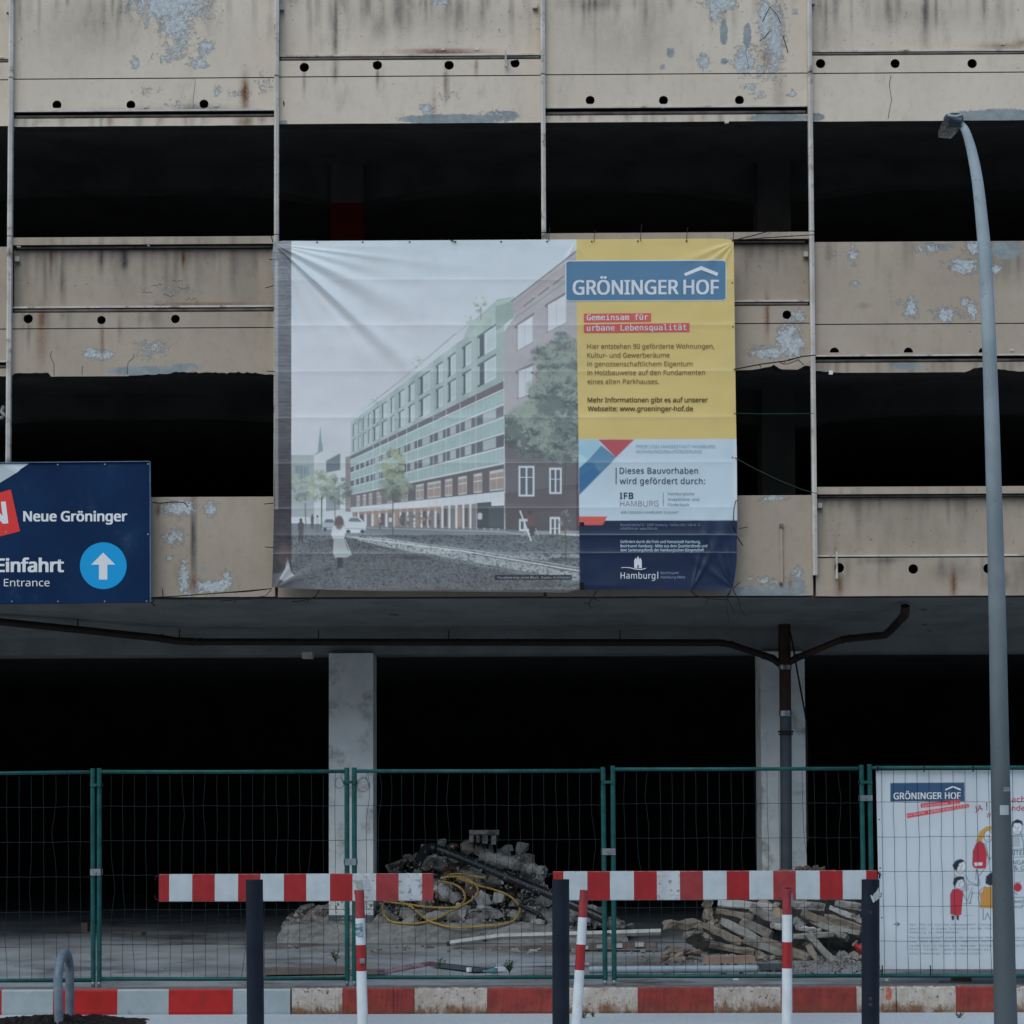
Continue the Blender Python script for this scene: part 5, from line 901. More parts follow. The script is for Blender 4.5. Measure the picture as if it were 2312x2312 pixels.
# each panel: (left post top x, bottom x, right post top x, bottom x, top y left, top y right, bottom rail y)
FP = [(-372, -372, 209.5, 210.5, 1750, 1743, 2214, 'far left fence panel of green mesh, cut by the edge of the picture'),
      (224, 224, 783, 784, 1742.5, 1741.5, 2210, 'fence panel of green mesh between the far left post pair and the white column'),
      (800, 800.5, 1361.5, 1366.5, 1741, 1740, 2206.5, 'fence panel of green mesh in front of the big rubble mound'),
      (1383.5, 1387, 1945, 1953, 1737, 1735, 2204, 'fence panel of green mesh in front of the pile of stone bars'),
      (1963, 1971, 2528, 2534, 1733.5, 1731, 2203, 'rightmost fence panel, with the white poster behind its wires')]
def fence(i, xt, xb, yt2, yb2, ya, yc, yr, lab):
    off = (i % 2)*.0
    T = empty('mesh_fence', tuple(P((xb+yb2)/2, 2228, FY)), lab, 'fence panel', 'green site fence panels along the kerb')
    Y = FY
    a, b_ = P(xt, ya, Y), P(xb, 2226, Y); c, d = P(yt2, yc, Y), P(yb2, 2226, Y)
    for (t, bt, nm) in ((a, b_, 'post'), (c, d, 'post')):
        bt = Vector((bt.x, bt.y, .205)); MB().tube([t+Vector((0, 0, .028)), (t+bt)/2, bt+Vector((0, 0, .04))], .0195, 12).build(nm, M['tube_green'], T, smooth=True, auto=True)
        MB().tube([bt+Vector((0, 0, .05)), Vector((bt.x, bt.y, .197))], .015, 10).build('foot_stub', M['galv'], T, smooth=True)
    MB().tube([a, (a+c)/2+Vector((0, 0, -.002)), c], .0145, 10).build('top_rail', M['tube_green'], T, smooth=True)
    e, f = P(xb, yr, Y), P(yb2, yr-(yr-2203)*.0-1, Y); MB().tube([e, (e+f)/2+Vector((0, 0, -.003)), f], .0155, 10).build('bottom_rail', M['tube_green'], T, smooth=True)
    b = MB(); n = 21; W = .0018; r = random.Random(i*7+1); ny = 7
    bend = {k: r.uniform(-.012, .012) if r.random() > .35 else r.uniform(-.035, .035) for k in range(1, n)}; ctr = {k: r.uniform(.1, .9) for k in bend}
    if i == 2: bend.update({1: .03, 2: .034, 3: .02}); ctr.update({1: .1, 2: .1, 3: .1})
    for k in range(1, n):
        t = k/n; p0 = a.lerp(c, t); p1 = e.lerp(f, t); pts = []
        for q in range(15):
            u = q/14; p = p0.lerp(p1, u); p.x += bend[k]*math.exp(-((u-ctr[k])/.09)**2)+.0015*math.sin(u*17+k); p.y += .003*math.sin(k*2.1+u*9); pts.append(p)
        b.tube(pts, W, 4, caps=False)
    for q in range(1, 6):
        u = (q*.2745)/(a.z-e.z)*.985
        if u > .97: continue
        p0 = a.lerp(e, u); p1 = c.lerp(f, u); b.tube([p0.lerp(p1, t)+Vector((0, -.004, r.uniform(-.0025, .0025))) for t in np.linspace(0, 1, 22)], W, 4, caps=False)
    tag(b.build('wire_mesh', M['wire'], T), kind='stuff')
    if i < 4:   # couplings to the next panel
        nx = FP[i+1][0]
        for (yy, m, h) in ((1766 if i != 0 else 1773, 'tube_green', 7), ((1969, 'galv', 15), (1946, 'galv', 15), (1923, 'galv', 15), (1802, 'galv', 13))[i]):
            t = (yy-1740)/480; x0 = yt2+(yb2-yt2)*t-6.5; x1 = nx+(FP[i+1][1]-nx)*t+6.5; p0, p1 = P(x0, yy, Y), P(x1, yy, Y); hh = h/fs/2
            MB().box(p0.x, p1.x, Y-.026, Y-.020, p0.z-hh, p0.z+hh).box(p0.x, p0.x+.006, Y-.026, Y+.024, p0.z-hh, p0.z+hh).box(p1.x-.006, p1.x, Y-.026, Y+.024, p0.z-hh, p0.z+hh).tube([(p0.x*.5+p1.x*.5, Y-.036, p0.z), (p0.x*.5+p1.x*.5, Y-.02, p0.z)], .009, 8).build('clamp', M[m], T)
    return T
for i, q in enumerate(FP): fence(i, *q)
# ================================================================== poster behind the right fence panel
PYb = FY+.035
def poster_disp(px, py):
    return .010*(fbm(px/60, py/80, 2, 51)-.5)+.006*np.exp(-((px-1985)/8)**2)
def poster_pt(px, py, off=0.0):
    px = np.asarray(px, float); py = np.asarray(py, float); W3 = Pn(px, py, PYb); W3[:, 1] += .004-poster_disp(px, py)-off; return W3
pc = Canvas(1970, 1734, 2440, 2196, .6, (158, 176, 190))
pc.C *= (1+.05*(fbm(pc.X/70, pc.Y/60, 3, 6)-.5))[..., None]
p1 = lambda x, y: (1940+x*.3168, 1700+y*.3168); PP = lambda *p: [p1(x, y) for x, y in zip(p[::2], p[1::2])]
pc.poly(PP(222, 214, 750, 210, 752, 345, 222, 347), (38, 70, 104)); pc.poly(PP(437, 360, 717, 332, 720, 362, 440, 392), (178, 62, 74)); pc.poly(PP(338, 432, 782, 362, 786, 388, 342, 466), (178, 62, 74))
ink = (46, 58, 74)
def hline(*p, w=1.4, c=ink): pc.line(PP(*p), w, c)
def head(x, y, rx, ry, hair=True):
    pc.ell(*p1(x, y), rx*.3168, ry*.3168, (170, 184, 198), 1, .1); pc.line([(p1(x, y)[0]+rx*.3168*math.cos(a), p1(x, y)[1]+ry*.3168*math.sin(a)) for a in np.linspace(0, 6.3, 24)], 1.2, ink)
    pc.ell(*p1(x-rx*.3, y-ry*.1), 1.1, 1.4, ink); pc.ell(*p1(x+rx*.3, y-ry*.1), 1.1, 1.4, ink); hline(x, y, x+6, y+ry*.3, x, y+ry*.35, w=.9); hline(x-rx*.3, y+ry*.6, x+rx*.3, y+ry*.6, w=.9)
# seated figure with yellow hair and red top
pc.poly(PP(832, 632, 860, 560, 905, 524, 960, 520, 980, 540, 900, 560, 890, 600, 870, 634), (160, 130, 70)); head(920, 592, 28, 40)
pc.poly(PP(808, 800, 812, 700, 838, 640, 866, 630, 892, 650, 912, 730, 905, 822, 870, 826, 818, 820), (150, 44, 58)); hline(808, 800, 812, 700, 838, 640, 866, 630, 892, 650, 925, 760, 915, 800, w=1.3); pc.poly(PP(820, 782, 880, 780, 878, 802, 824, 806), (170, 186, 200))
hline(835, 826, 832, 900, w=1.2); hline(838, 830, 862, 940, w=1.6); hline(895, 826, 850, 880, 845, 945, w=1.4); hline(900, 640, 930, 760, 945, 740, w=1.1)
# crouching figure
head(722, 808, 40, 50); pc.poly(PP(664, 800, 690, 766, 730, 758, 750, 772, 712, 790, 696, 838, 676, 830), (28, 38, 52)); hline(690, 868, 686, 920, w=1.2); hline(758, 870, 780, 915, 850, 945, w=1.3); hline(770, 935, 860, 948, w=1.2); pc.poly(PP(735, 920, 775, 930, 782, 980, 740, 990), (136, 152, 168)); hline(735, 990, 770, 1060, 790, 1000, 808, 960, w=1.2); hline(745, 1075, 800, 1070, w=1.1)
# standing figure in a red dress
head(712, 925, 40, 44); pc.poly(PP(668, 930, 676, 892, 720, 878, 748, 884, 748, 930, 738, 900, 700, 912, 684, 955), (28, 38, 52)); pc.poly(PP(652, 1150, 650, 1010, 668, 972, 700, 966, 735, 980, 740, 1020, 728, 1155, 690, 1160), (150, 44, 58)); hline(652, 1150, 650, 1010, 668, 972, w=1.3); hline(735, 980, 742, 1010, 728, 1060, w=1.2)
pc.poly(PP(656, 1158, 678, 1160, 676, 1192, 660, 1192), (28, 36, 50)); pc.poly(PP(692, 1160, 712, 1158, 710, 1192, 696, 1192), (28, 36, 50)); hline(808, 992, 790, 1075, w=1.8)
hline(740, 1160, 810, 1156, w=1.0, c=(120, 136, 152)); hline(800, 998, 870, 1000, w=.9)
# figure in yellow
pc.poly(PP(900, 930, 905, 880, 940, 852, 985, 852, 985, 945, 930, 945), (30, 40, 54)); pc.poly(PP(868, 1105, 862, 1010, 895, 955, 985, 950, 985, 1110), (156, 122, 66)); hline(868, 1105, 850, 1040, 862, 980, 900, 952, w=1.4); hline(884, 1110, 886, 1190, w=1.6); hline(915, 1140, 898, 1190, w=1.4); hline(915, 1140, 935, 1190, w=1.4)
# right of the lamp post
head(1125, 535, 38, 46); pc.poly(PP(1086, 530, 1092, 492, 1125, 472, 1160, 484, 1172, 520, 1150, 500, 1105, 500, 1098, 530), (28, 38, 52))
for k in range(6): hline(1088+k*11, 600, 1090+k*11, 672, w=.8, c=(96, 110, 126))
for k in range(6): hline(1086, 602+k*12, 1140, 600+k*12, w=.8, c=(96, 110, 126))
hline(1086, 590, 1180, 580, w=1.1); hline(1150, 560, 1170, 640, 1172, 690, w=1.5); hline(1086, 688, 1180, 684, w=1.2); hline(1086, 745, 1180, 740, w=1.1)
pc.ell(*p1(1130, 958), 9.5, 10, (150, 44, 58)); hline(1110, 925, 1150, 920, w=1.2); hline(1098, 1030, 1180, 1030, w=1.2); hline(1098, 1100, 1160, 1104, 1175, 1040, w=1.2); hline(1098, 990, 1130, 1010, w=1.3)
for k in range(4): hline(1180+k*30, 500, 1190+k*30, 1090, w=1.0)
pcC = pc.C[:pc.ny//2*2, :pc.nx//2*2].reshape(pc.ny//2, 2, pc.nx//2, 2, 3).mean((1, 3))
POS = empty('fence_poster', tuple(P(2150, 2188, PYb)), 'white poster with drawn figures behind the wires of the right fence panel', 'poster')
cloth('cloth', 380, 376, lambda u, v: ((1977.5+9.5*v)*(1-u)+2432*u, (1739.8-u*2)*(1-v)+2188*v), poster_pt, (pcC, 1970.3, 1734.3), M['poster'], POS, 1.2)
LP = lambda t, xa, xb, y, rgb, **k: lettering(t, 1940+xa*.3168, 1940+xb*.3168, 1700+y*.3168, poster_pt, rgb, POS, off=.0015, **k)
LP('GRÖNINGER', 246, 590, 330, (190, 204, 216), cap=14.5, bold=.02, yb=1700+327*.3168); LP('HOF', 612, 722, 327, (190, 204, 216), cap=14.5, bold=.02)
flat('roof_mark', PP(612, 258, 668, 234, 724, 256, 722, 268, 668, 246, 614, 268), poster_pt, (190, 204, 216), POS, .0015)
LP('Gemeinsam für', 450, 712, 384, (214, 170, 178), font='mono', cap=5.4, yb=1700+358*.3168); LP('urbane Lebensqualität', 350, 776, 452, (214, 170, 178), font='mono', cap=5.6, yb=1700+384*.3168)
LP('JA', 826, 884, 418, (140, 52, 66), bold=.004, cap=12, yb=1700+408*.3168); LP('!', 905, 915, 405, (60, 60, 80), cap=16); LP('W', 908, 940, 462, (140, 52, 66), cap=11); LP('ach', 1086, 1185, 352, (150, 46, 60), cap=13, bold=.004); LP('nde', 1088, 1180, 412, (150, 46, 60), cap=12, bold=.004)
LP('MITEI', 1060, 1178, 728, (52, 64, 84), cap=11); LP('NGA', 1096, 1180, 795, (70, 92, 120), cap=10); LP('& G', 1100, 1180, 835, (70, 92, 120), cap=10); LP('90/99', 1098, 1160, 1070, (52, 64, 84), cap=6)
g_ = (104, 120, 136)
for t, y, xb in (('Seit 2018 hat sich die Genossenschaft Gröninger', 1230, 960), ('gegründet, um dieses Grundstück von der Stadt', 1258, 960), ('Hamburg zu übernehmen.', 1285, 720)): LP(t, 360, xb, y, g_, cap=4.6, font='mono')
for t, y, xb in (('Die Genossenschaft plante das ehemalige Park-', 1322, 960), ('haus GANZ NEUES: WOHNEN, ARBEITEN, KULTUR', 1350, 960), ('werden hier im Herzen der Hamburger Altstadt', 1380, 960), ('Platz finden: gemeinsam planen wir', 1407, 940), ('eine lebendige neue Nachbarschaft.', 1436, 880)): LP(t, 360, xb, y, g_ if y > 1330 else (86, 106, 146), cap=4.6, font='mono')
for t, y in (('in der Mitte', 1258), ('wohnen und', 1322), ('arbeiten für', 1380)): LP(t, 1110, 1180, y, g_, cap=4.6, font='mono')
hx = lambda *p, n='arrow': flat(n, PP(*p), poster_pt, (50, 62, 76), POS, .0015)
hx(246, 1218, 290, 1218, 290, 1223, 246, 1223); hx(270, 1204, 292, 1220, 270, 1238, 268, 1234, 284, 1220, 268, 1208)
for (x, y) in ((141, 474), (148, 820), (162, 1174)): flat('eyelet', [(p1(x, y)[0]+1.8*math.cos(a), p1(x, y)[1]+1.8*math.sin(a)) for a in np.linspace(0, 6.28, 9)[:-1]], poster_pt, (46, 56, 66), POS, .002)
for i, (x, y, t) in enumerate(((130, 112, 'top left corner of the poster'), (462, 118, 'top rail above the letters of the poster name plate'), (812, 116, 'top rail left of the lamp post'), (164, 1552, 'bottom rail at the lower left poster corner'), (507, 1552, 'bottom rail below the small print of the poster'))):
    x_, y_ = p1(x, y); wire_thing('strap', [(x_, y_-12 if y > 1000 else y_-9, FY-.02), (x_+.5, y_, FY-.026), (x_-.5, y_+9 if y > 1000 else y_+6, FY-.015)], .0045, 'short black tie on the '+t, 'cable tie', group='black ties holding the poster to the fence')
# ================================================================== red and white barrier boards
BY = -3.62
def board(x0, x1, y0, y1, cuts, first_red, label, worn):
    T = empty('barrier_board', tuple(P((x0+x1)/2, y1, BY)), label, 'barrier board', 'red and white barrier boards')
    a = P(x0, y0, BY); b_ = P(x1, y1, BY); zt = P((x0+x1)/2, y0, BY).z; zl = P((x0+x1)/2, y1, BY).z
    MB().bevbox(a.x+.002, b_.x-.002, BY+.001, BY+.03, zl+.002, zt-.002, .006).build('core', M['frame_grey'], T)
    xs = [x0]+cuts+[x1]; red = first_red
    for i, (xa, xb) in enumerate(zip(xs[:-1], xs[1:])):
        pa, pb = P(xa, y0, BY).x, P(xb, y0, BY).x; m = ('red_worn' if worn[i] else 'red') if red else ('white_scuff' if worn[i] else 'white')
        n = 8; V = []; F = []
        for k in range(n+1):
            x = pa+(pb-pa)*k/n
            for (dy, z) in ((.012, zt-.0005), (.0, zt-.006), (-.0015, (zt+zl)/2+.05), (-.0015, (zt+zl)/2-.05), (.0, zl+.006), (.012, zl+.0005)): V.append((x, BY+dy+.0012*math.sin(k*1.7+i), z))
        F = [(k*6+q, (k+1)*6+q, (k+1)*6+q+1, k*6+q+1) for k in range(n) for q in range(5)]
        MB().add(V, F).build('red_stripe' if red else 'white_stripe', M[m], T, smooth=True, auto=True); red = not red
    for sx, xx in ((-1, a.x), (1, b_.x)):
        b = MB().tube([(xx-sx*.01, BY+.015, zt-.012), (xx+sx*.028, BY+.015, zt-.02), (xx+sx*.032, BY+.015, zt-.045)], .0035, 6).tube([(xx-sx*.01, BY+.015, zl+.012), (xx+sx*.03, BY+.015, zl+.02), (xx+sx*.032, BY+.015, zl+.05)], .0035, 6); b.build('end_hook', M['iron'], T)
    return T
S1 = [1132, 1206, 1370, 1531, 1698, 1856]   # zoom columns, region scale .3168
c1 = [382, 434, 485, 537.6, 588, 641, 691.5, 745, 796, 849, 900, 953]
B1 = board(359, 978.5, 1972.5, 2035.5, c1, True, 'left barrier board, red and white, with a torn sticker above the leaning striped post', [0, 0, 0, 0, 0, 0, 0, 0, 0, 1, 1, 1, 1])
c2 = [1272, 1326, 1377, 1431, 1483, 1535, 1587, 1640.5, 1691.5, 1745.5, 1796.5, 1850.5, 1902.5, 1955.5]
B2 = board(1248.5, 1980.5, 1966, 2032.5, c2, True, 'right barrier board, red and white, in front of the pile of stone bars', [0, 0, 0, 0, 0, 1, 1, 0, 0, 0, 1, 0, 0, 0, 0])
def bflat(poly, m, name, par, Y):
    V = [tuple(P(x, y, Y)) for x, y in poly]; MB().add(V, [tuple(range(len(V)))]).build(name, M[m] if isinstance(m, str) else m, par)
stk = mat_simple('worn_sticker', (.42, .46, .44), (.30, .34, .33), 60, .6, 0)
bflat([(801, 1990), (817, 1987), (818, 2008), (806, 2011)], stk, 'torn_sticker', B1, BY-.004); bflat([(818.5, 1986.5), (833, 1984), (836, 2009), (820, 2010)], mat_simple('sticker_grey', (.50, .56, .57), (.36, .41, .43), 90, .6, 0), 'torn_sticker', B1, BY-.004)
b = MB(); b.tube([P(1978, 1966, BY+.01), P(1985, 1972, BY+.01), P(1986, 1984, BY+.0)], .006, 6); b.build('black_clip', M['cord'], B2)
# ------------------------------------------------------------------ striped posts
PYp = -3.82
def striped_post(top, ym, xs_, w, stripes, label, extra=None):
    # xs_: function y -> centre px ; stripes: list of y rows from top; colours alternate from red
    T = empty('striped_post', tuple(G(xs_(2327), 2327, 0)), label, 'post', 'red and white striped posts')
    rows = [ym]+stripes+[2330]; s = sc(PYp)
    for i, (ya, yb) in enumerate(zip(rows[:-1], rows[1:])):
        p0, p1_ = P(xs_(ya), ya, PYp), P(xs_(yb), yb, PYp)
        if i == len(rows)-2: d = (p1_-p0); p1_ = p0+d*((p0.z+.002)/(-d.z)) if d.z < 0 else p1_
        rr = (w[0]+(w[1]-w[0])*(ya-ym)/320)/2/s; r2 = (w[0]+(w[1]-w[0])*(yb-ym)/320)/2/s
        o = MB().tube([p0, p1_], [rr, r2], 20).build('red_band' if i % 2 == 0 else 'white_band', M['red_worn' if i == 0 else 'red'] if i % 2 == 0 else M['post_white'], T, smooth=True, auto=True)
    return T
T1 = striped_post(0, 2010, lambda y: 811+(y-2010)*.0245+0.5, (21, 24.5), [2073, 2133, 2192], 'striped post in front of the right end of the left barrier board, with stickers')
T2 = striped_post(0, 2009.5, lambda y: 1319-(y-2010)*.0577, (19.5, 24), [2071, 2132, 2190], 'striped post leaning to the left between bollard and fence posts at the right barrier board')
T3 = striped_post(0, 2006, lambda y: 1777.2-(y-2006)*.001, (22, 24), [2065, 2126.5, 2186], 'upright striped post before the red stripe of the right barrier board')
bflat([(802, 2086), (820, 2085), (821, 2115), (803, 2113)], mat_simple('post_sticker', (.45, .55, .60), (.08, .13, .17), 42, .6, 0), 'sticker', T1, PYp-.042)
p = P(819, 2169, PYp-.03); MB().box(p.x-.019, p.x+.015, p.y-.02, p.y+.01, p.z-.018, p.z+.018).tube([p+Vector((0, -.02, 0)), p+Vector((0, -.028, 0))], .008, 8).build('lock_plate', M['galv'], T1)
p = P(810, 2013, PYp); MB().box(p.x-.03, p.x-.022, p.y-.02, p.y+.02, p.z-.02, p.z+.012).build('bracket', M['red'], T1)
p = P(1779, 2003, PYp); MB().bevbox(p.x-.030, p.x+.030, p.y-.03, p.y+.03, p.z-.004, p.z+.003, .002).tube([(p.x, p.y, p.z-.035), (p.x, p.y, p.z)], .018, 12).build('top_cap', M['red_worn'], T3)
p = P(1786.5, 2031, PYp); MB().box(p.x-.006, p.x+.006, p.y-.045, p.y-.02, p.z-.045, p.z+.045).build('bolt_plate', M['galv'], T3)
# ------------------------------------------------------------------ dark bollards
def bollard(xt, xb, w, label, ytop, Yb):
    s = sc(Yb); T = empty('bollard', (P(xt, 2200, Yb).x, Yb, 0), label, 'bollard', 'dark steel bollards in the foreground'); r = w/2/s; t = P(xt, ytop, Yb); bx = t.x+(P(xb, 2312, Yb).x-t.x)*t.z/(t.z-P(xb, 2312, Yb).z)
    MB().tube([(t.x, Yb, t.z-.004), (t.x+(bx-t.x)*.5, Yb, t.z/2), (bx, Yb, .001)], r, 32).build('shaft', M['bollard'], T, smooth=True, auto=True)
    MB().tube([(t.x, Yb, t.z-.004), (t.x, Yb, t.z-.001), (t.x, Yb, t.z)], [r, r*.985, r*.94], 32).build('cap', M['bollard'], T, smooth=True, auto=True)
    return T, r, t
bollard(574.3, 577, 38.6, 'left dark steel bollard, in front of the left barrier board', 1986, -5.3)
bollard(1266, 1266.5, 38.5, 'middle dark steel bollard, at the left end of the right barrier board', 1985.5, -5.3)
Tb, rb, tb = bollard(1965.5, 1965.5, 40, 'right dark steel bollard with a torn white sticker near its top', 1985.5, -5.3)
V = []; 
for x, y in ((1965, 2022), (1976, 2016), (1985, 2003), (1986, 2028), (1974, 2037), (1971, 2038)):
    p = P(x, y, -5.3-rb); dx = max(-rb*1.0, min(rb*1.02, p.x-tb.x)); yy = -5.3-math.sqrt(max(0, rb*rb-dx*dx))-.0015-(.008 if x > 1983 else 0); V.append((tb.x+dx*1.02, yy, p.z))
MB().add(V, [tuple(range(6))]).build('torn_sticker', mat_simple('sticker_white', (.62, .64, .66), (.40, .44, .48), 50, .6, 0), Tb)
for y in (2060, 2255, 2268):
    p = P(1965, y, -5.3-rb); MB().tube([(p.x, -5.3-rb-.0005, p.z), (p.x, -5.3-rb+.002, p.z)], .012, 10).build('scuff', mat_simple('scuff', (.045, .05, .055), None, 20, .7, 0), Tb)
# ------------------------------------------------------------------ street lamp
LY = -5.8; ls = sc(LY)
LT = empty('street_lamp', (P(2273, 2300, LY).x, LY, 0), 'grey street lamp with a tapering bent pole at the right edge', 'street lamp')
lp = [(2274, 2412, 27), (2271, 2312, 25.9), (2266, 2100, 23.8), (2262, 1900, 22.2), (2257.5, 1700, 20.8), (2252, 1400, 19.2), (2244, 1100, 17.5), (2235, 820, 16.1), (2225, 600, 14.8), (2217, 500, 13.7), (2207, 410, 12.6), (2196, 350, 11.4), (2189, 322, 10.4), (2181.5, 299, 9.2), (2174, 286, 8.4), (2165, 278.5, 7.8), (2156, 276, 7.2)]
pts = pts_spline([P(x, y, LY+max(0, (300-y))*.0015) for x, y, r in lp], 6); rs = np.interp(np.linspace(0, len(lp)-1, len(pts)), range(len(lp)), [r/ls for _, _, r in lp]).tolist()
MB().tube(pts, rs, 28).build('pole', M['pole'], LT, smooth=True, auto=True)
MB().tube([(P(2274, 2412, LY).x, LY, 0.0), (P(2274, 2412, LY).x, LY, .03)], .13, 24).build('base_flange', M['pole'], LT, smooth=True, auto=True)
def loft(sections, name, m, par):
    b = MB(); n = len(sections[0]); V = [v for s_ in sections for v in s_]; F = [(i*n+k, i*n+(k+1) % n, (i+1)*n+(k+1) % n, (i+1)*n+k) for i in range(len(sections)-1) for k in range(n)]+[tuple(range(n)), tuple((len(sections)-1)*n+k for k in range(n))]
    return b.add(V, F).build(name, M[m], par, smooth=True, auto=True)
# luminaire seen from below and behind: housing shell reaching away over the road side
h0 = P(2155, 268, LY+.05); ax = Vector((-.085, .52, -.075)); 
def sec(t, w, hu, hd, dx=0):
    c = h0+ax*t+Vector((dx, 0, 0)); return [c+Vector((q*w, 0, (hu if abs(q) < .8 else hu*.35) if up else -hd)) for q, up in ((-1, 0), (-1, 1), (-.5, 1), (.5, 1), (1, 1), (1, 0))]
MB().tube([P(2172, 276, LY), P(2150, 272, LY+.02), P(2139, 268, LY+.06)], [.034, .044, .030], 16).build('knuckle', M['head'], LT, smooth=True, auto=True)
a_, b_, c_ = [P(x, y, LY) for x, y in ((2137, 256), (2174, 256), (2170, 268))]
V = []
for (x, y, dy) in ((2138, 257, .0), (2150, 254.5, .0), (2163, 254.5, .0), (2174.5, 260, .0), (2172, 268, .0), (2140, 270, .0)): V.append(P(x, y, LY+dy))
W1 = [P(x, y, LY+.30) for x, y in ((2123, 284), (2140, 266), (2158, 262), (2170, 270), (2164, 296), (2128, 298))]
W2 = [P(x, y, LY+.52) for x, y in ((2118, 309), (2133, 278), (2148, 274), (2158, 281), (2153, 306), (2121, 311))]
loft([V, W1, W2], 'housing', 'head', LT)
G1 = [P(x, y, LY+d) for x, y, d in ((2137, 286, .10), (2160, 288, .10), (2156, 301, .42), (2147, 313, .44), (2120, 311, .44), (2128, 298, .25))]
MB().add([tuple(v) for v in G1]+[tuple(v+Vector((0, .03, .05))) for v in G1], [tuple(range(6)), tuple(range(11, 5, -1))]+[(i, (i+1) % 6, 6+(i+1) % 6, 6+i) for i in range(6)]).build('lamp_glass', M['glass'], LT)
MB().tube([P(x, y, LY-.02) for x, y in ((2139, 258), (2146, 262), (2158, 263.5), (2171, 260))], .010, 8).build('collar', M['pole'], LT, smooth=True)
MB().tube([P(2157, 297, LY+.08), P(2152, 306, LY+.1), P(2145, 312, LY+.1)], .006, 6).build('glass_rim', M['galv'], LT)
def on_pole(x, y, w, h, m, name):
    cx = float(np.interp(y, [q[1] for q in lp][::-1], [q[0] for q in lp][::-1])); r = float(np.interp(y, [q[1] for q in lp][::-1], [q[2] for q in lp][::-1]))/ls; c = P(cx, y, LY); V = []
    for k in range(6):
        dx = (x-w/2+w*k/5-cx)/ls; dx = max(-r*.99, min(r*.99, dx)); yy = LY-math.sqrt(max(1e-6, r*r-dx*dx))-.0018; V += [(c.x+dx, yy, P(cx, y-h/2, LY).z), (c.x+dx, yy, P(cx, y+h/2, LY).z)]
    MB().add(V, [(2*k, 2*k+1, 2*k+3, 2*k+2) for k in range(5)]).build(name, m, LT)
on_pole(2263, 1829, 20.5, 22, mat_simple('pole_sticker', (.62, .70, .72), None, 9, .5, 0), 'sticker'); on_pole(2268.5, 1782, 16, 10, mat_simple('pole_sticker_old', (.32, .38, .42), (.20, .24, .27), 40, .6, 0), 'sticker')
# ------------------------------------------------------------------ hoop stand and soil
HT = empty('hoop_stand', tuple(G(140, 2312, 0)), 'galvanised steel hoop stand rising from dark soil at the lower left', 'bicycle stand')
f0 = G(133.5, 2322, 0); f1 = G(157, 2302, 0); top = P(145, 2152, (f0.y+f1.y)/2).z; pts = [Vector((f0.x, f0.y, -.03))]; n = 14; R = (f1-f0)/2; zc = top-.17
pts += [Vector((f0.x-.006, f0.y, zc*.5))]
for k in range(n+1):
    a = math.pi*k/n; c = f0.lerp(f1, .5-.5*math.cos(a)); pts.append(Vector((c.x-.012*(1-k/n), c.y, zc+.17*math.sin(a))))
pts += [Vector((f1.x, f1.y, -.03))]
MB().tube(pts, .033, 20).build('hoop', mat_simple('galvanised_hoop', (.19, .24, .285), (.13, .17, .205), 12, .45, .15, 60, spec=.5), HT, smooth=True, auto=True)
b = MB(); n, m_ = 60, 26; xa, xb = G(-60, 2320).x, G(335, 2320).x; r = random.Random(4); V = []
for j in range(m_):
    for i in range(n):
        u = i/(n-1); v = j/(m_-1); x = xa+(xb-xa)*u; y = -3.95+v*1.12; hgt = (.02+.035*math.sin(u*3.14)**.7)*math.sin(min(1, v*1.02)*3.14)**.6
        if u > .62: hgt *= max(0, 1-(u-.62)/.38)
        V.append((x, y, -.004+hgt*(.55+.9*r.random())))
b.add(V, [(j*n+i, j*n+i+1, (j+1)*n+i+1, (j+1)*n+i) for j in range(m_-1) for i in range(n-1)]); tag(b.build('soil', M['soil']), kind='stuff')
# ================================================================== weeds
def weed(px, py, Y, h, n, label, seed, z=None):
    r = random.Random(seed); base = P(px, py, Y); base.z = z if z is not None else base.z; b = MB()
    for i in range(n):
        a = r.uniform(0, 6.28); t = r.uniform(.3, 1); tip = base+Vector((math.cos(a)*h*.8*t, math.sin(a)*h*.5*t, h*r.uniform(.3, 1))); b.tube([base+Vector((0, 0, -.01)), base.lerp(tip, .5)+Vector((0, 0, h*.08)), tip], .0022, 4)
        for q in range(4):
            c = base.lerp(tip, .35+.2*q); d = Vector((r.uniform(-1, 1), r.uniform(-1, 1), r.uniform(-.2, .8))).normalized()*h*.28; s_ = d.cross(Vector((0, 0, 1))).normalized()*h*.09; b.add([c, c+d*.5+s_, c+d, c+d*.5-s_], [(0, 1, 2, 3)])
    tag(b.build('weed', M['leaf']), label, 'plant', 'weeds on the pavement')
weed(1151, 2194, -1.9, .10, 16, 'leafy green weed behind the fence right of the little blue bottle', 1); weed(992, 2180, -1.6, .07, 8, 'low weed behind the tip of the purple board', 2); weed(757, 2168, -1.2, .09, 9, 'weed beside the grey plank left of the post pair', 3)
weed(1318, 2316, -3.0, .07, 8, 'tiny weed at the kerb foot beside the leaning striped post', 4, z=0); weed(2165, 2314, -3.05, .05, 12, 'tiny weed at the kerb foot left of the street lamp', 5, z=0); weed(1340, 2314, -2.9, .04, 8, 'tiny weed sprig right of the leaning striped post', 6, z=0)
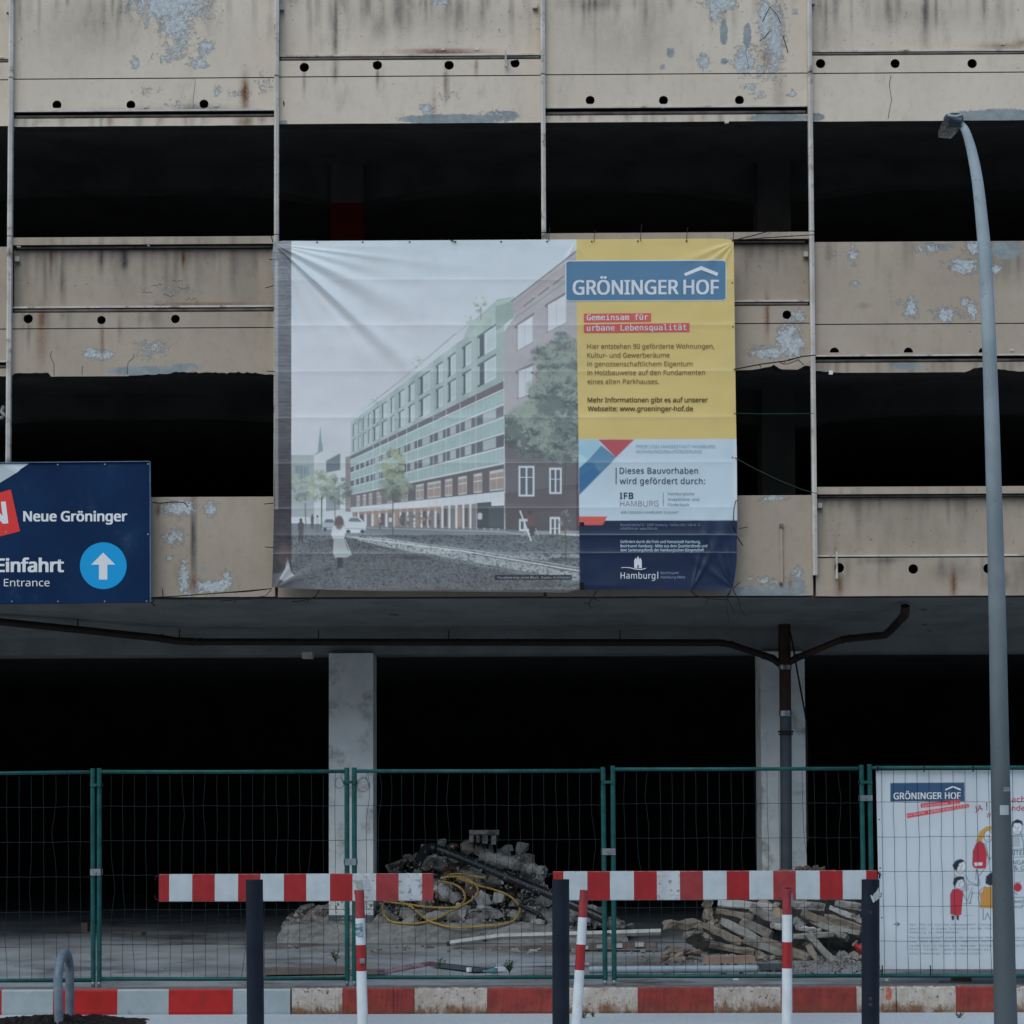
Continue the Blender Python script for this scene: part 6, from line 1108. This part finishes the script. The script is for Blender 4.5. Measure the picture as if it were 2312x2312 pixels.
# ================================================================== rubble
def hull(center, size, seed, k=14, flat_=None, rot=None):
    r = random.Random(seed); bm = bmesh.new()
    for i in range(k):
        v = Vector((r.gauss(0, 1), r.gauss(0, 1), r.gauss(0, 1))).normalized()
        v = Vector([max(-.72, min(.72, c)) for c in v])*r.uniform(.92, 1.12); bm.verts.new(Vector((v.x*size[0], v.y*size[1], v.z*size[2])))
    res = bmesh.ops.convex_hull(bm, input=bm.verts); bmesh.ops.delete(bm, geom=[v for v in bm.verts if not v.link_faces], context='VERTS')
    Rm = Matrix.Rotation(rot if rot is not None else r.uniform(-.6, .6), 4, 'Y') @ Matrix.Rotation(r.uniform(-.5, .5), 4, 'X') @ Matrix.Rotation(r.uniform(-.7, .7) if rot is None else r.uniform(-.2, .2), 4, 'Z')
    bmesh.ops.transform(bm, matrix=Matrix.Translation(center) @ Rm, verts=bm.verts); return bm
def chunk(center, size, seed, m, par, name='rubble_chunk', rot=None, k=14):
    bm = hull(center, size, seed, k, rot=rot); me = bpy.data.meshes.new(name); bm.to_mesh(me); bm.free(); me.materials.append(M[m]); return link(name, me, par)
# low rough slab that carries the mound
SLY = 1.9
n = 260; r = random.Random(9); xa, xb = P(625, 2120, SLY).x, P(1418, 2120, SLY).x; V = []; prof = [(-.01, .24), (0, .27), (.004, .31), (.0, .35), (.008, .39), (.02, .415), (.06, .43), (.4, .436), (1.6, .44), (2.6, .44)]; b = MB()
us = np.linspace(0, 1, n+1); nz_ = [fbm(us*34+j*3.1, us*0+j*1.7, 4, 60)-.5 for j in range(len(prof))]; ny_ = [fbm(us*26+j*.9, us*0+j*.6, 4, 90)-.5 for j in range(len(prof))]; bite = np.clip(fbm(us*9, us*0, 3, 14)-.55, 0, 1)*.35
for i in range(n+1):
    u = us[i]; x = xa+(xb-xa)*u; e = min(1, u/.02); q = 1-max(0, (u-.72)/.28)*.75
    for j, (dy, z) in enumerate(prof):
        V.append((x+.05*(1-e)*(j > 2), SLY+dy+float(ny_[j][i])*.05*(j < 7)+(float(bite[i]) if j in (4, 5) else 0)*.5, .24+(z-.24)*q*(.92 if e < 1 else 1)+(float(nz_[j][i])*.03 if j else -.03)))
m_ = len(prof); b.add(V, [(i*m_+j, (i+1)*m_+j, (i+1)*m_+j+1, i*m_+j+1) for i in range(n) for j in range(m_-1)]+[tuple(range(m_))]); tag(b.build('concrete_slab', M['slab']), 'low rough concrete slab under the column and the big rubble mound', 'slab')
MU = empty('rubble_mound', tuple(P(1090, 2093, 2.6)), 'tall mound of broken concrete lying behind the fence in the middle', 'rubble')
crest = lambda px: float(np.interp(px, [640, 700, 740, 850, 872, 900, 950, 985, 1060, 1120, 1190, 1210, 1240, 1290, 1330, 1380, 1420], [2088, 2052, 2042, 2010, 1970, 1945, 1922, 1904, 1902, 1915, 1925, 1965, 2000, 2030, 2045, 2075, 2090]))
def mY(px, py): 
    c = crest(px); return 2.05+min(1.15, max(0, (2094-py)/max(8, 2094-c)))*1.25
b = MB(); n = 90; V = []
for i in range(n+1):
    px = 636+i*(1425-636)/n
    for j in range(17):
        t = j/16; py = 2096-(2096-crest(px)-6)*min(1, t*1.25); Y = 2.05+t*1.7; q = P(px, py, min(Y, 3.3)); V.append((q.x, Y, (q.z if t < .8 else q.z*(1-(t-.8)*1.5))-.05+random.uniform(-.02, .02)))
b.add(V, [(i*17+j, (i+1)*17+j, (i+1)*17+j+1, i*17+j+1) for i in range(n) for j in range(16)]); tag(b.build('rubble_fill', M['gap_fill'], MU), kind='stuff')
z5 = lambda x, y: (840+x*.2070, 1860+y*.2070)
key = [(280, 450, 118, 62, 'rub3'), (640, 440, 130, 72, 'rub3'), (762, 205, 52, 44, 'rub1'), (880, 262, 72, 56, 'brick'), (1030, 262, 88, 82, 'rub3'), (1200, 278, 92, 70, 'rub3'), (1470, 262, 78, 40, 'rub2'), (1640, 285, 82, 84, 'rub1'), (1085, 760, 58, 82, 'brick'), (800, 740, 96, 96, 'rub2'), (1210, 830, 84, 96, 'rub2'), (1385, 830, 76, 84, 'rub2'),
       (900, 985, 170, 74, 'rub2'), (1230, 985, 220, 62, 'rub1'), (1560, 1000, 66, 74, 'rub1'), (1730, 960, 130, 112, 'rub1'), (1830, 870, 110, 70, 'rub1'), (1790, 1085, 90, 44, 'rub2'), (1640, 1110, 70, 40, 'rub1'), (700, 1010, 110, 66, 'rub1'), (390, 980, 110, 66, 'rub1'), (200, 1000, 90, 70, 'rub3'), (560, 960, 90, 60, 'rub1'), (900, 800, 70, 66, 'rub1'), (1330, 660, 100, 54, 'rub3'), (1120, 500, 60, 40, 'rub1'),
       (900, 480, 56, 50, 'brick'), (800, 480, 60, 44, 'brick'), (820, 560, 60, 46, 'brick'), (990, 540, 60, 40, 'rub3'), (1110, 640, 80, 44, 'rub3'), (420, 380, 90, 44, 'rub3'), (560, 240, 32, 24, 'rub2'), (1500, 780, 56, 40, 'brick'), (1540, 1120, 40, 34, 'rub2'), (1880, 1140, 40, 26, 'rub2'), (1340, 1140, 30, 22, 'rub2'), (60, 1090, 60, 36, 'rub3'), (720, 740, 70, 60, 'rub2'), (1900, 1030, 90, 80, 'rub1'), (1500, 560, 50, 30, 'rub1'), (1000, 900, 90, 40, 'rub2')]
for i, (x, y, w, h, m) in enumerate(key):
    px, py = z5(x, y); Y = mY(px, py)-.05; s_ = sc(Y); c = P(px, py, Y); w_ = w*.207/s_*1.28; h_ = h*.207/s_*1.28
    chunk(c, (w_, min(w_, h_)*.9, h_), 100+i, m, MU, rot=0 if w/h > 1.6 or i in (9,) else None)
r = random.Random(21)
for i in range(230):
    px = r.uniform(845, 1400) if i > 46 else r.uniform(648, 760); t = r.random()**.8; c0 = crest(px)+4; py = 2092-(2092-c0)*t; Y = mY(px, py)+.02; c = P(px, py, Y); s_ = r.choice([.035, .045, .06, .08, .10])*(1.3 if r.random() < .25 else 1)
    chunk(c, (s_*r.uniform(.9, 1.6), s_, s_*r.uniform(.6, 1.1)), 400+i, r.choice(['rub1', 'rub1', 'rub3', 'rub2', 'rub3', 'brick' if r.random() < .4 else 'rub1']), MU)
for (x, y, w, h) in ((700, 2072, 20, 22), (722, 2058, 22, 24), (742, 2070, 14, 26), (690, 2052, 14, 10), (668, 2086, 18, 10), (1388, 2086, 26, 12), (1352, 2078, 24, 16), (1330, 2058, 22, 22), (1420, 2092, 20, 8)):
    Y = 2.35; c = P(x, y, Y); chunk(c, (w/sc(Y), .08, h/sc(Y)), int(x), 'rub1' if x > 900 else 'rub3', MU)
for i, pts in enumerate((((500, 700), (560, 560), (640, 520), (700, 560)), ((1250, 300), (1290, 200), (1360, 160)), ((1560, 700), (1640, 640), (1760, 650), (1820, 700)), ((350, 560), (300, 470), (330, 400)), ((1000, 1030), (1090, 960), (1200, 950)), ((820, 400), (850, 330), (930, 300)))):
    W3 = []
    for (x, y) in pts: px, py = z5(x, y); W3.append(P(px, py, mY(px, py)-.14))
    MB().tube(pts_spline(W3, 4), .006, 6).build('rebar', M['iron_red'], MU, smooth=True)
for i in range(160):
    px = r.uniform(660, 1400); t = r.random(); c0 = crest(px)+2; py = 2093-(2093-c0)*t; Y = mY(px, py)-.06; c = P(px, py, Y); s_ = r.uniform(.016, .032)
    chunk(c, (s_*r.uniform(.9, 1.5), s_, s_*r.uniform(.6, 1.1)), 1400+i, r.choice(['rub1', 'rub2', 'rub3', 'rub1']), MU, 'small_rubble', k=9)
b = MB()   # grit between the lumps
for i in range(2600):
    px = r.uniform(645, 1410); t = r.random(); py = 2094-(2094-crest(px)-3)*t; Y = mY(px, py)-.03 if r.random() < .7 else 2.02; c = P(px, py, Y); q = r.uniform(.008, .022); b.add([c+Vector((r.uniform(-q, q), r.uniform(-q, q), r.uniform(-q, q))) for _ in range(4)], [(0, 1, 2), (0, 2, 3), (0, 3, 1), (1, 3, 2)])
tag(b.build('grit', M['rub1'], MU), kind='stuff')
for i in range(60):
    px = r.uniform(640, 1480); py = 2136+abs(r.gauss(0, 9)); c = G(px, py, .26); s_ = r.uniform(.012, .035)
    chunk(c, (s_*1.3, s_, s_*.8), 1700+i, r.choice(['rub1', 'rub3']), MU, 'small_rubble', k=9)
# hollow block on the crest
HBY = 3.05; q = sc(HBY); HB = empty('hollow_block', tuple(P(1092, 1906, HBY)), 'hollow concrete block with open cells perched on top of the rubble mound', 'concrete block')
def wq(x, y, Y=HBY): return P(840+x*.207, 1860+y*.207, Y)
a_ = wq(1062, 68); b_ = wq(1385, 122); MB().bevbox(a_.x, b_.x, HBY-.07, HBY+.09, b_.z, a_.z, .012).build('top_plate', M['rub1'], HB)
for (xa, xb, yb) in ((1062, 1112, 200), (1140, 1176, 205), (1200, 1262, 218), (1300, 1350, 228)):
    p0, p1_ = wq(xa, 122), wq(xb, yb); MB().bevbox(p0.x, p1_.x, HBY-.055, HBY+.08, p1_.z, p0.z-.0005, .006).build('web', M['rub1'], HB)
p0, p1_ = wq(1070, 120), wq(1375, 190); MB().box(p0.x, p1_.x, HBY+.05, HBY+.088, p1_.z, p0.z-.001).build('back_plate', M['dark'], HB)
# broken concrete pipe
PT = [wq(x, y, Y) for x, y, Y in ((1180, 360, 2.75), (1300, 375, 2.72), (1450, 410, 2.68), (1600, 455, 2.62), (1730, 490, 2.58), (1880, 545, 2.52))]
b = MB(); pts = pts_spline(PT, 5); rr = [(.062+.012*math.sin(i*1.9)+random.uniform(-.006, .006))*(1 if i > 2 else .75) for i in range(len(pts))]; b.tube(pts, rr, 12)
for i, v in enumerate(b.v): 
    if i // 12 > len(pts)-5: b.v[i] = (v[0]+random.uniform(-.02, .02), v[1]+random.uniform(-.02, .02), v[2]+random.uniform(-.02, .02))
tag(b.build('concrete_beam', M['rub1']), 'long broken concrete beam jutting out to the right from the rubble mound', 'concrete beam')
# black pipe with elbow
BP = empty('black_pipe', tuple(P(1300, 2050, 2.0)), 'long black plastic pipe with an elbow sloping down across the rubble mound', 'pipe')
MB().tube(pts_spline([wq(x, y, Y) for x, y, Y in ((640, 250, 2.72), (900, 340, 2.62), (1200, 460, 2.45), (1500, 590, 2.28), (1932, 765, 2.05), (2180, 880, 1.95), (2560, 1060, 1.85))], 4), .046, 18).build('pipe_section', M['black_pipe'], BP, smooth=True, auto=True)
MB().tube(pts_spline([wq(x, y, Y) for x, y, Y in ((700, 272, 2.64), (630, 262, 2.66), (570, 300, 2.60), (530, 370, 2.52), (490, 440, 2.46))], 4), [.054]*9+[.050]*7+[.053], 18).build('elbow', M['black_pipe'], BP, smooth=True, auto=True)
MB().tube([wq(486, 446, 2.455), wq(482, 455, 2.45)], .042, 16).build('open_end', M['black'], BP)
tag(MB().tube(pts_spline([wq(x, y, 2.15) for x, y in ((1600, 880), (1720, 940), (1830, 1000), (1900, 1090))], 3), .022, 8).build('black_strip', M['black_pipe']), 'short black strip lying on the right slope of the rubble mound', 'plastic strip')
# yellow hose
HZ = empty('yellow_hose', tuple(P(1010, 2090, 2.0)), 'yellow hose lying in loose loops over the front of the rubble mound', 'hose')
def hose(pts):
    W3 = [];
    for (x, y) in pts:
        px, py = z5(x, y); W3.append(P(px, py, min(mY(px, py)-.20, 2.42)))
    MB().tube(pts_spline(W3, 6), .0115, 8).build('hose_loop', M['hose'], HZ, smooth=True)
hose([(745, 600), (850, 575), (980, 585), (1090, 630), (1150, 700), (1140, 780), (1040, 860), (900, 930), (760, 1010), (640, 1055), (480, 1088), (330, 1084), (200, 1060), (135, 985), (115, 890), (150, 850), (250, 862), (400, 880), (600, 905), (850, 915), (960, 885), (1012, 820), (1000, 740), (930, 675), (820, 640), (720, 625)])
hose([(330, 862), (430, 905), (600, 1045), (740, 1100), (900, 1130), (1100, 1125), (1400, 1100), (1540, 1055), (1610, 960), (1590, 870), (1480, 775), (1320, 715), (1150, 670), (1040, 625), (950, 598)])
hose([(820, 560), (900, 548), (1020, 552), (1140, 575), (1245, 592)])
# ================================================================== pile of stone bars
PB = empty('stone_bar_pile', tuple(P(1740, 2188, .2)), 'heap of old stone bars and slabs behind the right barrier board', 'stone pile')
w5 = lambda x, y: (1480+x*.2484, 1940+y*.2484)
def yB(py): return float(np.interp(py, [1950, 2010, 2060, 2110, 2150, 2185], [1.45, 1.15, .75, .35, .0, -.25]))
bars = [(70, 600, 420, 590, 92, 'stone_a', 1), (470, 370, 480, 560, 96, 'stone_a', 1), (430, 595, 790, 765, 84, 'stone_a', 0), (600, 565, 960, 750, 96, 'stone_b', 0), (780, 570, 1055, 690, 104, 'stone_b', 0), (570, 400, 1060, 440, 86, 'rub2', 0), (560, 470, 900, 530, 66, 'stone_a', 0), (860, 430, 1160, 590, 100, 'stone_b', 0),
        (940, 400, 1160, 540, 130, 'stone_c', 0), (495, 775, 900, 850, 60, 'stone_a', 0), (800, 740, 1160, 860, 88, 'stone_b', 0), (960, 740, 1400, 900, 96, 'stone_a', 0), (1240, 835, 1400, 905, 84, 'stone_a', 0), (1250, 705, 1620, 680, 54, 'stone_b', 0), (1380, 680, 1610, 930, 76, 'stone_b', 0), (1385, 780, 1470, 930, 66, 'stone_a', 0), (1250, 560, 1345, 600, 80, 'rub1', 1),
        (1330, 470, 1760, 700, 84, 'stone_a', 0), (1420, 560, 1740, 720, 70, 'stone_b', 0), (1580, 440, 1870, 560, 62, 'rub2', 0), (1540, 520, 1870, 630, 76, 'stone_a', 0), (1600, 620, 1860, 680, 60, 'stone_b', 0), (1240, 410, 1540, 440, 90, 'rub1', 0), (1340, 500, 1540, 560, 70, 'rub1', 1), (1640, 400, 1880, 440, 70, 'rub1', 0), (780, 400, 960, 480, 70, 'stone_b', 0), (1060, 600, 1160, 620, 60, 'rub2', 0),
        (100, 820, 420, 850, 60, 'sand', 1), (240, 700, 420, 640, 40, 'rub3', 1), (1650, 870, 1760, 900, 80, 'rub1', 1), (1760, 880, 1880, 900, 80, 'rub3', 1), (1640, 930, 1900, 960, 50, 'rub1', 1), (1780, 520, 1890, 580, 60, 'stone_b', 0), (900, 850, 1000, 900, 60, 'rub3', 1), (1280, 620, 1500, 650, 44, 'rub2', 0), (1900, 640, 2100, 720, 70, 'stone_a', 0), (1900, 780, 2120, 860, 80, 'stone_b', 0), (1900, 480, 2080, 520, 70, 'stone_a', 0)]
for i, (xa, ya, xb, yb, w, m, lump) in enumerate(bars):
    r = random.Random(i+50); pa, pb = w5(xa, ya), w5(xb, yb); ym = (pa[1]+pb[1])/2; Y = yB(ym)-.12; A = P(*pa, Y+r.uniform(-.05, .12)); B = P(*pb, Y-r.uniform(.0, .14)); ww = w*.2484/sc(Y)*.82
    d = (B-A).normalized(); L_ = (B-A).length; bm = bmesh.new(); seg = 6 if not lump else 5; n1 = d.cross(Vector((0, 1, 0))).normalized(); n2 = n1.cross(d); dep = ww*r.uniform(.9, 1.4); prof = [(-.5, -.38), (-.38, -.5), (.38, -.5), (.5, -.38), (.5, .5), (-.5, .5)]; V = []
    j = .016 if lump else .006; tw = r.uniform(-.3, .3)
    for k in range(seg+1):
        c = A+d*L_*k/seg; sc_ = (1 if not lump else r.uniform(.7, 1.15))*(.86 if k in (0, seg) else 1)
        for (u, v) in prof: V.append(c+(n1*u*math.cos(tw)+n2*u*math.sin(tw))*ww*sc_+(n2*math.cos(tw)-n1*math.sin(tw))*v*dep+Vector((r.uniform(-j, j), r.uniform(-j, j), r.uniform(-j, j))))
    MB().add(V, [(k*6+q, k*6+(q+1) % 6, (k+1)*6+(q+1) % 6, (k+1)*6+q) for k in range(seg) for q in range(6)]+[tuple(range(6)), tuple(seg*6+q for q in range(6))]).build('stone_bar' if not lump else 'stone_lump', M[m], PB)
b = MB(); n = 60; V = []; top = lambda px: float(np.interp(px, [1480, 1500, 1540, 1580, 1600, 1640, 1700, 1760, 1850, 1880, 2000, 2100], [2150, 2135, 2130, 2090, 2050, 2035, 2010, 1990, 1985, 2000, 2030, 2120]))
for i in range(n+1):
    px = 1478+i*(2100-1478)/n
    for j in range(12):
        t = j/11; py = 2186-(2186-top(px))*min(1, t*1.15); Y = -.1+t*2.2; q = P(px, py, Y if t < .85 else 1.77); V.append((q.x, Y, max(.2, q.z-.03+random.uniform(-.03, .03))))
b.add(V, [(i*12+j, (i+1)*12+j, (i+1)*12+j+1, i*12+j+1) for i in range(n) for j in range(11)]); tag(b.build('pile_fill', M['gap_fill'], PB), kind='stuff')
r = random.Random(31)
for i in range(60):
    px = r.uniform(1500, 1975); py = r.uniform(top(px)+15, 2186); Y = yB(py)-.05; c = P(px, py, Y); s_ = r.choice([.03, .04, .055]); chunk(c, (s_*1.4, s_, s_*.8), 900+i, r.choice(['rub1', 'rub3', 'sand', 'stone_a']), PB, 'small_rubble')
for i in range(20):
    px = 1765+i*7; c = P(px, 1966-(5 if 4 < i < 14 else -4)+r.uniform(-3, 4), 1.5); chunk(c, (.04, .04, .035), 980+i, 'sand', PB, 'small_rubble')
b = MB(); 
for i in range(700):
    px = r.uniform(1440, 1990); py = r.uniform(2150, 2200); c = G(px, py, .222); q = r.uniform(.008, .025); b.add([c+Vector((r.uniform(-q, q), r.uniform(-q, q), r.uniform(-q*.5, q))) for _ in range(4)], [(0, 1, 2), (0, 2, 3), (0, 3, 1), (1, 3, 2)])
tag(b.build('gravel', M['sand']), kind='stuff')
b = MB()
for i in range(900):
    px = r.uniform(-50, 2350); py = 2100+r.random()**.7*118; c = G(px, py, .205+.03*(py < 2170)); q = r.uniform(.004, .012); b.add([c+Vector((r.uniform(-q, q), r.uniform(-q, q), r.uniform(-q*.3, q))) for _ in range(4)], [(0, 1, 2), (0, 2, 3), (0, 3, 1), (1, 3, 2)])
tag(b.build('gravel', M['rub1']), kind='stuff')
# ================================================================== litter between fence and building
def lie(name, x1, y1, x2, y2, w, h, m, label, cat, z=.215, group=None):
    A, B = G(x1, y1, z+h/2), G(x2, y2, z+h/2); return tag(MB().bar(A, B, w, h, up=(0, 0, 1)).build(name, M[m]), label, cat, group)
A = P(1016, 2141, .95); A.z = .30; B = P(1493, 2104, .6)
WP = empty('white_profile', tuple(A), 'long white plastic profile with slots lying raised in front of the mound', 'plastic profile')
d = B-A; C_ = A+d*.5; C_.z += .02
MB().tube([A, A.lerp(C_, .5)+Vector((0, 0, .03)), C_+Vector((0, 0, .005)), B], .030, 4).build('profile_bar', M['white_plastic'], WP)
for t in (.17, .75): c = A.lerp(B, t); c.z += .012; MB().box(c.x-.02, c.x+.02, c.y-.05, c.y-.032, c.z-.008, c.z+.008).build('slot', M['black'], WP)
for i, t in enumerate((.30, .40, .52, .64, .72, .80, .9)):
    c = A.lerp(B, t); MB().box(c.x-.045, c.x+.035, c.y-.06, c.y-.02, c.z-.105-.02*t, c.z-.085+.03*t-.02).build('rib', M['white_plastic'], WP)
MB().tube([A+Vector((-.03, 0, -.004)), A], .022, 10).build('open_end', M['black'], WP); e = A.lerp(B, .02); e.z = .24; f = A.lerp(B, .98); f.z = .30; MB().bar(e, f, .07, .05, up=(0, 0, 1)).build('under_bar', M['ledge'], WP)
# purple board propped on a dark stone
V = []; Yb = -1.75
for (x, y) in ((854, 2198), (856, 2192), (900, 2181), (940, 2174), (970, 2170.5), (982, 2171), (985, 2174), (975, 2179), (930, 2187), (890, 2195), (866, 2199)): V.append(P(x, y, Yb))
b = MB(); n = len(V); b.add(V+[v+Vector((0, .10, -.012)) for v in V], [tuple(range(n)), tuple(range(2*n-1, n-1, -1))]+[(i, (i+1) % n, n+(i+1) % n, n+i) for i in range(n)]); tag(b.build('purple_board', M['purple']), 'purple and red rounded board lying tilted behind the fence', 'board')
lie('grey_plank', 597, 2192, 778, 2190, .20, .05, 'wood', 'weathered grey plank on the floor left of the white column', 'plank'); lie('brown_plank', 790, 2194, 870, 2193, .15, .035, 'wood', 'short brown plank end behind the striped post at the left board', 'plank')
lie('pink_plank', 1594, 2168, 1700, 2165, .10, .06, 'pinkwood', 'short pinkish plank at the foot of the stone bars', 'plank', z=.24)
A, B = G(1330, 2190, .25), G(1711, 2187, .25); T = empty('blue_pipe', tuple(A), 'pale blue pipe with brown bands lying in front of the stone bars', 'pipe'); MB().tube([A, B], .030, 12).build('tube', M['bluepipe'], T, smooth=True, auto=True)
for x in (1505, 1630): p = G(x, 2185, .252); MB().tube([p+Vector((-.012, 0, 0)), p+Vector((.012, 0, 0))], .036, 12).build('band', M['iron_red'], T, smooth=True)
lie('dark_board', 1714, 2183, 1770, 2182, .16, .045, 'iron_grey', 'dark blue-grey board piece at the end of the pale blue pipe', 'board'); lie('slate_piece', 985, 2178, 1090, 2190, .14, .025, 'iron_grey', 'dark grey flat slate behind the tip of the purple board', 'slate')
lie('pale_strip', 1120, 2178, 1330, 2176, .035, .02, 'bluepipe', 'narrow pale strip lying behind the weed', 'strip'); lie('glass_sheet', 1070, 2187, 1120, 2186, .07, .025, 'bottle', 'small greenish glass piece on the floor behind the fence rail', 'glass piece')
A, B = G(1090, 2193, .235), G(1122, 2192, .235); tag(MB().tube([A, A.lerp(B, .15), A.lerp(B, .7), B], [.008, .009, .024, .024], 12).build('bottle', M['bottle'], smooth=True), 'small greenish bottle lying behind the fence rail', 'bottle')
lie('blue_packet', 1121, 2188, 1137, 2187, .05, .03, 'bright', 'little pale blue packet beside the leafy weed', 'packet'); lie('white_scrap', 1056, 2189.5, 1062, 2189, .03, .035, 'bright', 'tiny white scrap right of the purple board', 'paper scrap')
lie('pale_scrap', 1655, 2211, 1667, 2211, .03, .012, 'bright', 'pale scrap on the kerb below the stone bars', 'paper scrap', z=.2); lie('wet_scrap', 2002, 2212, 2010, 2211, .03, .02, 'bright', 'white scrap on the kerb right of the right bollard', 'paper scrap', z=.2)
p = P(1936, 2138, -.1); tag(MB().tube([p, p+Vector((.09, -.02, -.05))], .035, 14).tube([p+Vector((-.03, 0, .016)), p], .018, 10).build('red_bottle', M['red_plastic'], smooth=True, auto=True), 'crumpled red plastic bottle on the stone bars beside the right bollard', 'bottle')
lie('floor_sheet', 190, 2105, 420, 2104, .02, .01, 'wood', 'thin plank strip far back on the floor at the left', 'strip', z=.26); lie('far_scrap', 315, 2108, 325, 2107, .05, .03, 'sand', 'small pale clod on the dark floor at the left', 'clod', z=.26); lie('far_box', 186, 2093, 200, 2093, .10, .10, 'wood', 'small brown box in the dark behind the left fence posts', 'box', z=.25)
lie('kerb_debris', 2150, 2212, 2190, 2211, .06, .03, 'brick', 'brown splinter on the kerb under the poster', 'splinter', z=.2); lie('dark_board', 2120, 2217, 2320, 2222, .02, .012, 'iron_grey', 'thin dark lath on the kerb below the poster', 'lath', z=.2)
tag(MB().tube([P(8, 918, .3), P(3, 930, .28), P(11, 938, .26), P(2, 944, .28)], .02, 6).build('plastic_rag', M['white_plastic']), 'small pale plastic rag snagged in the dark opening at the left edge', 'rag')
bpy.context.view_layer.update()
